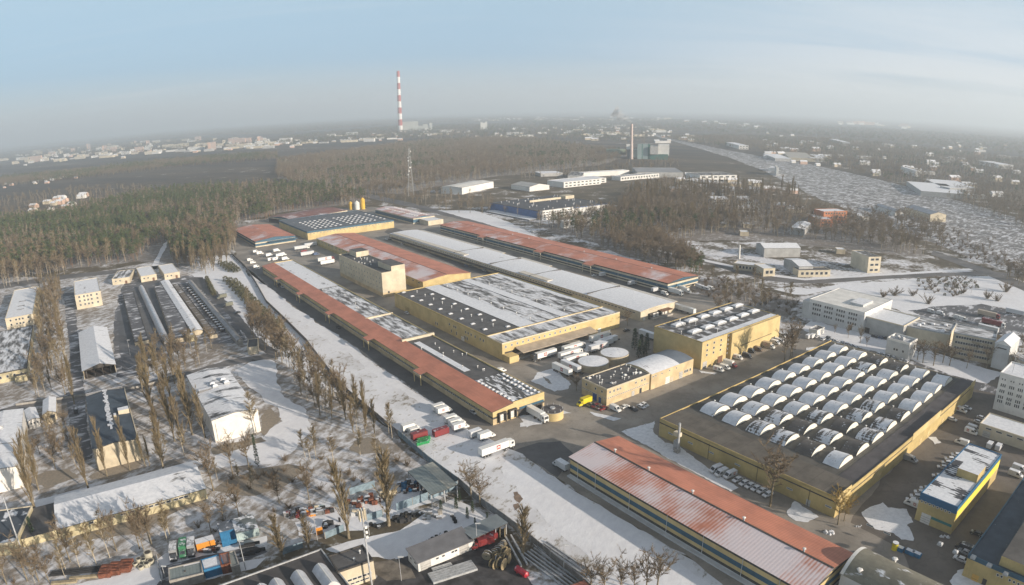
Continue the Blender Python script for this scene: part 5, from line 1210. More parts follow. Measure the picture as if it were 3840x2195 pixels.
SB = [((130, 715), (350, 700), (128, 690), 12, M_HVY, M_FELT1, 0, 'cream works hall with bright right gable, below the rail yard', 6, 2),
      ((0, 745), (160, 790), (0, 725), 7, M_CREAM, M_SNOWROOF, 0, 'yellow-grey building hidden behind tall bare poplars', 4, 2),
      ((320, 815), (458, 815), (305, 795), 8, M_CREAM, M_SNOWROOF, 0, 'square cream two-storey house with snow roof among the poplars', 5, 2),
      ((500, 830), (640, 832), (510, 798), 5, M_GREY, M_SNOWROOF, 0, 'wide low snow-roofed depot right of the square cream house', 0, 1),
      ((640, 838), (755, 838), (620, 828), 4, M_GREY, M_SNOWROOF, 0, 'long white-roofed strip building at the poplars', 0, 1),
      ((225, 890), (350, 888), (215, 868), 7, M_HVY, M_SNOWROOF, 0, 'pale terrace with windows at the foot of the poplars', 6, 2),
      ((430, 893), (525, 890), (420, 868), 7, M_HVY, M_SNOWROOF, 0, 'second pale terrace, right of the first one at the poplars', 5, 2),
      ((420, 955), (570, 955), (420, 935), 5, M_HVY, M_SNOWROOF, 0, 'low white row of garages under the poplars', 6, 1),
      ((1055, 985), (1208, 975), (1010, 965), 14, M_BRICK, M_SNOWROOF, 0, 'orange brick school with three rows of windows', 8, 3),
      ((1000, 1040), (1110, 1040), (960, 1005), 8, M_BRICK, M_SNOWROOF, 0, 'lower orange brick wing beside the school', 4, 2),
      ((610, 1258), (868, 1250), (580, 1222), 8, M_GREY, M_SNOWROOF, 2.5, 'arched snow-roofed hall with dark front among bare trees', 0, 1),
      ((380, 1370), (600, 1405), (375, 1345), 5, M_STUCCO, M_SNOWROOF, 0, 'long low cream block with small chimney by the village road', 8, 1),
      ((605, 1412), (665, 1395), (585, 1375), 6, M_CREAM, M_SNOWROOF, 0, 'bright end house of the long low cream block', 2, 1),
      ((870, 1395), (960, 1385), (785, 1335), 7, M_GREY, M_SNOWROOF, 2.0, 'barn with broad white pitched roof by the road junction', 0, 1),
      ((865, 1425), (1085, 1412), (865, 1400), 5, M_CREAM, M_FELT, 0, 'low brown-roofed cream house with five windows beside the road junction', 6, 1),
      ((1390, 1325), (1478, 1320), (1270, 1275), 13, M_CREAM, M_FELT1, 0, 'three-storey cream house with narrow sunny end standing alone', 2, 3),
      ((1850, 1005), (1945, 1000), (1690, 950), 9, M_CREAM, plain('barn_blue', (0.34, 0.37, 0.42), 0.1, 0.1), 3.0, 'big gabled rail shed with pale blue roof and cream gable', 0, 1),
      ((1590, 985), (1650, 985), (1440, 935), 6, M_HVY, plain('barn_pale', (0.46, 0.48, 0.52), 0.1, 0.1), 2.0, 'narrower gabled rail shed, left of the big one', 0, 1),
      ((1340, 1022), (1392, 1018), (1200, 975), 5, M_HVY, M_SNOWROOF, 0, 'white-ended narrow store beside the track', 0, 1),
      ((800, 1110), (900, 1130), (800, 1055), 6, M_GREY, M_SNOWROOF, 1.5, 'grey gabled shed in the wood below the brick school', 0, 1),
      ((1780, 830), (2085, 840), (1790, 765), 8, M_GREY, M_SNOWROOF, 0, 'broad depot with bright snow roof beyond the rail yard', 0, 1),
      ((1920, 790), (2150, 795), (1910, 745), 8, M_GREY, M_SNOWROOF, 0, 'second snow-roofed depot behind the broad one', 0, 1),
      ((690, 585), (790, 580), (720, 555), 7, M_GREY, M_SNOWROOF, 0, 'white-roofed store at the far side of the tracks', 0, 1),
      ((795, 580), (980, 585), (800, 540), 8, M_CREAM, plain('far_tan', (0.40, 0.38, 0.34), 0.1, 0.1), 0, 'wide tan-roofed warehouse beyond the tracks', 0, 1),
      ((1000, 580), (1075, 580), (1000, 558), 7, M_GREY, M_SNOWROOF, 0, 'snow-roofed shed right of the tan warehouse', 0, 1),
      ((700, 655), (718, 655), (698, 640), 16, M_HVY, M_HVY, 0, 'white signal tower beside the tracks', 0, 1),
      ((640, 655), (690, 660), (640, 645), 7, M_HVY, M_SNOWROOF, 0, 'white signal house left of the signal tower', 0, 1),
      ((420, 490), (470, 486), (430, 468), 12, M_HVY, M_SNOWROOF, 0, 'white block by the bridge over the tracks', 3, 2),
      ((2360, 630), (2405, 625), (2330, 610), 12, M_HVY, M_SNOWROOF, 0, 'bright white gable far out on the right', 0, 1),
      ((1740, 680), (1758, 678), (1670, 650), 12, M_HVY, M_SNOWROOF, 0, 'white-ended long house in the far right suburb', 0, 1),
      ((1195, 465), (1232, 463), (1195, 445), 14, M_GREY, M_SNOWROOF, 0, 'lone pale block in the woods far right', 0, 1)]
for p0, p1, p2, h, wm, rm, rs, lb, nw, fl in SB:
    simple('house' if 'house' in lb else 'building', lb, 'house' if 'house' in lb else 'building', cT(*p0), cT(*p1), cT(*p2), h, wm, rm, rs, 'y' if 'gable' in lb and 'hall' not in lb else 'x', nw, fl, snap=False)
for k, (u, v) in enumerate(((275, 1065), (300, 1070), (470, 1068), (500, 1075), (445, 1125), (490, 1130))):
    pass
for i, (u, v, lb) in enumerate(((305, 1068, 'tiny snow-roofed hut furthest left in the brown wood'), (485, 1072, 'snow-roofed hut with sloping lane, upper one in the brown wood'), (460, 1130, 'snow-roofed hut below the other in the brown wood'), (700, 1255, 'garden hut by the arched hall'), (1180, 1260, 'flat snow-topped garage right of the arched hall'))):
    simple('hut', lb, 'hut', cT(u-30, v+6), cT(u+34, v+8), cT(u-36, v-10), 4, M_STUCCO, M_SNOWROOF, snap=False)
p = G(*cT(420, 1335)); t_ = thing('boiler_chimney', 'small white chimney over the long low cream block', 'chimney', p)
mb = MB(); mb.cyl((0, 0, -0.2), (0, 0, 12), 1.0, 0.8, n=10); mb.build('stack', M_HVY, t_)

# power station with the striped chimney
cP = kk(1280, 250)
base = G(1502, 494); D = base.length
top = height_at((1491, 266.5), (1502, 494))
t_ = thing('power_station_chimney', 'very tall chimney in red and white bands on the horizon', 'chimney', base)
r0, r1 = D/FPX*8.6, D/FPX*5.6
for i in range(10):
    z0, z1 = top*i/10, top*(i+1)/10; mb = MB()
    ra, rb = r0+(r1-r0)*(i/10)**0.8, r0+(r1-r0)*((i+1)/10)**0.8
    mb.cyl((0, 0, z0), (0, 0, z1), ra, rb, n=24, caps=(i in (0, 9)))
    mb.build('red_band' if i % 2 else 'white_band', M_TREDB if i % 2 else M_TWHT, t_)
def slab(name, parent, u0, u1, vt, vb, deep, m, off=0.0, k=cP, ref=None):
    """block seen between pixels u0..u1 (left, right) and vt..vb, its base at the distance of the root"""
    R = ref or base
    a, c = G(*k(u0, ref_v)), G(*k(u1, ref_v))
    a = Vector((a.x, a.y, 0)); a = a*(R.length/a.length); c = Vector((c.x, c.y, 0)); c = c*(R.length/c.length)
    def hh(v, u): d = ray(*k(u, v)); return CAMH+d.z/math.hypot(d.x, d.y)*R.length
    um = (u0+u1)/2; z1, z0 = hh(vt, um), max(-1, hh(vb, um))
    x = (c-a); n = Vector((-x.y, x.x, 0)).normalized(); o_ = n*off
    v = [a+o_, c+o_, c+o_+n*deep, a+o_+n*deep]; v = [q-parent.location for q in v]
    mb = MB(); mb.add([(q.x, q.y, z0) for q in v]+[(q.x, q.y, z1) for q in v], [(0, 3, 2, 1), (0, 1, 5, 4), (1, 2, 6, 5), (2, 3, 7, 6), (3, 0, 4, 7), (4, 5, 6, 7)])
    mb.build(name, m, parent)
ref_v = 985
t_ = thing('power_station', 'big grey power station block with white annexes at the foot of the striped chimney', 'power station', base)
slab('boiler_house', t_, 915, 1155, 822, 1000, 90, M_PLANT, 10); slab('turbine_hall', t_, 1155, 1300, 885, 1000, 80, M_PLANT, 10); slab('roof_block', t_, 1222, 1290, 862, 890, 40, M_PLANT, 20)
slab('lift_tower', t_, 1320, 1362, 845, 990, 30, M_PLANT, 60); slab('white_annexe', t_, 1250, 1310, 922, 1005, 50, M_PLANTL, -20); slab('low_wing', t_, 1310, 1600, 945, 1005, 60, M_PLANT, 30)
slab('store', t_, 920, 1320, 1020, 1080, 60, M_PLANTL, -260); slab('front_block', t_, 920, 1000, 1040, 1115, 50, M_HVY, -330); slab('front_store', t_, 1060, 1340, 1055, 1110, 50, M_PLANTL, -380); slab('depot', t_, 640, 920, 1000, 1040, 60, M_PLANT, -120)
bs = G(*cP(2130, 940)); bs_ = bs
t_ = thing('silo_cluster', 'pale cluster of silos right of the power station', 'silos', bs)
ref_v = 935
for u0, u1, vt in ((2080, 2110, 828), (2125, 2150, 850), (2150, 2180, 822), (2090, 2150, 840)): slab('silo', t_, u0, u1, vt, 940, 14, M_PLANTL, 0, cP, bs_)
# second, slimmer chimney with the green plant and its smoke
cQ = kk(1920, 350)
bq = G(*cQ(1783, 985)); hq = height_at(cQ(1790, 460), cQ(1783, 985))
t_ = thing('plant_chimney', 'slender pinkish chimney trailing smoke beside the green plant', 'chimney', bq)
mb = MB(); mb.cyl((0, 0, -1), (0, 0, hq), 4.2, 2.9, n=16); mb.build('stack', plain('pink_concrete', (0.56, 0.46, 0.42), 0.1, 0.1), t_)
t_ = thing('heating_plant', 'heating plant with grey-green silos, dark slots and a white slanted block', 'plant', bq); ref_v = 985
for u0, u1, m in ((1870, 1935, M_GREENG), (1935, 1950, M_GREEND), (1950, 2025, M_GREENG), (2025, 2060, M_GREEND)): slab('silo', t_, u0, u1, 765, 985, 34, m, 0, cQ, bq)
slab('white_block', t_, 2060, 2180, 795, 912, 50, M_GREY, -6, cQ, bq); slab('slanted_block', t_, 2180, 2345, 775, 930, 50, M_HVY, 4, cQ, bq); slab('base_hall', t_, 2060, 2330, 912, 1000, 50, M_GREEND, -2, cQ, bq)
slab('low_house', t_, 1790, 1870, 845, 965, 30, M_GREENG, 5, cQ, bq); slab('upper_house', t_, 1705, 1765, 775, 850, 20, M_PLANTL, 30, cQ, bq); slab('furnace', t_, 1715, 1790, 850, 985, 30, plain('furnace_grey', (0.17, 0.17, 0.18), 0.1), 12, cQ, bq)
slab('green_field_wall', t_, 1400, 1700, 860, 940, 20, plain('pale_green_wall', (0.30, 0.36, 0.28), 0.1, 0.05), 60, cQ, bq)
# smoke: puffs of thin vapour drifting off to the left
sm = NT('smoke'); sm.t.nodes.remove(sm.p); sv_ = sm.t.nodes.new('ShaderNodeVolumePrincipled'); sv_.inputs['Color'].default_value = (0.95, 0.95, 0.97, 1); sv_.inputs['Density'].default_value = 0.028
sm.t.links.new(sv_.outputs[0], sm.t.nodes['Material Output'].inputs['Volume'])
mb = MB(); rr = random.Random(5)
pr = bq+Vector((0, 0, hq)); Rl = bq.length
path = [(1786, 445), (1745, 395), (1690, 365), (1630, 350), (1580, 330), (1560, 300), (1515, 270)]
cl = []
for i, (u, v) in enumerate(path):
    d = ray(*cQ(u, v)); q = Vector((d.x, d.y, 0)).normalized()*Rl; cl.append(Vector((q.x, q.y, CAMH+d.z/math.hypot(d.x, d.y)*Rl)))
for i in range(len(cl)-1):
    r_a, r_b = 2.5+i*2.6, 2.5+(i+1)*2.6; mb.cyl(cl[i], cl[i+1], r_a, r_b, n=10, smooth=True)
ob = mb.build('smoke', sm.m); ob['kind'] = 'stuff'
# lattice mast by the wood
pl = G(1542, 735); hl = height_at((1540, 556), (1542, 735))
t_ = thing('lattice_mast', 'tall grey lattice mast with aerial drums against the brown wood', 'mast', pl)
mb = MB(); n_ = 14
for k in range(n_):
    w0, w1 = 3.4*(1-k/n_)+0.7, 3.4*(1-(k+1)/n_)+0.7; z0, z1 = hl*k/n_, hl*(k+1)/n_
    C = [(-1, -1), (1, -1), (1, 1), (-1, 1)]
    for i in range(4):
        a, c = C[i], C[(i+1) % 4]
        mb.cyl((a[0]*w0, a[1]*w0, z0), (a[0]*w1, a[1]*w1, z1), 0.22, n=4, smooth=False); mb.cyl((a[0]*w0, a[1]*w0, z0), (c[0]*w1, c[1]*w1, z1), 0.13, n=3, smooth=False); mb.cyl((c[0]*w0, c[1]*w0, z0), (a[0]*w1, a[1]*w1, z1), 0.13, n=3, smooth=False)
mb.build('lattice', plain('mast_grey', (0.36, 0.37, 0.37), 0.1), t_)
for k, (z, a) in enumerate(((0.93, 0.4), (0.82, 1.5), (0.80, 2.8), (0.74, 4.0), (0.70, 0.9), (0.60, 5.0), (0.52, 2.2), (0.45, 3.7))):
    w_ = 3.4*(1-z)+1.2; q = Vector((math.cos(a)*w_, math.sin(a)*w_, hl*z)); mb = MB(); mb.cyl(q, q+Vector((math.cos(a), math.sin(a), 0))*0.9, 1.2, n=10); mb.build('aerial_drum', M_WHITE, t_)

# ------------------------------------------------------------------ towns and suburbs: blocks and houses one by one
def house_mesh(name, L_, W_, h, rise, wm, rm):
    mb = MB(); mb.box(-L_/2, L_/2, -W_/2, W_/2, -0.5, h, 0, 1 if not rise else None)
    if rise:
        a, b2 = L_/2+0.3, W_/2+0.3
        mb.add([(-a, -b2, h), (a, -b2, h), (a, b2, h), (-a, b2, h), (-a, 0, h+rise), (a, 0, h+rise)], [(0, 1, 5, 4), (2, 3, 4, 5)], 1); mb.add([(-L_/2, -W_/2, h), (-L_/2, W_/2, h), (-L_/2, 0, h+rise*0.95), (L_/2, -W_/2, h), (L_/2, W_/2, h), (L_/2, 0, h+rise*0.95)], [(0, 2, 1), (3, 4, 5)], 0)
    if h > 8 and name == 'apartment_block':
        for k in range(int(h/3)):
            mb.box(-L_/2+1, L_/2-1, -W_/2-0.08, -W_/2+0.1, 1.2+k*3, 2.6+k*3, 2)
    return mb.mesh(name, [wm, rm, M_GLASS2])
WALLS = [M_HVY, M_CREAM, plain('town_pink', (0.60, 0.42, 0.33), 0.1, 0.1), plain('town_white', (0.80, 0.79, 0.76), 0.05, 0.1), plain('town_sand', (0.58, 0.50, 0.38), 0.1, 0.1)]
M_TSNOW = plain('town_roof_snow', (0.74, 0.75, 0.78), 0.06, 0.1)
BLK = [house_mesh('apartment_block', 46+9*(i % 3), 12, (12, 17, 30, 15, 12)[i], 0, WALLS[i], M_TSNOW) for i in range(5)]
HSE = [house_mesh('house', 13+2*(i % 3), 9+(i % 2)*2, 5+(i % 2), 3.0, WALLS[(i*2) % 5], M_TSNOW) for i in range(5)]
SHD = [house_mesh('shed', 34+8*i, 18, 7, 0, (M_GREY, M_HVY, M_CREAM)[i], M_TSNOW) for i in range(3)]
def scatter(n, lo, hi, kinds, name, cat, label, group, seed, ang=(0, 3.1), scl=(0.8, 1.2)):
    """n buildings between two photo lines (lists of pixels with rising x)"""
    r = random.Random(seed)
    def lerp(P, x):
        for a, c in zip(P, P[1:]):
            if a[0] <= x <= c[0]: return a[1]+(c[1]-a[1])*(x-a[0])/(c[0]-a[0])
        return P[-1][1]
    for i in range(n):
        x = r.uniform(lo[0][0], lo[-1][0]); y = lerp(hi, x)+(lerp(lo, x)-lerp(hi, x))*r.random()**1.1
        p = G(x, y); s = r.uniform(*scl)
        me = r.choice(kinds); ob = link(name, me, None, (p.x, p.y, 0), r.choice(ang)+r.uniform(-0.15, 0.15)); ob.scale = (s*r.uniform(0.8, 1.3), s, s*r.uniform(0.85, 1.15))
        tag(ob, label, cat, group)
T = lambda P: [o(*p) for p in P]
scatter(150, T([(0, 416), (130, 405), (300, 392), (450, 378), (560, 372), (680, 368)]), T([(0, 386), (130, 372), (300, 356), (450, 349), (560, 344), (680, 352)]), BLK+[BLK[1], BLK[3]], 'apartment_block', 'apartment block', 'pale sunlit apartment block in the far town left of the striped chimney', 'apartment blocks of the far town', 1, (0.2, 1.75))
scatter(70, T([(0, 418), (200, 402), (400, 388), (600, 372), (760, 368)]), T([(0, 398), (200, 385), (400, 372), (600, 358), (760, 352)]), HSE+SHD, 'house', 'house', 'small snow-roofed house at the near edge of the far town', 'houses along the edge of the far town', 2, scl=(1.0, 1.5))
scatter(80, T([(690, 364), (850, 356), (1000, 350), (1200, 345), (1450, 338)]), T([(690, 350), (850, 336), (1000, 330), (1200, 322), (1450, 318)]), SHD+HSE+BLK[:1], 'works_shed', 'shed', 'pale works shed on the flat land around the power station', 'works sheds round the power station', 3, scl=(0.8, 1.4))
scatter(60, T([(1180, 302), (1400, 300), (1650, 300), (1900, 322)]), T([(1180, 296), (1400, 294), (1650, 294), (1900, 316)]), HSE+SHD, 'house', 'house', 'far house in the pale line of houses near the horizon', 'houses near the horizon', 4, scl=(1.4, 2.4))
scatter(26, T([(2080, 310), (2190, 316), (2260, 322)]), T([(2080, 304), (2190, 308), (2260, 316)]), BLK, 'apartment_block', 'apartment block', 'far bright tower block on the horizon at the right', 'tower blocks on the right horizon', 5, scl=(1.0, 1.6))
scatter(85, T([(1900, 400), (2100, 420), (2300, 470), (2547, 520)]), T([(1900, 330), (2100, 345), (2300, 360), (2547, 350)]), HSE+SHD[:1], 'house', 'house', 'snow-roofed house in the wooded suburb beyond the rail yard', 'houses of the suburb beyond the rail yard', 6, scl=(0.9, 1.5))
scatter(60, T([(1440, 350), (1600, 352), (1720, 372)]), T([(1440, 310), (1600, 316), (1720, 340)]), HSE+SHD, 'house', 'house', 'snow-roofed house behind the slender chimney', 'houses behind the slender chimney', 7, scl=(0.9, 1.5))
scatter(26, T([(1650, 478), (1800, 500), (1980, 545)]), T([(1650, 430), (1800, 440), (1980, 480)]), HSE, 'house', 'house', 'snow-roofed house among the trees below the rail yard', 'houses below the rail yard', 8)
scatter(34, T([(0, 470), (140, 455), (230, 445)]), T([(0, 446), (140, 436), (230, 426)]), HSE, 'garden_hut', 'hut', 'tiny snow-roofed garden hut at the edge of the left heath', 'garden huts on the left heath', 9, scl=(0.5, 0.9))
scatter(14, T([(60, 535), (150, 525), (215, 500)]), T([(60, 505), (150, 498), (215, 480)]), HSE, 'house', 'house', 'snow-roofed house in the clearing left of the pine wood', 'houses in the left clearing', 10)
# ------------------------------------------------------------------ vehicles (x forward)
def paint(name, col, snow=0.0, rough=0.4):
    return snowy(name, col, snow, 0.6, soft=0.08, var=0.06, rough=rough, upmin=0.45, detail=3, spec=0.5) if snow else plain(name, col, 0.05, 1.0, rough, 0.5)
PNT = {'white': paint('paint_white', (0.74, 0.74, 0.72)), 'snowy': paint('paint_white_snowed', (0.55, 0.56, 0.57), 0.85), 'dark': paint('paint_dark', (0.035, 0.038, 0.045), 0.35), 'red': paint('paint_red', (0.20, 0.03, 0.032), 0.3), 'blue': paint('paint_blue', (0.06, 0.10, 0.20), 0.3),
       'grey': paint('paint_grey', (0.30, 0.31, 0.32), 0.5), 'yellow': paint('paint_yellow', (0.70, 0.56, 0.03)), 'green': paint('paint_green', (0.05, 0.20, 0.10), 0.4), 'beige': paint('paint_beige', (0.45, 0.37, 0.28), 0.2), 'olive': paint('paint_olive', (0.16, 0.16, 0.12), 0.35), 'orange': paint('paint_orange', (0.65, 0.27, 0.04), 0.5), 'brown': paint('paint_brown', (0.16, 0.11, 0.08), 0.3)}
M_TYRE = plain('tyre', (0.025, 0.025, 0.025), 0.1); M_CHAS = plain('chassis', (0.05, 0.05, 0.052), 0.2); M_LOGO = plain('logo_red', (0.42, 0.04, 0.035), 0.05); M_LOGOG = plain('logo_grey', (0.50, 0.48, 0.48), 0.05); M_LAMP = plain('lamp_glass', (0.6, 0.55, 0.45), 0.05)
def wheel_mesh(r, w_):
    mb = MB(); mb.cyl((0, -w_/2, 0), (0, w_/2, 0), r, n=12, m=0); mb.cyl((0, -w_/2-0.01, 0), (0, w_/2+0.01, 0), r*0.5, n=8, m=1); return mb.mesh('wheel', [M_TYRE, M_STEEL])
WH, WHC = wheel_mesh(0.50, 0.35), wheel_mesh(0.33, 0.22)
def logo_mesh(s):
    """red square with a grey rim and a pale roof-shaped arc"""
    mb = MB(); mb.box(-s/2, s/2, -0.01, 0.03, -s/2, s/2, 0)
    for x0, x1, z0, z1 in ((-s/2, s/2, s/2-s*0.08, s/2), (-s/2, s/2, -s/2, -s/2+s*0.08), (-s/2, -s/2+s*0.08, -s/2, s/2), (s/2-s*0.08, s/2, -s/2, s/2)): mb.box(x0, x1, 0.0, 0.045, z0, z1, 1)
    P = [(s*0.36*math.cos(t), s*0.30*math.sin(t)-s*0.06) for t in [math.pi*i/8 for i in range(9)]]
    mb.add([(p[0], 0.05, p[1]) for p in P]+[(0, 0.05, -s*0.06)], [tuple(range(9))], 2); mb.box(-s*0.4, s*0.4, 0.03, 0.05, -s*0.2, -s*0.13, 2)
    return mb.mesh('logo', [M_LOGO, M_LOGOG, M_WHITE])
LG = {1.9: logo_mesh(1.9), 1.1: logo_mesh(1.1)}
def hull(prof, w_, mats, name, parent, inset=0.0, y=None):
    mb = MB(); mb.prism(prof, -w_/2, w_/2, 'y', 0); return mb.build(name, mats, parent)
def wheels(r, xs, half, me, rad):
    for x in xs:
        for s in (-1, 1): link('wheel', me, r, (x, s*half, rad))
def put_logo(r, x, half, z, s):
    link('logo', LG[s], r, (x, half, z)); ob = link('logo', LG[s], r, (x, -half, z)); ob.rotation_euler = (0, 0, math.pi)
def truck_cab(r, x0, z0, m):
    hull([(x0, z0), (x0+2.2, z0), (x0+2.25, z0+1.2), (x0+1.95, z0+2.6), (x0+0.2, z0+2.9), (x0, z0+2.9)], 2.4, m, 'cab', r)
    mb = MB(); mb.add([(x0+2.28, -1.05, z0+1.3), (x0+2.28, 1.05, z0+1.3), (x0+2.02, 0.98, z0+2.4), (x0+2.02, -0.98, z0+2.4)], [(0, 1, 2, 3)]); mb.build('windscreen', M_GLASS, r)
    for s in (-1, 1):
        mb = MB(); mb.box(x0+0.7, x0+1.7, s*1.21-0.01, s*1.21+0.01, z0+1.3, z0+2.2); mb.build('side_window', M_GLASS, r)
        mb = MB(); mb.box(x0+2.2, x0+2.3, s*0.9-0.2, s*0.9+0.2, z0+0.35, z0+0.6); mb.build('headlight', M_LAMP, r)
def semi(name, box='white', cab='white', logo=True, ln=12.6):
    r = thing(name, 'x', 'truck')
    mb = MB(); mb.box(-ln/2-1.0, ln/2-1.0, -1.27, 1.27, 1.25, 4.0); mb.build('trailer_box', PNT[box], r)
    mb = MB(); mb.box(-ln/2-0.8, ln/2+1.6, -0.45, 0.45, 0.75, 1.22); mb.build('chassis', M_CHAS, r)
    if logo: put_logo(r, 0.2, 1.28, 2.7, 1.9)
    xs = [-ln/2+0.4, -ln/2+1.7, -ln/2+3.0]
    if cab: truck_cab(r, ln/2-0.75, 0.7, PNT[cab]); xs += [ln/2+0.6, ln/2-2.6]
    else:
        mb = MB(); mb.box(ln/2-3.2, ln/2-2.9, -0.9, 0.9, 0, 1.2); mb.build('landing_leg', M_CHAS, r)
    wheels(r, xs, 1.08, WH, 0.5); return remember(r)
def box_truck(name, box='white', cab='white', logo=True, ln=5.2):
    r = thing(name, 'x', 'truck')
    mb = MB(); mb.box(-ln/2-0.6, ln/2-0.6, -1.15, 1.15, 0.95, 3.3); mb.build('box_body', PNT[box], r)
    hull([(ln/2-0.5, 0.5), (ln/2+1.5, 0.5), (ln/2+1.55, 1.15), (ln/2+0.85, 1.45), (ln/2+0.25, 2.35), (ln/2-0.5, 2.4)], 2.0, PNT[cab], 'cab', r)
    mb = MB(); mb.add([(ln/2+0.89, -0.85, 1.47), (ln/2+0.89, 0.85, 1.47), (ln/2+0.31, 0.80, 2.31), (ln/2+0.31, -0.80, 2.31)], [(0, 1, 2, 3)]); mb.build('windscreen', M_GLASS, r)
    for s in (-1, 1):
        mb = MB(); mb.box(ln/2-0.3, ln/2+0.45, s*1.005-0.01, s*1.005+0.01, 1.45, 2.0); mb.build('side_window', M_GLASS, r)
    mb = MB(); mb.box(-ln/2-0.4, ln/2+1.2, -0.5, 0.5, 0.5, 0.9); mb.build('chassis', M_CHAS, r)
    if logo: put_logo(r, -0.6, 1.16, 2.2, 1.1)
    wheels(r, [-ln/2+0.7, ln/2+0.6], 0.92, WHC, 0.34); return remember(r)
def van(name, col='white', logo=False):
    r = thing(name, 'x', 'van')
    hull([(-2.7, 0.35), (2.7, 0.35), (2.75, 0.95), (2.0, 1.22), (1.25, 2.15), (0.9, 2.35), (-2.6, 2.4), (-2.75, 2.2)], 1.95, PNT[col], 'body', r)
    mb = MB(); mb.add([(2.03, -0.82, 1.25), (2.03, 0.82, 1.25), (1.33, 0.76, 2.10), (1.33, -0.76, 2.10)], [(0, 1, 2, 3)]); mb.build('windscreen', M_GLASS, r)
    for s in (-1, 1):
        mb = MB(); mb.add([(1.85, s*0.985, 1.25), (0.35, s*0.985, 1.25), (0.35, s*0.985, 1.95), (1.25, s*0.985, 1.95)], [(0, 1, 2, 3)]); mb.build('side_window', M_GLASS, r)
    for s in (-1, 1):
        mb = MB(); mb.box(2.70, 2.78, s*0.7-0.16, s*0.7+0.16, 0.75, 0.95); mb.build('headlight', M_LAMP, r)
    if logo: put_logo(r, -1.2, 0.985, 1.5, 1.1)
    wheels(r, [-1.75, 1.75], 0.86, WHC, 0.33); return remember(r)
def car(name, col='snowy'):
    r = thing(name, 'x', 'car')
    hull([(-2.1, 0.3), (2.1, 0.3), (2.15, 0.65), (1.95, 0.85), (-2.05, 0.95), (-2.15, 0.7)], 1.75, PNT[col], 'body', r)
    hull([(-1.75, 0.93), (1.15, 0.88), (0.45, 1.42), (-1.2, 1.45)], 1.5, PNT[col], 'roof', r)
    mb = MB(); mb.add([(1.14, -0.70, 0.93), (1.14, 0.70, 0.93), (0.52, 0.64, 1.40), (0.52, -0.64, 1.40)], [(0, 1, 2, 3)]); mb.build('windscreen', M_GLASS, r)
    mb = MB(); mb.add([(-1.76, 0.68, 0.98), (-1.76, -0.68, 0.98), (-1.27, -0.62, 1.42), (-1.27, 0.62, 1.42)], [(0, 1, 2, 3)]); mb.build('rear_window', M_GLASS, r)
    for s in (-1, 1):
        mb = MB(); mb.add([(-1.45, s*0.76, 0.98), (0.95, s*0.76, 0.95), (0.42, s*0.76, 1.36), (-1.15, s*0.76, 1.38)], [(0, 1, 2, 3)]); mb.build('side_window', M_GLASS, r)
    wheels(r, [-1.3, 1.3], 0.78, WHC, 0.32); return remember(r)
PROTO = {}
AA = math.atan2(CA.y, CA.x); AB = math.atan2(CB.y, CB.x)
HD = {'A+': AA, 'A-': AA+math.pi, 'B+': AB, 'B-': AB+math.pi}
MAKE = {'semi': ('semi_truck', semi), 'trailer': ('semi_trailer', lambda n, c, k, l=True: semi(n, c, None, l)), 'box': ('box_truck', box_truck), 'van': ('delivery_van', van), 'car': ('parked_car', car)}
def park(kind, key, pix, head, label, group=None, dz=0.0, da=0.0, z=0.09):
    """key: colour words, e.g. ('white', 'dark', True)"""
    k = (kind,)+tuple(key); p = G(*pix); a = (HD[head] if isinstance(head, str) else head)+da
    if k not in PROTO:
        nm, fn = MAKE[kind]; r = fn(nm, *key) if kind != 'trailer' else semi(nm, key[0], None, key[1])
        PROTO[k] = r; r.location = (p.x, p.y, z); r.rotation_euler = (0, 0, a); r['label'] = label
        if group: r['group'] = group
        if kind == 'trailer': r['category'] = 'trailer'
        return r
    return copy_thing(PROTO[k], (p.x, p.y, z), a, label, group)
q5 = kk(1500, 1480); q6 = kk(1280, 950, 1.990625)
GT = 'white trailers round the yellow hall'
for pix, key, hd, lb in ((cd(960, 775), ('semi', 'white', 'dark', True), 'B-', 'white trailer with dark tractor, leftmost under the canopy'), (cd(1395, 665), ('semi', 'white', 'grey', True), 'B+', 'white trailer with grey tractor, middle one along the canopy'), (cd(1790, 510), ('semi', 'white', 'white', True), 'B+', 'white trailer with white tractor, nearest the small trees'),
        (cd(1345, 760), ('semi', 'white', 'white', True), 'B+', 'rear one of two white trucks side by side before the canopy'), (cd(1430, 830), ('semi', 'white', 'white', True), 'B+', 'front one of two white trucks side by side, by the round tank'),
        (cd(1245, 1010), ('trailer', 'white', True), 'A-', 'white trailer parked crosswise on the snow with its red emblem seen'), (cd(1375, 965), ('trailer', 'snowy', True), 'A-', 'snow-topped trailer crosswise behind the other, next to the tank'),
        (cd(1790, 655), ('trailer', 'snowy', True), 'B+', 'snowy trailer with emblem, nearest behind the round tanks'), (cd(1860, 600), ('trailer', 'snowy', False), 'B+', 'plain snowy trailer, middle of three behind the tanks'), (cd(1930, 560), ('trailer', 'snowy', False), 'B+', 'plain snowy trailer, furthest of three behind the tanks'),
        (cd(2490, 470), ('trailer', 'snowy', False), 'A+', 'snow-covered trailer beside the shady wall of the yellow warehouse'),
        (ca(1300, 1055), ('semi', 'white', 'white', False), 'A-', 'white lorry backed up to the loading gable beside the small tank')):
    park(key[0], key[1:], pix, hd, lb, GT)
GL = 'lorries at the corner of the snow strip'
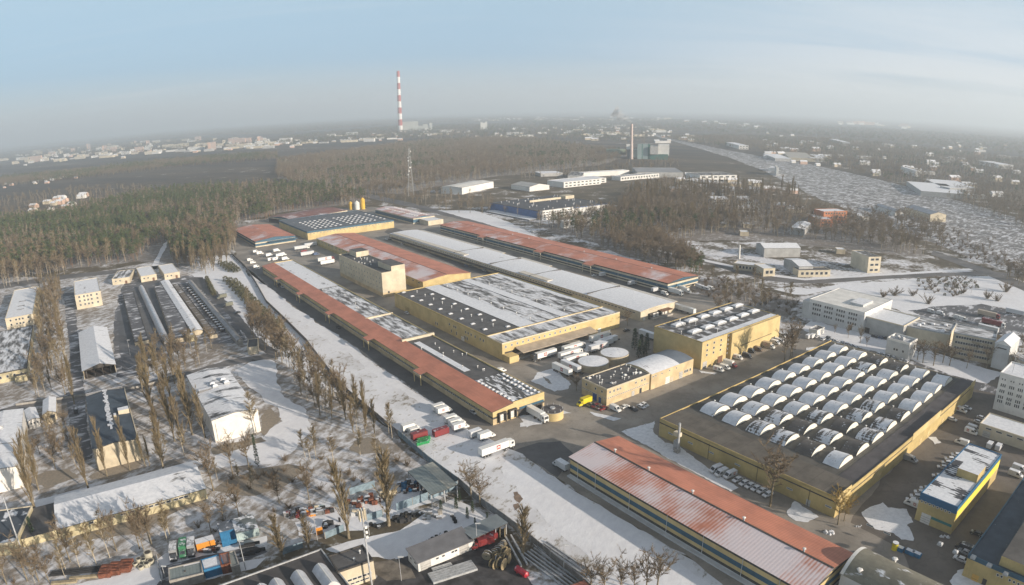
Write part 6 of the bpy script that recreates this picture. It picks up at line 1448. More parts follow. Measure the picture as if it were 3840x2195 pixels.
for pix, key, hd, lb in ((q5(1440, 865), ('semi', 'white', 'white', True), 'B+', 'largest white lorry with red emblem, standing on the snow edge'), (q5(1280, 665), ('box', 'white', 'white', False), 'B+', 'plain white box lorry, right of the snowy trailer'), (q5(1140, 630), ('box', 'snowy', 'snowy', False), 'B+', 'snow-dusted box lorry left of the plain white one'),
        (q5(650, 285), ('box', 'white', 'white', True), 'B+', 'white box lorry with emblem nearest the long hall'), (q5(590, 240), ('box', 'white', 'white', False), 'B+', 'white box lorry half hidden behind the one nearest the hall'),
        (q5(770, 415), ('box', 'white', 'white', True), 'B+', 'upper white emblem lorry in the row of three'), (q5(840, 470), ('box', 'white', 'white', False), 'B+', 'middle white lorry in the row of three'), (q5(890, 530), ('box', 'white', 'white', True), 'B+', 'lowest white emblem lorry in the row of three'),
        (q5(140, 540), ('box', 'white', 'white', False), 'B+', 'white box lorry by the fence above the red trailer'), (q5(235, 570), ('van', 'white', False), 'B+', 'white van squeezed between box lorry and red trailer'),
        (q5(2410, 1110), ('box', 'snowy', 'snowy', False), 'A+', 'frosted box van beside the far corner of the nearest red hall')):
    park(key[0], key[1:], pix, hd, lb, GL)
for (u, v), lb in (((610, 600), 'dark red box body with machinery beside it, right of the two'), ((290, 650), 'dark red box body by the blue fence, left of the two')):
    r_ = thing('container_body', lb, 'container', G(*q5(u, v)), AB); mb = MB(); mb.box(-3.3, 3.3, -1.2, 1.2, 0.3, 2.9); mb.build('body', PNT['red'], r_); mb = MB(); mb.box(-3.1, 3.1, -1.0, 1.0, 0.0, 0.3); mb.build('skid', M_CHAS, r_)
    for k in (-1, 1): mb = MB(); mb.box(3.3, 3.36, k*0.6-0.5, k*0.6+0.5, 0.45, 2.75); mb.build('door', PNT['red'], r_)
me = MB().box(-0.6, 0.6, -0.5, 0.5, 0, 1.1).box(-0.65, 0.65, -0.55, 0.55, 1.1, 1.2).mesh('waste_bin', [paint('bin_green', (0.02, 0.26, 0.08), 0.25)])
for i in range(5):
    for j in range(3):
        p = G(*q5(285+i*36-j*8, 700+j*30-i*9)); tag(link('waste_bin', me, None, (p.x, p.y, 0.1), AB), 'green wheeled bin in the block of bins below the red trailers', 'bin', 'green bins below the red trailers')
for pix, key, hd, lb in ((ca(790, 385), ('van', 'white', False), 'B+', 'white van beside the flat roof of the long hall'), (ca(2045, 865), ('box', 'yellow', 'yellow', False), 'B-', 'bright yellow lorry before the blue workshop gate'), (ca(2135, 890), ('car', 'dark'), 'B-', 'dark car right of the yellow lorry'), (ca(2205, 905), ('car', 'red'), 'B-', 'red car in front of the beige workshop'), (ca(2258, 925), ('car', 'brown'), 'B-', 'brown car right of the red one'), (ca(2312, 945), ('car', 'red'), 'B-', 'red car nearest the workshop corner'),
        (q6(2045, 1175), ('van', 'white', False), 'A-', 'white van at the sunny workshop corner'), (q6(2118, 1155), ('car', 'white'), 'B+', 'white car along the sunny workshop front'), (q6(2180, 1172), ('car', 'dark'), 'A-', 'dark car in front of the sunny workshop'), (q6(2238, 1155), ('car', 'snowy'), 'A-', 'snowy car right of the dark one at the workshop'), (q6(2262, 1140), ('car', 'white'), 'A-', 'white car at the end of the workshop row'),
        (cw2(2040, 0), ('car', 'dark'), 'A-', 'dark car by the yellow silos')):
    park(key[0], key[1:], pix, hd, lb)
for i, (u, v, key) in enumerate(((1490, 1165, ('van', 'white', True)), (1585, 1135, ('van', 'white', False)), (1650, 1095, ('box', 'white', 'red', False)), (1775, 985, ('van', 'white', True)), (1915, 960, ('van', 'dark', False)), (1965, 885, ('van', 'dark', False)), (2075, 860, ('van', 'brown', False)), (2220, 815, ('box', 'beige', 'white', True)), (2335, 760, ('van', 'snowy', False)), (2395, 735, ('van', 'snowy', False)), (2450, 715, ('car', 'snowy')), (2430, 655, ('van', 'snowy', False)), (2500, 655, ('van', 'snowy', False)), (2560, 640, ('car', 'snowy')))):
    park(key[0], key[1:], cf(u, v), 'A-', '%s vehicle counted from the left beneath the sunny wall of the yellow warehouse' % NORD_[i], 'vehicles beneath the sunny yellow warehouse wall', da=0.12)
for i, (u, v, key) in enumerate(((970, 870, ('van', 'snowy', True)), (1050, 925, ('van', 'snowy', False)), (1180, 955, ('van', 'snowy', True)), (1295, 1015, ('car', 'snowy')), (1395, 1065, ('car', 'snowy')), (1480, 1105, ('car', 'snowy')), (1570, 1145, ('car', 'snowy')), (1660, 1180, ('car', 'snowy')), (1745, 1235, ('car', 'snowy')))):
    park(key[0], key[1:], cz(u, v), 'B-', '%s snowy vehicle from the left in the shady row left of the big tree' % NORD_[i], 'snowy row left of the big tree', da=-0.15)
for i, (u, v, key) in enumerate(((385, 125, 'snowy'), (460, 142, 'snowy'), (532, 160, 'snowy'), (600, 182, 'snowy'), (722, 215, 'snowy'), (795, 240, 'snowy'))):
    park('car', (key,), ci(u, v), 'B+', '%s snowed-over car from the left below the white cube' % NORD_[i], 'snowed-over cars below the white cube')
for i, (u, v) in enumerate(((1030, 1150), (1095, 1172), (1160, 1195), (1230, 1222), (930, 1122), (870, 1105))):
    park('car', ('snowy',), cg(u, v), 'B+', 'snowed-over car in the loose row along the factory road before the offices', 'snowed-over cars along the factory road')
for pix, key, hd, lb in ((cg(530, 1070), ('van', 'snowy', False), 'B+', 'snowy van left of the office shed'), (cg(590, 1062), ('van', 'white', False), 'B+', 'white van beside the office shed'), (cg(650, 1060), ('car', 'white'), 'B+', 'white car next to the vans by the office shed'), (cg(745, 1100), ('car', 'snowy'), 'B+', 'snowy car right of the vans by the office shed'), (cg(815, 1075), ('car', 'dark'), 'B+', 'dark car right of the office shed'),
        (cg(1510, 1060), ('car', 'dark'), 'A+', 'left dark car before the grey hall'), (cg(1590, 1075), ('car', 'blue'), 'A+', 'blue-black car before the grey hall'), (cg(1650, 1080), ('car', 'dark'), 'A+', 'right dark car before the grey hall'),
        (ci(1600, 975), ('van', 'white', True), 'A-', 'white emblem van by the far factory corner'), (ci(1690, 935), ('car', 'snowy'), 'A-', 'snowy car behind the emblem van at the factory corner'), (ci(1910, 1085), ('car', 'snowy'), 'A-', 'snowy car nearest the white slab'), (ci(1865, 1150), ('car', 'snowy'), 'A-', 'snowy car second from the white slab'), (ci(1750, 1300), ('van', 'white', True), 'A-', 'white van with red mark before the garage door'), (ci(1790, 1255), ('van', 'snowy', False), 'A-', 'snowy van behind the one with the red mark'),
        (cj(1610, 465), ('van', 'white', False), 'A+', 'white van by the back corner of the yellow shop'), (cj(2035, 505), ('van', 'snowy', False), 'B+', 'left snowy van between shop and annexe'), (cj(2165, 535), ('van', 'snowy', False), 'B+', 'right snowy van between shop and annexe'), (cj(850, 720), ('van', 'grey', False), 'A-', 'grey van standing by the ochre factory wall'), (cj(2470, 860), ('van', 'snowy', False), 'A-', 'upper snowy van right of the yellow shop'), (cj(2415, 945), ('van', 'snowy', False), 'A-', 'lower snowy van right of the yellow shop'),
        (cl_(870, 270), ('van', 'white', True), 'A+', 'white van with red square at the front corner of the yellow shop'), (cl_(1835, 705), ('car', 'dark'), 'A+', 'dark car with snowy roof beside the blue-edged roof'), (cl_(1650, 930), ('van', 'dark', False), 'A+', 'black van beside the blue-edged roof'), (cl_(1655, 985), ('car', 'grey'), 'A+', 'grey car just below the black van'), (cl_(1590, 1090), ('car', 'snowy'), 'A+', 'snow-buried car below the grey one'),
        (ci(1470, 1105), ('car', 'snowy'), 'A-', 'car-shaped snow heap on the road beside the ochre wall'),
        (cK(1095, 675), ('box', 'olive', 'olive', False), 'B-', 'olive army lorry upper one on the barracks lane'), (cK(1185, 800), ('box', 'olive', 'dark', False), 'B-', 'olive army lorry lower one on the barracks lane'), (cK(1318, 900), ('car', 'dark'), 'B-', 'lone dark car on the barracks snow'),
        (cD(1140, 985), ('van', 'dark', False), 'A+', 'dark van at the foot of the narrow poplar'),
        (ch(1160, 690), ('van', 'snowy', False), 'A-', 'first snowy van on the lot behind the offices'), (ch(1300, 720), ('van', 'snowy', False), 'A-', 'second snowy van on the lot behind the offices'), (ch(1560, 780), ('van', 'white', False), 'A-', 'white van before the red trailer lot'), (ch(1635, 805), ('van', 'white', False), 'A-', 'white van nearest the red trailer'), (ch(1470, 790), ('car', 'dark'), 'A-', 'dark car among the vans behind the offices'),
        (ch(2010, 760), ('semi', 'beige', 'red', False), 'A-', 'tan trailer with red tractor behind the offices'), (ch(2080, 890), ('semi', 'red', 'white', False), 'A-', 'red trailer in the lot behind the offices'), (ch(2430, 730), ('trailer', 'snowy', False), 'A-', 'snow-topped trailer at the right edge of the lot'), (ch(2030, 985), ('trailer', 'snowy', False), 'A-', 'low snow-covered trailer below the red one')):
    park(key[0], key[1:], pix, hd, lb)
for i, (u, v) in enumerate(((1535, 645), (1440, 705), (1395, 765), (1330, 830), (1255, 960), (1075, 1150), (990, 1205), (930, 1265), (870, 1320))):
    park('car', ('snowy',), cj(u, v), 'A+', '%s snowed-over car from the back along the shady side of the yellow shop' % NORD_[i], 'snowed-over cars along the yellow shop', da=0.5)
GF = 'vans on the far lot by the forest'
for i, (u, v, key) in enumerate(((390, 665, ('van', 'white', False)), (450, 700, ('box', 'white', 'white', True)), (590, 730, ('box', 'white', 'white', False)), (620, 795, ('box', 'white', 'white', True)), (690, 790, ('box', 'white', 'white', True)), (740, 735, ('box', 'white', 'white', False)), (700, 660, ('box', 'white', 'white', False)), (790, 720, ('box', 'white', 'white', False)), (830, 785, ('box', 'white', 'white', False)), (305, 790, ('van', 'white', False)), (350, 830, ('van', 'white', True)), (400, 890, ('van', 'white', False)), (430, 915, ('car', 'white')))):
    park(key[0], key[1:], cw2(u, v), 'B+', 'white delivery vehicle in the sunny cluster before the small far red hall', GF, da=0.2)
for i, (u, v, key) in enumerate(((1010, 640, ('car', 'dark')), (1080, 625, ('semi', 'snowy', 'white', False)), (1120, 680, ('box', 'red', 'red', False)), (1180, 715, ('trailer', 'snowy', False)), (1300, 705, ('van', 'blue', False)), (1230, 580, ('trailer', 'snowy', False)), (1440, 800, ('semi', 'white', 'red', True)), (1480, 845, ('trailer', 'white', False)))):
    park(key[0], key[1:], cw2(u, v), 'B+', ('dark car at the left end of the mixed far lot', 'snowy lorry at the back of the mixed far lot', 'red box lorry in the mixed far lot', 'snowy trailer before the red box lorry', 'blue van in the mixed far lot', 'snowy trailer at the kerb of the far lot', 'white lorry with red tractor left of the cream block', 'low white trailer just before the lorry with red tractor')[i])
for i, (u, v, key) in enumerate(((590, 345, ('car', 'snowy')), (720, 350, ('box', 'snowy', 'snowy', False)), (1150, 480, ('box', 'snowy', 'snowy', False)), (1500, 580, ('box', 'snowy', 'snowy', False)), (1640, 620, ('van', 'white', False)), (1780, 610, ('semi', 'white', 'white', False)), (1900, 560, ('box', 'white', 'white', False)), (1960, 590, ('box', 'white', 'white', False)), (2150, 510, ('van', 'snowy', False)), (2200, 530, ('van', 'snowy', False)), (2260, 550, ('van', 'snowy', False)), (2330, 545, ('van', 'white', False)), (1930, 880, ('semi', 'white', 'white', True)), (1990, 900, ('trailer', 'white', False)))):
    park(key[0], key[1:], ce(u, v), 'A-' if i > 3 else 'B+', '%s vehicle from the left along the shady front of the right red hall' % NORD_[i], 'vehicles along the right red hall')
for i, (u, v) in enumerate(((345, 555), (395, 600), (1230, 1200), (1290, 60))):
    if i < 3: park('car', (('dark', 'grey', 'dark')[i],), cb_(u, v), 'A-', ('dark car at the second porch of the long hall', 'grey car at the second porch of the long hall', 'dark car at the third porch of the long hall')[i])
park('car', ('grey',), ca(380, 1000), 'A-', 'grey car tucked against the shady wall near the loading gable'); park('car', ('dark',), cd(2190, 370), 'B+', 'dark car alone on the road right of the yellow hall'); park('car', ('snowy',), cc(340, 905), 'A-', 'snowy car at the ochre recess of the yellow hall')
for i, (u, v) in enumerate(((0, 470), (60, 470), (1230, 180), (1290, 190), (1500, 250), (1350, 520), (640, 560), (690, 600), (240, 540), (2180, 350))):
    park('car', (('snowy', 'dark', 'blue', 'dark', 'snowy', 'grey', 'white', 'dark', 'snowy', 'white')[i],), cx2(u+30, v+10) if i not in (2, 3, 4) else cc(u, v+20), 'A-', 'car parked in the lane between red hall and white roof', 'cars in the lane beside the white roof')

# ------------------------------------------------------------------ poles and masts
def pole(base_, top_, label, lamp=True, r=0.11, name='street_lamp'):
    b0 = G(*base_); h = height_at(top_, base_); t_ = thing(name, label, 'lamp post' if lamp else 'mast', b0)
    mb = MB(); mb.cyl((0, 0, -0.2), (0, 0, h), r, r*0.55, n=7); mb.build('post', M_STEEL, t_)
    if lamp: mb = MB(); mb.box(-0.25, 1.3, -0.18, 0.18, h-0.1, h+0.12); mb.build('lamp_head', M_PALEG, t_)
    return t_, h
pole(cH(595, 880), cH(585, 530), 'white lamp post at the corner of the white shed'); pole(cH(1885, 1280), cH(1885, 850), 'lamp post in front of the pipe stacks'); pole(cG_(1695, 1390), cG_(1650, 1030), 'lamp post left of the white shed'); pole(cF(1440, 1220), cF(1360, 790), 'white lamp post before the blue containers', r=0.16)
pole(cG_(455, 870), cG_(400, 380), 'lamp post by the orange box'); pole(cG_(1215, 705), cG_(1180, 290), 'pole beside the telecom mast', False, name='pole'); pole(cE(2480, 1380), cE(2440, 1160), 'leaning lamp post on the depot yard')
pole(cE(320, 930), cE(310, 60), 'thick white pole at the barn lane', False, 0.30, 'pole'); pole(cH(520, 165), cH(505, 0), 'lamp post at the concrete panel fence'); pole(q5(510, 980), q5(490, 830), 'thin lamp post on the trodden snow')
pole(cD(1945, 130), cD(1920, -100), 'tall lamp post on the parade yard'); pole(ch(1760, 390), ch(1780, 150), 'pylon-like post on the open snow', False)
t_, h = pole(cG_(1255, 1470), cG_(1110, 310), 'tall telecom mast with a ring of pale antenna panels', False, 0.30, 'telecom_mast')
for k in range(6):
    a = k*1.047; mb = MB(); mb.box(-0.18, 0.18, -0.12, 0.12, h-3.6, h-0.2); ob = mb.build('antenna_panel', M_CREAM, t_, (math.cos(a)*0.9, math.sin(a)*0.9, 0)); ob.rotation_euler = (0, 0, a)
for k in range(3):
    mb = MB(); mb.cyl((0.3, 0, h-6-k*1.6), (0.9, 0.2, h-6-k*1.6), 0.45, n=8); mb.build('aerial_drum', M_WHITE, t_)
# steel flue and plant at the vaulted factory
p = G(*cz(400, 590)); t_ = thing('flue_stack', 'steel flue with filter box standing against the factory wall', 'flue', p, AA)
mb = MB(); mb.cyl((0, 0, 0), (0, 0, 12.5), 0.45, n=10); mb.build('pipe', M_STEEL, t_); mb = MB(); mb.box(0.8, 2.6, -2.2, -0.4, 0, 4.2); mb.build('filter_box', M_STEEL, t_); mb = MB(); mb.box(-0.6, 1.2, -0.9, 0.9, 0, 1.6); mb.build('base', M_CONC, t_); mb = MB(); mb.box(-0.3, 2.4, -1.4, 0.4, 6.6, 8.2); mb.build('hopper', M_CREAM, t_)
# ------------------------------------------------------------------ scrap yard and depots at the bottom edge
def one(name, label, cat, mb, mats, loc, rz=0.0, group=None):
    return tag(link(name, mb.mesh(name, mats), None, loc, rz), label, cat, group)
M_CORR = metal_roof('corrugated_green_grey', (0.20, 0.235, 0.235), 0.0, 1.0, 'X'); M_CORR2 = metal_roof('corrugated_pale', (0.40, 0.40, 0.35), 0.0, 1.0, 'X')
M_CBLUE = plain('container_blue', (0.03, 0.16, 0.32), 0.2, 0.5); M_CPALE = plain('container_pale', (0.42, 0.52, 0.52), 0.2, 0.5); M_RUST = plain('rust', (0.20, 0.075, 0.045), 0.35, 0.8); M_WOOD = plain('raw_wood', (0.36, 0.30, 0.20), 0.2, 0.8); M_BLACK = plain('black_pipe', (0.03, 0.03, 0.033), 0.2, 0.8); M_REELW = plain('reel_wood', (0.34, 0.27, 0.16), 0.2, 0.8)
b = simple('scrap_shed', 'low corrugated grey-green shed roof on the snowy depot, left of the blue shed', 'shed', cF(300, 1400), cF(810, 1300), cF(250, 1215), 3.0, M_CONC, M_CORR, 0, snap=False)
b.blk('hatch', b.L*0.45, b.L*0.5, b.W*0.45, b.W*0.52, 3.0, 3.25, M_DARK); b.blk('snow_patch', b.L*0.45, b.L*0.95, b.W*0.88, b.W*0.99, 3.02, 3.12, M_SNOWROOF)
simple('scrap_shed', 'blue-sided shed with pale flat top beside the corrugated roof', 'shed', cF(815, 1240), cF(1120, 1170), cF(735, 1090), 3.0, M_CBLUE, M_FELT3, 0, snap=False)
simple('scrap_shed', 'brown-roofed shed between blue shed and grey lean-to', 'shed', cF(1070, 1165), cF(1215, 1140), cF(1030, 1000), 3.2, M_RUST, metal_roof('old_red', (0.22, 0.14, 0.13), 0.3, 0.9, 'X'), 0, snap=False)
simple('scrap_shed', 'mottled grey lean-to right of the brown-roofed shed', 'shed', cF(1225, 1190), cF(1345, 1150), cF(1165, 970), 3.0, M_CONC, snowy('leanto', (0.20, 0.22, 0.21), 0.3, 0.8, detail=8), 0, snap=False)
def container(label, p0, p1, p2, h, m, z=0.0, roof=None, cat='container'):
    org, ang, Lx, Ly = frame(p0, p1, p2, h+z, False); org.z = z+0.1
    t_ = thing('shipping_container', label, cat, org, ang); mb = MB(); mb.box(0, Lx, 0, abs(Ly), 0, h-0.1); mb.build('body', m, t_)
    mb = MB()
    for i in range(int(Lx/0.6)): mb.box(i*0.6+0.1, i*0.6+0.3, -0.05, 0, 0.15, h-0.3)
    ob = mb.build('ribs', m, t_); ob['kind'] = 'stuff'
    mb = MB(); mb.box(0.05, Lx-0.05, 0.05, abs(Ly)-0.05, h-0.1, h-0.02); mb.build('roof', roof or M_FELT3, t_); return t_
container('deep blue container stack, left one behind the orange box', cF(1045, 670), cF(1272, 620), cF(990, 530), 5.6, M_CBLUE, roof=snowy('cont_roof', (0.12, 0.14, 0.17), 0.35, 0.5)); container('upper pale green container on the stack right of the blue one', cF(1292, 690), cF(1630, 600), cF(1222, 470), 2.8, M_CPALE, 2.8, snowy('cont_roof2', (0.14, 0.16, 0.16), 0.45, 0.5)); container('lower pale container under the pale green one', cF(1298, 690), cF(1626, 602), cF(1230, 475), 2.7, plain('container_white', (0.50, 0.58, 0.58), 0.2, 0.5), 0.0)
container('orange steel box with snowy lid near the three lorries', cF(695, 850), cF(970, 768), cF(678, 772), 3.0, PNT['orange'], roof=M_SNOWROOF); container('small orange box by the lamp post', cG_(415, 610), cG_(510, 590), cG_(405, 590), 2.6, PNT['orange'], roof=PNT['orange'])
for i, (u, v, c) in enumerate(((380, 1010, 'dark'), (520, 955, 'green'), (645, 945, 'dark'))):
    park('box', (('grey', 'green', 'grey')[i], c, False), cF(u, v), math.radians(-68), ('leftmost dark lorry in the row of three on the depot yard', 'green lorry in the row of three on the depot yard', 'right dark lorry in the row of three on the depot yard')[i])
for i, (u, v) in enumerate(((850, 950), (950, 930), (1030, 870))):
    r_ = random.Random(i); mb = MB()
    for k in range(14):
        x, y, z, s = r_.uniform(-1.6, 1.6), r_.uniform(-1.2, 1.2), r_.uniform(0, 0.9), r_.uniform(0.3, 0.8); mb.box(x-s, x+s, y-s*0.6, y+s*0.6, 0, z+s*0.7, r_.randint(0, 2))
    one('scrap_pile', ('brown scrap heap below the orange steel box', 'dark scrap heap beside the brown one', 'small scrap heap at the corner of the blue container')[i], 'scrap', mb, [M_RUST, M_CHAS, M_SNOWROOF], G(*cF(u, v)))
for i in range(5):
    mb = MB(); mb.cyl((-2.4, 0, 0.5), (2.4, 0, 0.5), 0.5, n=10)
    one('pipe', 'thick black pipe in the heap right of the white lamp post', 'pipe', mb, M_BLACK, G(*cF(1470+(i % 3)*75, 1010-i*32))+Vector((0, 0, (i//3)*0.8)), math.radians(22), 'black pipes on the depot')
for i, (u, v, n) in enumerate(((1600, 1270, 7), (1740, 1230, 7), (1890, 1190, 7))):
    p = G(*cE(u, v)); t_ = thing('pallet_stack', ('leftmost rust-brown stack of steel frames', 'middle rust-brown stack of steel frames', 'right rust-brown stack of steel frames')[i], 'stack', p, math.radians(14))
    for k in range(n): mb = MB(); mb.box(-1.9, 1.9, -2.6+k*0.75, -2.6+k*0.75+0.5, 0, 1.6+0.15*(k % 2)); mb.build('frame', M_RUST, t_)
one('timber_stack', 'long pale stack of planks along the snow edge', 'planks', MB().box(-6, 6, -0.5, 0.5, 0, 0.7), M_WOOD, G(*cE(1330, 1340)), math.radians(16)); one('timber_stack', 'shorter tan stack of planks at the lower left of the long one', 'planks', MB().box(-4, 4, -0.6, 0.6, 0, 0.6), M_WOOD, G(*cE(960, 1420)), math.radians(16))
for i in range(6): one('steel_profile', 'long dark steel bar on the pile behind the planks', 'bar', MB().box(-11, 11, -0.15, 0.15, 0, 0.35), M_CHAS, G(*cE(1250+i*8, 1275-i*14))+Vector((0, 0, 0.1*(i % 2))), math.radians(17+i*0.3), 'dark steel bars behind the planks')
M_CRING = plain('concrete_ring', (0.46, 0.43, 0.34), 0.15, 0.8)
def ring(r, h):
    mb = MB(); mb.cyl((0, 0, 0), (0, 0, h), r, n=16, m=0, caps=False); mb.cyl((0, 0, h), (0, 0, h-0.02), r, r*0.72, n=16, m=0, caps=False); mb.cyl((0, 0, h), (0, 0, h*0.3), r*0.72, n=16, m=1); return mb
for i, (u, v, r_, h_) in enumerate(((2230, 1060, 1.3, 2.6), (2085, 1115, 0.9, 1.6), (2155, 1120, 0.8, 1.5), (2030, 1170, 0.8, 1.2), (2110, 1210, 0.9, 1.0), (2200, 1170, 1.0, 1.3), (2260, 1130, 1.1, 1.3))):
    one('concrete_ring', ('tallest concrete well ring at the corner of the depot fence' if i == 0 else 'pale concrete well ring in the cluster beside the rust-brown stacks'), 'concrete ring', ring(r_, h_), [M_CRING, M_DARK], G(*cE(u, v)), 0, None if i == 0 else 'concrete rings beside the stacks')
# dark-roofed workshop with barrel rooflights, cream office
b = Bld('workshop', 'dark-roofed workshop with silvery barrel rooflights, cut by the bottom edge', 'workshop', cG_(850, 1450), cG_(900, 1440), cG_(455, 935), 6.0, snap=False, lead='y', size=(0, 0), ext=(64, 0, 12, 0))
b.walls([M_CONC]); b.flat(snowy('workshop_felt', (0.085, 0.08, 0.08), 0.06, 0.3, soft=0.03), 0.4, M_STEEL)
sil = plain('silver_rooflight', (0.50, 0.52, 0.56), 0.1, 0.5, 0.35)
for u0, v0, u1, v1 in ((455, 1150, 660, 1430), (130, 1250, 320, 1500), (-200, 1370, -20, 1600), (-420, 1450, -300, 1650)):
    x0, y0 = b.local(*cG_(u0, v0), 7.5); x1, y1 = b.local(*cG_(u1, v1), 7.5)
    mb = MB(); vault(mb, x0-2.2, x0+2.2, min(y0, y1), max(y0, y1), 6.0, 1.9, 8); mb.build('barrel_rooflight', [sil, M_PALEG], b.r)
    mb = MB(); mb.box(x0-0.15, x0+0.15, min(y0, y1), max(y0, y1), 7.95, 8.15); mb.build('ridge_strip', M_WHITE, b.r)
b = Bld('office_house', 'cream two-storey office with dark flat roof left of the telecom mast', 'office', cG_(745, 1262), cG_(1278, 1088), cG_(590, 1030), 6.6, snap=False)
b.walls([M_CREAM]); b.flat(M_FELT, 0.35, M_DARK); b.wins('S', [b.L*q for q in (0.28, 0.42, 0.56, 0.70, 0.84)], 2.6, 1.4, 0.9); b.wins('S', [b.L*q for q in (0.34, 0.48, 0.62, 0.76)], 1.2, 1.4, 0.7); b.vents([(b.L*0.55, b.W*0.3), (b.L*0.8, b.W*0.6)], 6.6, h=1.0)
b = Bld('depot_shed', 'long white shed with dark gutterless roof, grey gates and small windows', 'shed', cG_(1938, 1110), cH(530, 775), cG_(1782, 945), 3.6, snap=False)
b.walls([M_WHITE]); L_, W_ = b.L, b.W
mb = MB(); mono(mb, 0, 1, 0, 1, 0, 0)
mb = MB(); v = [(-0.4, -0.5, 3.55), (L_+0.3, -0.5, 3.55), (L_+0.3, W_+0.4, 4.5), (-0.4, W_+0.4, 4.5)]; mb.add(v+[(q[0], q[1], q[2]-0.25) for q in v], [(0, 1, 2, 3), (7, 6, 5, 4), (0, 4, 5, 1), (1, 5, 6, 2), (2, 6, 7, 3), (3, 7, 4, 0)]); mb.build('roof', plain('shed_sheet', (0.165, 0.165, 0.175), 0.12, 0.3, 0.6), b.r)
b.door('S', L_*0.13, 3.4, 2.8, M_DOOR, 'gate'); b.door('S', L_*0.83, 3.2, 2.8, M_DOOR, 'gate'); b.wins('S', [L_*q for q in (0.34, 0.45, 0.62, 0.68)], 2.2, 1.1, 0.8); b.wins('W', [W_*0.3, W_*0.7], 2.2, 0.9, 0.9)
b = Bld('open_shelter', 'grey lean-to roof on posts, sheltering a red fire tender, right of the white shed', 'shelter', cH(525, 765), cH(1065, 548), cH(335, 645), 3.9, snap=False); L_, W_ = b.L, b.W
mb = MB(); mono(mb, -0.2, L_+0.2, -0.3, W_+0.3, 3.9, 3.9); mb.build('roof', [plain('shelter_sheet', (0.21, 0.24, 0.255), 0.12, 0.3, 0.6), M_DARK], b.r); b.blk('back_wall', 0, L_, W_-0.2, W_, -0.1, 3.9, M_CONC)
for q in (0.03, 0.35, 0.66, 0.97): b.blk('post', L_*q-0.12, L_*q+0.12, 0, 0.25, -0.1, 3.9, M_STEEL)
for i, (u, v, c) in enumerate(((765, 780, 'red'), (690, 870, 'red'))): park('van' if i == 0 else 'box', (('red', False) if i == 0 else ('red', 'red', False)), cH(u, v), math.radians(205), ('red van under the grey lean-to', 'red fire tender parked before the grey lean-to')[i])
b = Bld('open_shelter', 'big patchy grey-green canopy on posts over stored scrap, below the lorry corner', 'shelter', kk(1080, 1640)(2140, 872), kk(1080, 1640)(2548, 745), q5(90, 1160), 4.6, snap=False); L_, W_ = b.L, b.W
mb = MB(); mono(mb, 0, L_*0.62, 0, W_, 4.6, 4.9); mb.build('roof', [M_CORR, M_DARK], b.r); mb = MB(); mono(mb, L_*0.62, L_, 0, W_, 4.92, 5.2); mb.build('roof_right', [M_CORR2, M_DARK], b.r)
for x in (0.02, 0.5, 0.98):
    for y in (0.02, 0.5, 0.98): b.blk('post', L_*x-0.15, L_*x+0.15, W_*y-0.15, W_*y+0.15, -0.1, 4.6, M_STEEL)
for i, (u, v, a) in enumerate(((70, 1350, 0.3), (250, 1400, 0.2), (330, 1330, 0.9), (140, 1440, 0.1), (430, 1440, 0.4))):
    r_ = random.Random(i+20); mb = MB()
    for k in range(12): x, y, s = r_.uniform(-2, 2), r_.uniform(-1.5, 1.5), r_.uniform(0.3, 0.9); mb.box(x-s, x+s, y-s*0.7, y+s*0.7, 0, r_.uniform(0.5, 2.0), r_.randint(0, 3))
    one('scrap_pile', ('rusty machine heap in front of the canopy', 'dark crates under the canopy front', 'pale crates deep under the canopy', 'brown tracked machine heap on the snow by the canopy', 'grey scrap at the canopy corner')[i], 'scrap', mb, [M_RUST, M_CHAS, M_SNOWROOF, M_CBLUE], G(*q5(u, v)), a)
# reels, tubes, beams
def reel(r, w_):
    mb = MB()
    for s in (-1, 1): mb.cyl((0, s*w_/2-0.08, 0), (0, s*w_/2+0.08, 0), r, n=20, m=0)
    mb.cyl((0, -w_/2, 0), (0, w_/2, 0), r*0.55, n=14, m=1); mb.cyl((0, -w_/2-0.1, 0), (0, w_/2+0.1, 0), r*0.14, n=8, m=1); return mb
RL = {}
for i, (u, v, r_, k) in enumerate(((745, 1060, 1.4, 1), (850, 1010, 1.1, 1), (905, 960, 1.1, 1), (950, 915, 1.0, 1), (990, 870, 1.0, 1), (880, 1060, 1.2, 0), (965, 1090, 1.3, 0), (1020, 1010, 1.5, 0), (845, 1190, 1.5, 0), (960, 1200, 1.8, 0), (1045, 1110, 1.5, 0), (905, 1110, 1.1, 1), (975, 730, 1.6, 0), (920, 660, 1.1, 1))):
    kx = (r_, k)
    if kx not in RL: RL[kx] = reel(r_, r_*0.9).mesh('cable_reel', [M_REELW if k == 0 else snowy('reel_frost', (0.28, 0.24, 0.17), 0.6, 0.8), M_DARK])
    p = G(*cH(u, v)); one_ = link('cable_reel', RL[kx], None, (p.x, p.y, r_), math.radians(-20+i*9)); lb = 'wooden cable reel in the reel yard between shed and tube stacks' if i < 12 else ('large cable reel at the open end of the lean-to', 'pale reel just behind the large one at the lean-to')[i-12]
    tag(one_, lb, 'cable reel', 'cable reels in the yard' if i < 12 else None)
def bars(kx, u, v, n, ln, w_, h, m, a, name, label, group, du=0.6):
    for i in range(n):
        p = G(*kx(u, v)); d = Vector((-math.sin(a), math.cos(a), 0)); q = p+d*(i*du); mb = MB(); mb.box(-ln/2, ln/2, -w_/2, w_/2, 0, h); one(name, label, name.split('_')[0], mb, m, (q.x, q.y, 0.1), a, group)
bars(cH, 270, 1330, 5, 13.5, 0.75, 0.7, M_STEEL, math.radians(27), 'concrete_beam', 'long grey beam in the stack before the white shed', 'beams before the white shed', 0.95)
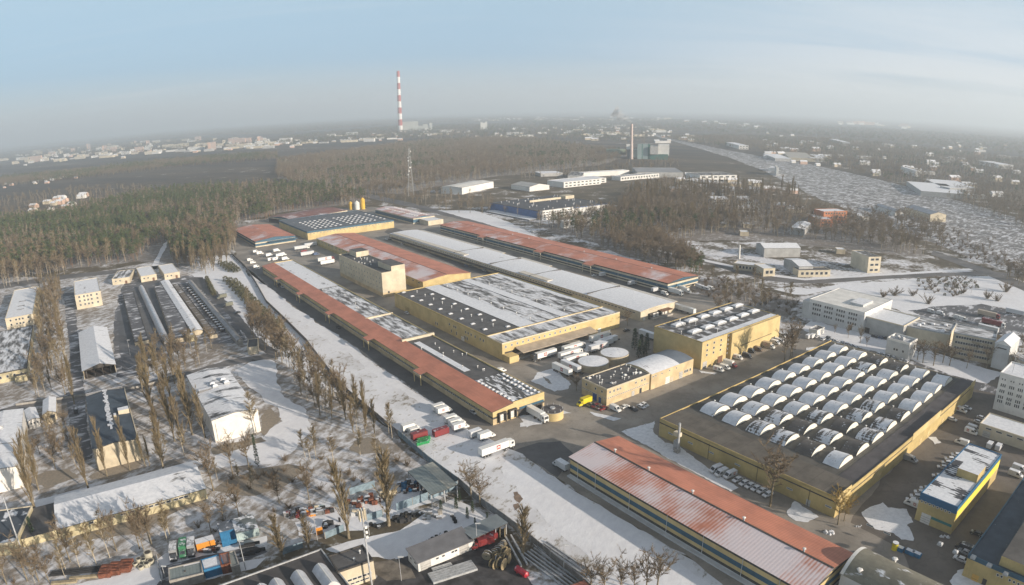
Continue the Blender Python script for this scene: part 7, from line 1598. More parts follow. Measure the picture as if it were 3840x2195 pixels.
bars(cH, 80, 1210, 2, 6, 0.6, 0.5, M_STEEL, math.radians(27), 'concrete_beam', 'short grey beam behind the long beams', 'short beams behind the long ones', 0.9)
bars(cH, 1580, 1260, 9, 20, 0.40, 0.5, M_STEEL, math.radians(-52), 'steel_tube', 'long steel tube in the rack by the weathered fence', 'tubes by the weathered fence', 1.25)
bars(cH, 1130, 960, 2, 15, 0.5, 0.8, M_STEEL, math.radians(-72), 'rail_beam', 'narrow grey beam beside the cable reels', 'beams beside the reels', 1.8)
mb = MB(); mb.cyl((-2.1, 0, 1.0), (2.1, 0, 1.0), 0.95, n=16); mb.cyl((2.1, 0, 1.0), (2.5, 0, 1.0), 0.95, 0.4, n=16); mb.cyl((-2.1, 0, 1.0), (-2.5, 0, 1.0), 0.95, 0.4, n=16); mb.box(-1.4, -1.1, -0.8, 0.8, 0, 0.6); mb.box(1.1, 1.4, -0.8, 0.8, 0, 0.6)
one('fuel_tank', 'bright red horizontal tank beside the cable reels', 'tank', mb, paint('tank_red', (0.50, 0.03, 0.05), 0.25), G(*cH(1260, 1290)), math.radians(-48))
b = Bld('hut', 'rusty-red roofed hut half cut by the bottom edge', 'hut', (2160, 2240), (2215, 2215), (2140, 2215), 3.2, snap=False, size=(6, 5)); b.walls([M_CONC]); b.flat(metal_roof('rusty_roof', (0.32, 0.12, 0.08), 0, 0.9), 0.1)
for i, (u, v) in enumerate(((1640, 440), (1700, 420), (1760, 400), (1820, 390), (1880, 430), (1930, 415), (1980, 400), (1240, 560), (1300, 580), (1360, 600), (1400, 580), (1440, 570), (2450, 430), (2480, 480), (2500, 520), (2100, 800), (2160, 780), (2220, 750), (2290, 720), (2360, 690))):
    mb = MB(); 
    for k in range(3): mb.cyl((0, 0, k*0.32), (0, 0, k*0.32+0.28), 0.62, n=10)
    one('tyre_stack', ('tyre stack in the row before the blue-grey fence' if i < 7 else 'pale tyre stack under the right poplar' if i < 12 else 'tyre stack beside the fir saplings' if i < 15 else 'dark tyre stack along the back of the white shed'), 'tyres', mb, M_TYRE if i % 3 else snowy('tyre_snow%d' % i, (0.03, 0.03, 0.03), 0.6, 1.0), G(*cG_(u, v)), 0, ('tyres before the fence' if i < 7 else 'tyres under the poplar' if i < 12 else 'tyres by the saplings' if i < 15 else 'tyres behind the white shed'))
r_ = random.Random(77)
for i, (u, v, lb) in enumerate(((90, 420, 'red-and-black loader wreck behind the left bushes'), (260, 400, 'orange digger by the lamp post'), (430, 350, 'pale cabin-shaped scrap right of the digger'), (560, 360, 'snow-dusted scrap right of the pale cabin'), (1000, 270, 'white snow-topped scrap row before the brown scrap'), (1150, 190, 'brown scrap heap between the two poplars'), (1290, 220, 'light metal scrap right of the brown heap'), (1060, 380, 'pale lorry body by the left of the mast'), (650, 560, 'dark tyre and wheel heap at the pale blue fence'), (1700, 500, 'dark square bins beside the right poplar'), (2150, 430, 'snowy hatch frame on the depot snow'), (1500, 130, 'cream awning frame behind the right poplar'))):
    mb = MB(); n_ = 16
    for k in range(n_):
        x, y, s, hh = r_.uniform(-2.6, 2.6), r_.uniform(-1.6, 1.6), r_.uniform(0.25, 0.95), r_.uniform(0.4, 1.9); mb.box(x-s, x+s, y-s*0.6, y+s*0.6, 0, hh, r_.randint(0, 2))
    cols = [[PNT['red'], M_CHAS, M_SNOWROOF], [PNT['orange'], M_RUST, M_SNOWROOF], [M_CPALE, M_CREAM, M_SNOWROOF], [M_CHAS, M_RUST, M_SNOWROOF], [M_SNOWROOF, M_PALEG, M_RUST], [M_RUST, M_RUST, M_SNOWROOF], [M_STEEL, M_RUST, M_SNOWROOF], [M_PALEG, M_CREAM, M_SNOWROOF], [M_TYRE, M_CHAS, M_SNOWROOF], [M_CHAS, M_TYRE, M_CHAS], [M_STEEL, M_CONC, M_SNOWROOF], [M_CREAM, M_CREAM, M_WOOD]][i]
    one('scrap_pile', lb, 'scrap', mb, cols, G(*cG_(u, v)), r_.uniform(0, 0.5))
# bits by the arched hall
mb = MB(); mb.cyl((0, 0, 0), (0, 0, 2.4), 0.95, n=14, m=0); mb.cyl((0, 0, 2.4), (0, 0, 2.6), 0.98, n=14, m=1); one('barrel_tank', 'small yellow drum with snow cap behind the arched roof', 'drum', mb, [PNT['yellow'], M_SNOWROOF], G(*cl_(610, 920)))
for i, (u, v, m_, lb) in enumerate(((680, 930, 'blue', 'blue skip beside the yellow drum'), (840, 985, 'blue', 'dark blue skip with snow, left of two'), (935, 1020, 'blue', 'dark blue skip with snow, right of two'))):
    mb = MB(); mb.box(-1.4, 1.4, -0.9, 0.9, 0.1, 1.3, 0); mb.box(-1.25, 1.25, -0.75, 0.75, 1.25, 1.38, 1); one('waste_skip', lb, 'skip', mb, [M_CBLUE, M_SNOWROOF], G(*cl_(u, v)), AA)
for i, (u, v, s) in enumerate(((2030, 680, 1.0), (2300, 570, 0.8), (100, 575, 0.5))):
    kx = (cn, cl_)[0] if i == 0 else cl_; r2 = random.Random(i); mb = MB()
    for k in range(9): x, y, q = r2.uniform(-2, 2)*s, r2.uniform(-.8, .8)*s, r2.uniform(.4, .9)*s; mb.cyl((x, y, -0.1), (x, y, q), q, q*0.3, n=7)
    one('snow_heap', ('ploughed snow heap at the kerb near the golden willow', 'small snow heap at the shop corner', 'tiny snow heap on the yard')[i], 'snow heap', mb, M_SNOWROOF, G(*((2600+2030/3.98, 1830+680/3.98) if i == 0 else cl_(1370, 735) if i == 1 else cl_(80, 580))))
simple('garden_shed', 'small pale garage with striped roof on the snow beside the white offices', 'garage', cg(655, 960), cg(738, 905), cg(540, 925), 3.4, M_HVY, snowy('striped', (0.10, 0.09, 0.085), 0.4, 0.4), 0)
# ------------------------------------------------------------------ trees
def bark(name, col, dark=0.5):
    t = NT(name, 0.9, 0.15); f = t.noise(t.vec((1, 1, 0.4)), 2.0, 3)
    c = t.mix(t.ramp(f, 0.35, 0.65), tuple(x*dark for x in col), col)
    return t.done(c)
def twigs(name, a, b, c=None):
    """twig or needle colour, each tree its own tone"""
    t = NT(name, 0.9, 0.1)
    k = t.mix(t.oi.outputs['Random'], a, b)
    f = t.noise(t.vec(shift=50.0), 0.5, 2)
    k = t.mix(t.ramp(f, 0.3, 0.7), k, c or tuple((p+q)*0.62 for p, q in zip(a, b)))
    return t.done(k)
M_BARK = bark('bark_grey', (0.27, 0.225, 0.155)); M_BIRCH = bark('bark_birch', (0.50, 0.44, 0.34), 0.65); M_PINEB = bark('bark_pine', (0.26, 0.15, 0.085))
M_TWIG = twigs('twigs_olive', (0.20, 0.160, 0.085), (0.165, 0.125, 0.080)); M_TWIGB = twigs('twigs_brown', (0.155, 0.112, 0.075), (0.185, 0.145, 0.095))
M_TWIGF = twigs('twigs_far', (0.135, 0.098, 0.070), (0.175, 0.135, 0.090)); M_TWIGY = twigs('twigs_golden', (0.34, 0.23, 0.06), (0.30, 0.20, 0.06))
M_NEEDLE = twigs('needles_pine', (0.055, 0.080, 0.036), (0.085, 0.105, 0.045)); M_SPRUCE = twigs('needles_spruce', (0.030, 0.050, 0.030), (0.050, 0.068, 0.040)); M_HEDGE = twigs('needles_juniper', (0.085, 0.090, 0.050), (0.130, 0.115, 0.065))

def tree_mesh(kind, seed, ntw=700, tw=1.0):
    """(trunk, crown) meshes for a tree about 20 m high (shrubs 5 m); thin limbs as tubes, twigs as slender triangles"""
    r = random.Random(seed); mb = MB(); tri = []
    U = r.uniform
    def tube(P, r0, r1, n=5):
        for i in range(len(P)-1):
            a = r0+(r1-r0)*i/(len(P)-1); c = r0+(r1-r0)*(i+1)/(len(P)-1)
            mb.cyl(P[i], P[i+1], a, c, n=n, caps=False)
    def limb(p, d, ln, nseg=3, wob=0.12, up_=0.0):
        P = [Vector(p)]; d = Vector(d).normalized()
        for _ in range(nseg):
            d = (d+Vector((U(-wob, wob), U(-wob, wob), U(-wob, wob)+up_))).normalized(); P.append(P[-1]+d*ln/nseg)
        return P
    def twig(p, d, ln, w_):
        d = Vector(d).normalized(); s = d.cross(Vector((U(-1, 1), U(-1, 1), U(-1, 1)))).normalized()*w_
        p = Vector(p); q = p+d*ln; tri.append((p-s, p+s, q))
    branches = []
    if kind in ('poplar', 'birch', 'broad'):
        H = 20.0; lean = Vector((U(-0.04, 0.04), U(-0.04, 0.04), 1))
        T_ = limb((0, 0, -0.3), lean, H*(0.98 if kind != 'broad' else 0.55), 6, 0.05)
        tube(T_, {'poplar': 0.38, 'birch': 0.22, 'broad': 0.42}[kind], 0.05 if kind != 'broad' else 0.2, 6)
        def at(q):
            f = q*(len(T_)-1); i = min(int(f), len(T_)-2); return T_[i].lerp(T_[i+1], f-i)
        if kind == 'poplar':
            for i in range(46):
                q = U(0.10, 0.94); a = U(0, 6.28); k = U(0.22, 0.48); ln = H*(0.11+0.17*(1-q))*U(0.7, 1.25)
                branches.append(limb(at(q), (math.cos(a)*k, math.sin(a)*k, 1), ln, 3, 0.07, 0.05))
        elif kind == 'birch':
            for i in range(34):
                q = U(0.34, 0.97); a = U(0, 6.28); ln = H*0.20*(1.15-q)*U(0.7, 1.3)+0.8
                branches.append(limb(at(q), (math.cos(a)*0.7, math.sin(a)*0.7, U(0.5, 1.1)), ln, 3, 0.14))
        else:
            for i in range(9):
                a = i*2.4+U(-0.4, 0.4); k = U(0.35, 1.1); q = U(0.55, 1.0)
                P = limb(at(q), (math.cos(a)*k, math.sin(a)*k, 1), H*U(0.32, 0.46), 4, 0.15); branches.append(P)
                for j in range(6):
                    s = P[r.randint(1, 4)]; b_ = U(0, 6.28); branches.append(limb(s, (math.cos(b_), math.sin(b_), U(0.2, 1.3)), H*U(0.10, 0.22), 3, 0.16))
            for i in range(10):
                a = U(0, 6.28); branches.append(limb(at(U(0.45, 0.95)), (math.cos(a), math.sin(a), U(0.2, 0.8)), H*U(0.1, 0.2), 3, 0.15))
        for P in branches: tube(P, 0.085 if kind != 'broad' else 0.12, 0.025, 3)
        for i in range(ntw):
            P = r.choice(branches); j = r.randint(0, len(P)-2); p = P[j].lerp(P[j+1], U(0.1, 1))
            d = (P[j+1]-P[j]).normalized()
            sp = {'poplar': 0.40, 'birch': 0.75, 'broad': 0.75}[kind]
            twig(p, d+Vector((U(-sp, sp), U(-sp, sp), U(-sp*0.5, sp))), U(0.8, 2.1), U(0.035, 0.065)*tw)
    elif kind == 'shrub':
        for i in range(16):
            a = U(0, 6.28); P = limb((U(-0.5, 0.5), U(-0.5, 0.5), -0.1), (math.cos(a)*0.6, math.sin(a)*0.6, U(0.6, 1.5)), U(2.2, 4.8), 3, 0.15); branches.append(P); tube(P, 0.05, 0.015, 3)
        for i in range(ntw):
            P = r.choice(branches); j = r.randint(0, 2); p = P[j].lerp(P[j+1], U(0, 1)); twig(p, (P[j+1]-P[j]).normalized()+Vector((U(-.9, .9), U(-.9, .9), U(-.4, .9))), U(0.5, 1.4), U(0.03, 0.06)*tw)
    elif kind == 'pine':
        T_ = limb((0, 0, -0.3), (U(-.05, .05), U(-.05, .05), 1), 18.5, 5, 0.05); tube(T_, 0.28, 0.06, 5)
        for c in range(26):
            z = U(8.5, 19.2); q = (z-8.5)/11; rr_ = (2.9*(1-q)**0.7+0.5)*U(0.3, 1.0); a = U(0, 6.28)
            c0 = Vector((math.cos(a)*rr_, math.sin(a)*rr_, z)); tube([Vector((0, 0, z-1.0)), c0], 0.05, 0.02, 3)
            for i in range(ntw//26):
                p = c0+Vector((U(-1.2, 1.2), U(-1.2, 1.2), U(-0.5, 0.55))); twig(p, (U(-1, 1), U(-1, 1), U(-0.1, 0.9)), U(0.6, 1.3), U(0.14, 0.30)*tw)
    elif kind == 'spruce':
        tube([Vector((0, 0, -0.3)), Vector((0, 0, 19.5))], 0.3, 0.03, 5)
        for i in range(ntw):
            q = r.random()**0.75; z = 1.0+18.6*q; R_ = (1-q)*4.2*(0.75+0.25*math.sin(z*2.6))*math.sqrt(U(0.25, 1.0))+0.1; a = U(0, 6.28)
            twig((math.cos(a)*R_*0.6, math.sin(a)*R_*0.6, z+0.3), (math.cos(a), math.sin(a), -0.35+U(-.2, .3)), U(0.9, 1.7), U(0.2, 0.42)*tw)
    elif kind == 'juniper':
        for i in range(ntw):
            q = r.random(); z = 0.1+3.6*q; R_ = 1.5*math.sqrt(max(0.05, 1-(q*0.95)**1.5))*U(0.4, 1.0); a = U(0, 6.28)
            twig((math.cos(a)*R_, math.sin(a)*R_, z), (math.cos(a)*0.8, math.sin(a)*0.8, U(0.2, 1.2)), U(0.5, 0.9), U(0.10, 0.2)*tw)
        tube([Vector((0, 0, -0.1)), Vector((0, 0, 2.0))], 0.12, 0.05, 4)
    v = []
    for t3 in tri: v += [tuple(x) for x in t3]
    return mb, v
TREES = {}
def tree_kind(key, kind, n, barkm, twigm, ntw, tw=1.0, seed=0):
    out = []
    for i in range(n):
        mb, v = tree_mesh(kind, seed+i*13+1, ntw, tw)
        tm = mb.mesh('trunk', barkm); cm = bpy.data.meshes.new('crown'); cm.from_pydata(v, [], [(k, k+1, k+2) for k in range(0, len(v), 3)]); cm.materials.append(twigm)
        out.append((tm, cm))
    TREES[key] = out
tree_kind('poplar', 'poplar', 4, M_BARK, M_TWIG, 1700, 1.15, 10); tree_kind('broad', 'broad', 5, M_BARK, M_TWIGB, 2000, 1.15, 60); tree_kind('birch', 'birch', 4, M_BIRCH, M_TWIG, 1150, 1.15, 110)
tree_kind('golden', 'broad', 1, M_BARK, M_TWIGY, 1500, 1.5, 160); tree_kind('shrub', 'shrub', 3, M_BARK, M_TWIGB, 620, 1.2, 200); tree_kind('pine', 'pine', 4, M_PINEB, M_NEEDLE, 560, 1.0, 250)
tree_kind('spruce', 'spruce', 2, M_PINEB, M_SPRUCE, 520, 1.0, 300); tree_kind('juniper', 'juniper', 3, M_BARK, M_HEDGE, 260, 1.0, 350)
NAMEOF = {'poplar': 'poplar_tree', 'broad': 'bare_tree', 'birch': 'birch_tree', 'golden': 'golden_tree', 'shrub': 'bare_shrub', 'pine': 'pine_tree', 'spruce': 'spruce_tree', 'juniper': 'juniper_bush'}
CATOF = {'shrub': 'shrub', 'juniper': 'bush'}
BASEH = {'shrub': 4.6, 'juniper': 4.0}
tr = random.Random(99)
def plant(key, p, h, label, group=None, wide=1.0):
    t_ = thing(NAMEOF[key], label, CATOF.get(key, 'tree'), (p[0], p[1], 0), tr.uniform(0, 6.28), group)
    s = h/BASEH.get(key, 20.0); t_.scale = (s*wide*tr.uniform(0.92, 1.1), s*wide*tr.uniform(0.92, 1.1), s)
    tm, cm = tr.choice(TREES[key]); link('trunk', tm, t_); link('crown', cm, t_); return t_
NORD = ['first', 'second', 'third', 'fourth', 'fifth', 'sixth', 'seventh', 'eighth', 'ninth', 'tenth', 'eleventh', 'twelfth', 'thirteenth', 'fourteenth']
def row(key, pts, h, label, group=None, wide=1.0, ordinal=None):
    for i, q in enumerate(pts):
        hh = h*tr.uniform(0.86, 1.12) if len(q) < 3 else q[2]
        lb = label if ordinal is None else '%s %s' % (NORD[i], label)
        plant(key, G(q[0], q[1]), hh, lb, group, wide)

# trees one can tell apart
plant('broad', G(*kk(2440, 1550)(1780, 1392)), 24, 'big lone bare tree standing between the frosted red roof and the vaulted factory', wide=1.0)
plant('golden', G(3142, 1968), 13.5, 'golden-brown willow at the near corner of the vaulted factory', wide=0.95)
plant('golden', G(3165, 1955), 10, 'lower golden-brown willow just right of the other at the factory corner', wide=0.9)
row('poplar', [(*cD(1110, 862), 26)], 26, 'tall narrow poplar beside the left service road', wide=0.75)
row('poplar', [(133, 1921, 31)], 0, 'tallest poplar at the left edge, rising over the barn end', wide=0.95)
row('poplar', [(145, 1838, 24)], 0, 'poplar just behind the tallest one at the left edge', wide=0.8)
row('poplar', [(*cB(1330, 800), 25)], 0, 'poplar rooted at the snowy lane left of the stained gable', wide=0.9)
row('poplar', [(*cB(1605, 590), 24), (*cB(1945, 500), 22), (*cB(2175, 440), 14), (*cB(2235, 432), 13)], 0, 'poplar from the left in front of the stained gable', 'poplars in front of the stained gable', 0.75, 1)
row('poplar', [(*cB(2450, 530), 24)], 0, 'poplar by the lane between the two store halls')
row('poplar', [(600, 1640), (640, 1600), (655, 1655), (690, 1662), (722, 1632), (770, 1642), (575, 1560), (560, 1500), (535, 1470), (690, 1520), (640, 1500), (600, 1440), (560, 1410), (715, 1560), (655, 1440), (620, 1545)], 22, 'tall bare poplar in the belt between the two store halls', 'poplar belt between the store halls')
row('birch', [(*cA(1600, 1310), 19)], 0, 'slim tree leaning before the right end of the white store hall')
row('birch', [(*cA(1150, 1400), 6)], 0, 'young tree in the middle of the white gable wall', wide=1.2)
row('broad', [(*cE(1050, 1105), 18), (*cE(1745, 950), 17), (*cE(2085, 912), 17), (*cE(2145, 922), 14), (*cE(2245, 832), 16), (*cF(40, 850), 15)], 0, 'leaning bare tree from the left along the front of the long barn', 'bare trees along the front of the barn', 0.62, 1)
row('birch', [(*cE(1190, 1190), 13), (*cE(1640, 1045), 14), (*cE(1425, 1092), 14), (*cE(985, 1230), 11), (*cE(1535, 745), 10), (*cE(2500, 800), 12), (*cF(310, 750), 14), (*cF(280, 830), 11)], 0, 'slender bare tree on the slope between barn and scrap yard', 'slender trees between barn and scrap yard')
row('broad', [(*cE(410, 1392), 16), (*cE(580, 1400), 14), (*cE(100, 1440), 15), (*cE(740, 1420), 11)], 0, 'leaning bare tree from the left at the lower left corner', 'bare trees in the lower left corner', 0.8, 1)
cL = kk(560, 1640)
row('broad', [(*cL(960, 802), 21), (*cL(1245, 545), 17), (*cL(1490, 465), 17), (*cL(2385, 935), 16), (*cL(1940, 990), 12), (*cL(1345, 1195), 14), (*cL(1110, 1255), 13), (*cL(925, 1430), 13)], 0, 'bare tree from the barn end towards the scrap yard', 'bare trees right of the barn', 0.7, 1)
row('birch', [(*cL(1560, 830), 12), (*cL(1020, 640), 10), (*cL(2490, 335), 16), (*cL(2330, 300), 12), (*cL(1340, 700), 9), (*cL(530, 300), 13), (*cL(210, 480), 17)], 0, 'slim bare tree on the snow between barn and white store hall', 'slim trees on the snow right of the barn')
row('spruce', [(*cL(1625, 440), 14)], 0, 'dark sparse spruce on the snow above the brown bushes', wide=0.55)
row('spruce', [(*cE(520, 772), 9)], 0, 'small dark spruce beside the snowy path at the barn end', wide=0.9)
row('spruce', [(*kk(2320, 1100)(235, 840), 12), (*kk(2320, 1100)(330, 905), 11), (*kk(2320, 1100)(415, 890), 11), (*kk(2320, 1100)(300, 965), 10), (*kk(2320, 1100)(390, 960), 9)], 0, 'dark fir in the clump between round tanks and yellow warehouse', 'firs beside the round tanks', 1.25)
row('spruce', [(*cH(335, 212), 4.6), (*cH(282, 315), 4.8), (*cH(527, 372), 4.6), (*cH(450, 455), 4.4), (*cH(55, 330), 4.0), (*cH(745, 480), 3.0), (*cH(565, 555), 3.0)], 0, 'fir sapling on the snowy plot by the concrete panel fence', 'fir saplings on the snowy plot', 1.2)
row('poplar', [(*cG_(910, 755), 27)], 0, 'left one of two tall bushy poplars in the scrap yard', wide=1.0)
row('poplar', [(*cG_(1505, 560), 27)], 0, 'right, thicker one of two bushy poplars in the scrap yard', wide=1.45)
row('golden', [], 0, '')
row('poplar', [(*cF(1985, 1070), 17)], 0, 'bushy tree at the right end of the blue scrap sheds', wide=1.7)
row('poplar', [(*cF(2380, 905), 13)], 0, 'bushy tree beside the orange box', wide=1.5)
row('broad', [(*cH(640, 270), 13), (*cH(510, 175), 16)], 0, 'bushy bare tree at the fence corner behind the canopy', 'pair of bare trees at the fence corner', 0.95)
row('poplar', [(*cH(1275, 1005), 17)], 0, 'bushy tree beside the pipe stacks and grey fence', wide=1.6)
row('broad', [(2215, 2238, 14), (2265, 2240, 15), (2325, 2236, 14), (2375, 2232, 13), (2422, 2230, 16), (2462, 2226, 17)], 0, 'bare tree from the left in the row cut by the bottom edge', 'bare trees along the bottom edge', 0.75, 1)
row('broad', [(3460, 1362, 14), (3500, 1372, 15), (3535, 1362, 14), (3560, 1372, 13), (3440, 1350, 12)], 0, 'brown bare tree in the thicket right of the white cube', 'brown trees right of the white cube', 1.0)
row('broad', [(3625, 1382, 13), (3648, 1352, 13), (3700, 1380, 15), (3742, 1370, 13), (3790, 1402, 13), (3720, 1330, 12), (3830, 1320, 13)], 0, 'bare tree in front of the grey office wing', 'bare trees before the grey office wing', 0.8)
row('broad', [(2941, 1360, 21), (2961, 1355, 24), (2968, 1353, 23)], 0, 'tall dark-stemmed tree from the left by the road at the vaulted factory', 'three tall trees by the vaulted factory', 0.62, 1)
row('broad', [(*cd(1490, 402), 8), (*cd(1562, 412), 9.5), (*cd(1650, 392), 9), (*cd(1692, 386), 9), (*cd(1920, 335), 8), (*cd(2022, 305), 8.5), (*cd(2200, 292), 11)], 0, 'small bare tree from the left along the sunny yellow wall', 'small trees along the yellow wall', 0.85, 1)
row('birch', [(*cb_(2140, 645), 13), (*cb_(2225, 655), 12)], 0, 'thin bare tree before the sunlit end of the cream block', 'thin trees before the cream block', 0.7)
row('broad', [(*cd(1440, 1265), 9)], 0, 'bare tree beside the parked trailers and workshop', wide=0.9)
row('birch', [(*cd(1080, 0), 8)], 0, 'slim tree before the yellow gable of the red hall')
row('broad', [(3180, 1268, 10), (3225, 1288, 11), (3250, 1300, 7), (3130, 1250, 6)], 0, 'small bare tree on the snow before the white offices', 'small trees before the white offices', 0.8)
row('broad', [(2690, 1180, 14), (2720, 1150, 12), (2770, 1140, 10), (2830, 1165, 11)], 0, 'bare tree in the scrub above the yellow warehouse', 'bare trees above the yellow warehouse', 0.9)
row('shrub', [(3240, 1140, 6), (3310, 1115, 6), (3355, 1110, 7), (3420, 1110, 6), (3700, 1120, 7), (3770, 1095, 9), (3740, 1130, 6), (3610, 1100, 5), (3480, 1140, 7)], 6, 'leafless bush on the open snow behind the white offices', 'bushes on the open snow', 1.3)
row('juniper', [(*cK(860+9*i, 400+19*i), 3.6) for i in range(13)], 0, 'dense green bush in the hedge left of the barracks lane', 'green hedge along the barracks lane', 1.5)
row('juniper', [(*cK(1140+(i % 3)*60+i*15.5, 420+i*16), 4.4) for i in range(48)], 0, 'snow-dusted olive bush in the long thicket beside the snow strip', 'olive thicket beside the snow strip', 1.5)
row('juniper', [(*cK(1060+(i % 3)*70+i*12, 170+i*9), 4.0) for i in range(14)], 0, 'olive bush in the upper thicket by the panel fence', 'olive bushes by the panel fence', 1.5)

# ------------------------------------------------------------------ belts and woods
def poly_points(pix, spacing, seed, jitter=0.75):
    P = np.array([G(*p)[:2] for p in pix]); lo, hi = P.min(0), P.max(0)
    rg = np.random.RandomState(seed); nx, ny = int((hi[0]-lo[0])/spacing)+1, int((hi[1]-lo[1])/spacing)+1
    X, Y = np.meshgrid(lo[0]+np.arange(nx)*spacing, lo[1]+np.arange(ny)*spacing)
    pts = np.stack([X.ravel(), Y.ravel()], 1)+rg.uniform(-jitter, jitter, (nx*ny, 2))*spacing*0.5
    ins = np.zeros(len(pts), bool); j = len(P)-1
    for i in range(len(P)):
        a, c = P[i], P[j]
        cond = ((a[1] > pts[:, 1]) != (c[1] > pts[:, 1])) & (pts[:, 0] < (c[0]-a[0])*(pts[:, 1]-a[1])/(c[1]-a[1]+1e-9)+a[0])
        ins ^= cond; j = i
    pts = pts[ins]; keep = np.ones(len(pts), bool)
    for b in BLDS:
        c, s = math.cos(b.ang), math.sin(b.ang); d = pts-np.array([b.org.x, b.org.y])
        x = c*d[:, 0]+s*d[:, 1]; y = -s*d[:, 0]+c*d[:, 1]
        keep &= ~((x > -3) & (x < b.L+3) & (y > -5) & (y < b.W+3))
    return pts[keep], rg
POOL = []                                                     # (apparent size, kind, x, y, height, label, group, width)
def wood(pix, spacing, mixd, h, label, group, seed, wide=1.0, thin=1.0):
    pts, rg = poly_points(pix, spacing, seed)
    ks = [k for k, _ in mixd]; pr = np.array([p for _, p in mixd]); pr = pr/pr.sum()
    # kinds come in drifts, not salt and pepper
    ph = rg.uniform(0, 6.28, 6); sc = 1/70.0
    f = 0.5+0.25*(np.sin(pts[:, 0]*sc+ph[0]+np.sin(pts[:, 1]*sc*1.3+ph[1]))+np.sin(pts[:, 1]*sc*1.7+ph[2]+np.sin(pts[:, 0]*sc*0.8+ph[3])))
    f = np.clip(f+rg.normal(0, 0.16, len(f)), 0, 0.999); order = np.argsort(np.argsort(f))/max(1, len(f))
    idx = np.searchsorted(np.cumsum(pr), order, side='right').clip(0, len(ks)-1)
    for (x, y), k in zip(pts, idx):
        if rg.rand() > thin: continue
        k = ks[k]; hh = h*rg.uniform(0.72, 1.18)*(BASEH.get(k, 20)/20.0 if k in BASEH else 1)
        POOL.append((hh/math.hypot(x, y, CAMH), k, x, y, hh, label % NAMEOF[k].replace('_', ' ') if '%s' in label else label, group, wide))
wood([(935, 1160), (1000, 1232), (1080, 1312), (1150, 1382), (1240, 1452), (1330, 1532), (1430, 1612), (1505, 1655), (1400, 1655), (1290, 1610), (1190, 1560), (1130, 1490), (1080, 1400), (1010, 1330), (935, 1260)], 5.6, [('broad', 4), ('birch', 3), ('poplar', 1)], 17, '%s in the belt along the fence of the long snow strip', 'trees of the fence belt', 11, 0.8)
wood([(150, 1085), (232, 1080), (245, 1290), (255, 1480), (120, 1500), (135, 1250)], 8, [('broad', 2), ('birch', 2), ('poplar', 1)], 17, '%s in the brown strip between the barrack blocks', 'trees between the barrack blocks', 12, 0.8)
wood([(560, 1300), (800, 1300), (760, 1385), (560, 1425), (530, 1370)], 8, [('broad', 2), ('birch', 1)], 14, '%s at the lower end of the parade yard', 'trees at the end of the parade yard', 13, 0.75)
wood([(100, 1600), (250, 1560), (330, 1700), (280, 1800), (150, 1790), (110, 1700)], 8, [('broad', 2), ('birch', 2)], 12, '%s among the leaf litter left of the stained gable', 'trees left of the stained gable', 14, 0.8)
wood([(440, 1740), (560, 1600), (700, 1700), (560, 1720)], 9, [('birch', 1)], 12, '%s in the dead grass between the store halls', 'trees in the dead grass', 15)
wood([(1000, 1740), (1160, 1700), (1440, 1700), (1560, 1760), (1500, 1800), (1300, 1830), (1150, 1850), (1010, 1830)], 7, [('shrub', 5), ('birch', 1)], 12, '%s on the scrubby snow above the scrap yard', 'scrub above the scrap yard', 16, 1.2)
wood([(660, 1990), (900, 1930), (1000, 1900), (1180, 1860), (1200, 1900), (1050, 1940), (900, 1985), (700, 2030)], 7, [('shrub', 1)], 11, '%s in the thicket behind the blue containers', 'thicket behind the containers', 17, 1.2)
wood([(0, 2050), (300, 2000), (420, 2080), (300, 2190), (0, 2195)], 8, [('shrub', 2), ('birch', 1)], 10, '%s on the rough ground in the lower left', 'scrub in the lower left', 18, 1.1)
wood([(800, 1800), (1000, 1770), (1120, 1750), (1050, 1840), (900, 1870)], 6, [('shrub', 1)], 12, 'tawny leafless bush in the brown patch right of the barn', 'tawny bushes right of the barn', 19, 1.3)
# the pine and birch forest on the left
pf = [o(*p) for p in ((-40, 560), (120, 545), (230, 520), (330, 500), (480, 478), (700, 472), (850, 482), (925, 500), (860, 512), (800, 515), (690, 530), (672, 545), (600, 552), (580, 575), (590, 600), (560, 625), (520, 655), (430, 655), (420, 610), (380, 612), (340, 650), (180, 668), (-40, 690))]
wood(pf, 7.5, [('pine', 5), ('birch', 3), ('broad', 2), ('pine', 4)], 19, '%s of the mixed forest left of the market compound', 'trees of the mixed forest', 21, 1.0)
wood([o(*p) for p in ((-40, 600), (60, 590), (175, 600), (170, 680), (90, 700), (-40, 730))], 8, [('broad', 1), ('birch', 1)], 18, '%s of the brown wood at the left edge', 'trees of the brown left wood', 22)
wood([o(*p) for p in ((425, 640), (470, 560), (560, 570), (590, 610), (570, 650), (510, 690), (440, 665))], 8, [('broad', 2), ('birch', 1), ('poplar', 1)], 18, '%s in the clump between forest track and compound', 'trees between track and compound', 23)
# brown woods of the middle distance
wood([o(*p) for p in ((690, 445), (690, 408), (780, 392), (900, 375), (1060, 356), (1220, 348), (1330, 350), (1460, 372), (1570, 388), (1490, 412), (1330, 428), (1230, 440), (1090, 462), (1000, 482), (930, 490), (850, 478), (740, 468))], 12.5, [('broad', 5), ('birch', 3), ('pine', 1)], 19, '%s of the brown wood below the power station', 'trees of the brown middle wood', 24, 1.25)
wood([o(*p) for p in ((-40, 452), (200, 428), (450, 400), (690, 384), (690, 398), (450, 416), (200, 446), (-40, 470))], 14, [('pine', 2), ('broad', 3)], 17, '%s in the dark band behind the heath', 'trees of the dark band', 25, 1.5)
wood([o(*p) for p in ((-40, 500), (200, 470), (420, 470), (330, 500), (230, 522), (120, 545), (-40, 560))], 16, [('broad', 1), ('birch', 1)], 13, '%s on the rough edge of the heath', 'trees at the heath edge', 26, 1.1, 0.45)
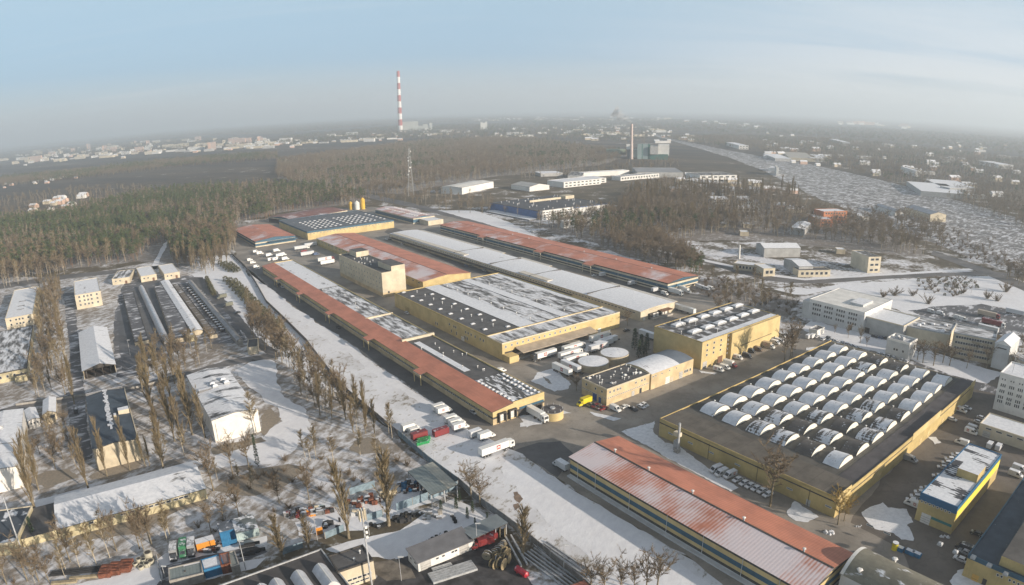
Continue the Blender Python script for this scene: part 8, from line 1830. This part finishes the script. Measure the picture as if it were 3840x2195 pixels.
wood([o(*p) for p in ((1000, 490), (1080, 470), (1090, 486), (1200, 500), (1300, 545), (1120, 530), (1020, 512), (930, 505))], 14, [('broad', 1), ('birch', 1)], 15, '%s beside the yard of the white warehouse', 'trees by the white warehouse', 27, 1.0, 0.7)
# woods right of the compound
wood([o(*p) for p in ((1330, 562), (1500, 540), (1560, 520), (1640, 520), (1760, 545), (1900, 560), (1760, 585), (1640, 605), (1740, 660), (1720, 690), (1640, 665), (1560, 640), (1460, 600))], 7.5, [('broad', 4), ('birch', 3), ('pine', 1)], 17, '%s in the brown wood behind the right-hand red hall', 'trees behind the right red hall', 28)
wood([o(*p) for p in ((1540, 540), (1560, 480), (1640, 460), (1900, 470), (2010, 520), (2200, 560), (2250, 600), (2310, 640), (2210, 632), (2080, 600), (1950, 590), (1780, 580), (1640, 560))], 9.5, [('broad', 4), ('birch', 2), ('poplar', 1)], 17, '%s in the wood below the rail yard', 'trees below the rail yard', 29, 1.15, 0.85)
wood([o(*p) for p in ((1550, 505), (1800, 470), (1985, 480), (1990, 505), (1800, 510), (1600, 530))], 13, [('poplar', 1)], 24, 'tall bare poplar in the grove around the cream houses', 'poplars round the cream houses', 30, 0.8, 0.5)
wood([o(*p) for p in ((1700, 695), (1800, 690), (1990, 750), (1960, 790), (1860, 770), (1760, 740))], 6.5, [('shrub', 3), ('birch', 1)], 13, '%s in the rough scrub above the yellow box warehouse', 'scrub above the yellow warehouse', 31, 1.2)
wood([o(*p) for p in ((1690, 640), (1745, 655), (1755, 690), (1730, 700), (1700, 680))], 6.5, [('pine', 1)], 13, 'pine in the green clump at the end of the right red hall', 'pines at the end of the red hall', 32)
wood([o(*p) for p in ((2280, 700), (2400, 690), (2440, 715), (2370, 740), (2290, 725))], 7, [('shrub', 2), ('juniper', 1)], 14, '%s in the dark thicket on the open snow', 'dark thicket on the open snow', 33, 1.4)
wood([o(*p) for p in ((1660, 400), (1900, 402), (2060, 440), (2200, 490), (2260, 500), (2140, 462), (2000, 410), (1870, 385))], 20, [('broad', 1)], 15, '%s along the rail yard', 'trees along the rail yard', 34, 1.2, 0.0)
wood([o(*p) for p in ((1640, 345), (1800, 340), (2100, 350), (2300, 372), (2547, 400), (2600, 560), (2400, 500), (2250, 465), (2100, 425), (2000, 398), (1850, 372), (1740, 360))], 14, [('broad', 4), ('birch', 2), ('pine', 1)], 15, '%s of the wooded suburb beyond the rail yard', 'trees of the wooded suburb', 35, 1.45, 0.60)
wood([o(*p) for p in ((2130, 500), (2290, 555), (2547, 650), (2600, 700), (2547, 720), (2440, 660), (2330, 620), (2250, 575))], 8.5, [('shrub', 1), ('broad', 1)], 15, '%s along the lower side of the rail yard', 'trees below the tracks', 36, 1.2, 0.6)
wood([o(*p) for p in ((2280, 455), (2400, 480), (2600, 540), (2600, 590), (2420, 520), (2300, 480))], 13, [('broad', 2), ('birch', 1)], 15, '%s behind the far depots', 'trees behind the far depots', 37, 1.2, 0.8)
wood([o(*p) for p in ((1260, 430), (1440, 420), (1560, 410), (1680, 400), (1690, 420), (1500, 436), (1300, 450))], 16, [('broad', 1), ('birch', 1)], 14, '%s around the works halls', 'trees around the works halls', 38, 1.2, 0.5)
# far woods towards the horizon: larger and larger clumps of crowns
for i, (pp, sp, th) in enumerate(((((-40, 400), (300, 386), (690, 366), (690, 352), (450, 346), (140, 368), (-40, 386)), 36, 0.35), (((690, 364), (1000, 348), (1300, 345), (1600, 360), (1640, 330), (1300, 312), (1000, 315), (700, 342)), 30, 0.55), (((-40, 382), (140, 364), (450, 342), (700, 335), (1000, 310), (1300, 303), (1300, 291), (1000, 297), (700, 312), (400, 332), (140, 352), (-40, 372)), 55, 0.9), (((1300, 310), (1640, 328), (2100, 345), (2600, 395), (2600, 352), (2100, 318), (1640, 298), (1300, 293)), 50, 0.9))):
    wood([o(*p) for p in pp], sp, [('broad', 3), ('pine', 3)], 17, 'far forest', 'far forest', 40+i, 3.0 if sp > 40 else 2.2, th)

POOL.sort(reverse=True)
used = {}
for ob in S.objects:
    if ob.parent is None and ob.type == 'EMPTY': used[ob.name.split('.')[0]] = used.get(ob.name.split('.')[0], 0)+1
rest = {}
for it in POOL:
    nm = NAMEOF[it[1]]
    if used.get(nm, 0) < 290 and it[6] != 'far forest':
        used[nm] = used.get(nm, 0)+1; plant(it[1], (it[2], it[3]), it[4], it[5], it[6], it[7])
    else: rest.setdefault(it[1], []).append(it)
# the rest of the woods: one object per kind, crowns set out by geometry nodes
FARK = {'broad': ('broad', M_TWIGF, M_BARK, 240, 3.0), 'birch': ('birch', M_TWIGF, M_BIRCH, 170, 3.0), 'poplar': ('poplar', M_TWIG, M_BARK, 260, 2.4), 'pine': ('pine', M_NEEDLE, M_PINEB, 190, 2.0), 'shrub': ('shrub', M_TWIGB, M_BARK, 150, 2.2), 'juniper': ('juniper', M_HEDGE, M_BARK, 120, 1.5), 'spruce': ('spruce', M_SPRUCE, M_PINEB, 200, 1.5)}
for k, its in rest.items():
    kd, tm_, bm_, ntw, tw_ = FARK[k]
    kc = bpy.data.collections.new('crowns_'+k)
    for i in range(4):
        mb, v = tree_mesh(kd, 500+i*7, ntw, tw_); mb.add(v, [(q, q+1, q+2) for q in range(0, len(v), 3)], 1)
        kc.objects.link(bpy.data.objects.new('%s_%d' % (k, i), mb.mesh('crown_'+k, [bm_, tm_])))
    me = bpy.data.meshes.new('woodland'); n = len(its)
    me.from_pydata([(q[2], q[3], 0) for q in its], [], [])
    rg = np.random.RandomState(3)
    a = me.attributes.new('size', 'FLOAT_VECTOR', 'POINT')
    hs = np.array([[q[4]/BASEH.get(k, 20.0)]*3 for q in its])*np.array([[q[7], q[7], 1.0] for q in its])*rg.uniform(0.85, 1.15, (n, 3)); a.data.foreach_set('vector', hs.ravel().astype(np.float32))
    a = me.attributes.new('turn', 'FLOAT', 'POINT'); a.data.foreach_set('value', rg.uniform(0, 6.28, n).astype(np.float32))
    a = me.attributes.new('pick', 'INT', 'POINT'); a.data.foreach_set('value', rg.randint(0, 4, n).astype(np.int32))
    ob = link({'pine': 'pine_woods', 'shrub': 'scrub'}.get(k, 'woods'), me); ob['kind'] = 'stuff'
    ng = bpy.data.node_groups.new('set_out_'+k, 'GeometryNodeTree')
    ng.interface.new_socket('Geometry', in_out='INPUT', socket_type='NodeSocketGeometry'); ng.interface.new_socket('Geometry', in_out='OUTPUT', socket_type='NodeSocketGeometry')
    gi, go = ng.nodes.new('NodeGroupInput'), ng.nodes.new('NodeGroupOutput')
    ci_ = ng.nodes.new('GeometryNodeCollectionInfo'); ci_.inputs['Collection'].default_value = kc; ci_.inputs['Separate Children'].default_value = True; ci_.inputs['Reset Children'].default_value = True
    ip = ng.nodes.new('GeometryNodeInstanceOnPoints'); ip.inputs['Pick Instance'].default_value = True
    def attr(nm, typ):
        q = ng.nodes.new('GeometryNodeInputNamedAttribute'); q.data_type = typ; q.inputs['Name'].default_value = nm; return next(x for x in q.outputs if x.enabled and x.name == 'Attribute')
    cx_ = ng.nodes.new('ShaderNodeCombineXYZ'); lk = ng.links.new
    lk(attr('turn', 'FLOAT'), cx_.inputs[2]); lk(gi.outputs[0], ip.inputs['Points']); lk(ci_.outputs[0], ip.inputs['Instance'])
    lk(attr('pick', 'INT'), ip.inputs['Instance Index']); lk(cx_.outputs[0], ip.inputs['Rotation']); lk(attr('size', 'FLOAT_VECTOR'), ip.inputs['Scale']); lk(ip.outputs[0], go.inputs[0])
    md = ob.modifiers.new('set_out', 'NODES'); md.node_group = ng
print('TREES', {k: len(v) for k, v in rest.items()}, {k: v for k, v in used.items() if 'tree' in k or 'shrub' in k or 'bush' in k})
# ------------------------------------------------------------------ the winter haze
mb = MB(); mb.box(-70000, 70000, -70000, 70000, -1.0, 425.0)
hz = NT('haze'); nd = hz.t.nodes
nd.remove(hz.p); vol = nd.new('ShaderNodeVolumePrincipled')
vol.inputs['Color'].default_value = (0.82, 0.92, 1.0, 1); vol.inputs['Density'].default_value = 0.00018
vol.inputs['Anisotropy'].default_value = 0.2
hz.t.links.new(vol.outputs[0], nd['Material Output'].inputs['Volume'])
ob = mb.build('haze', hz.m); ob['kind'] = 'stuff'
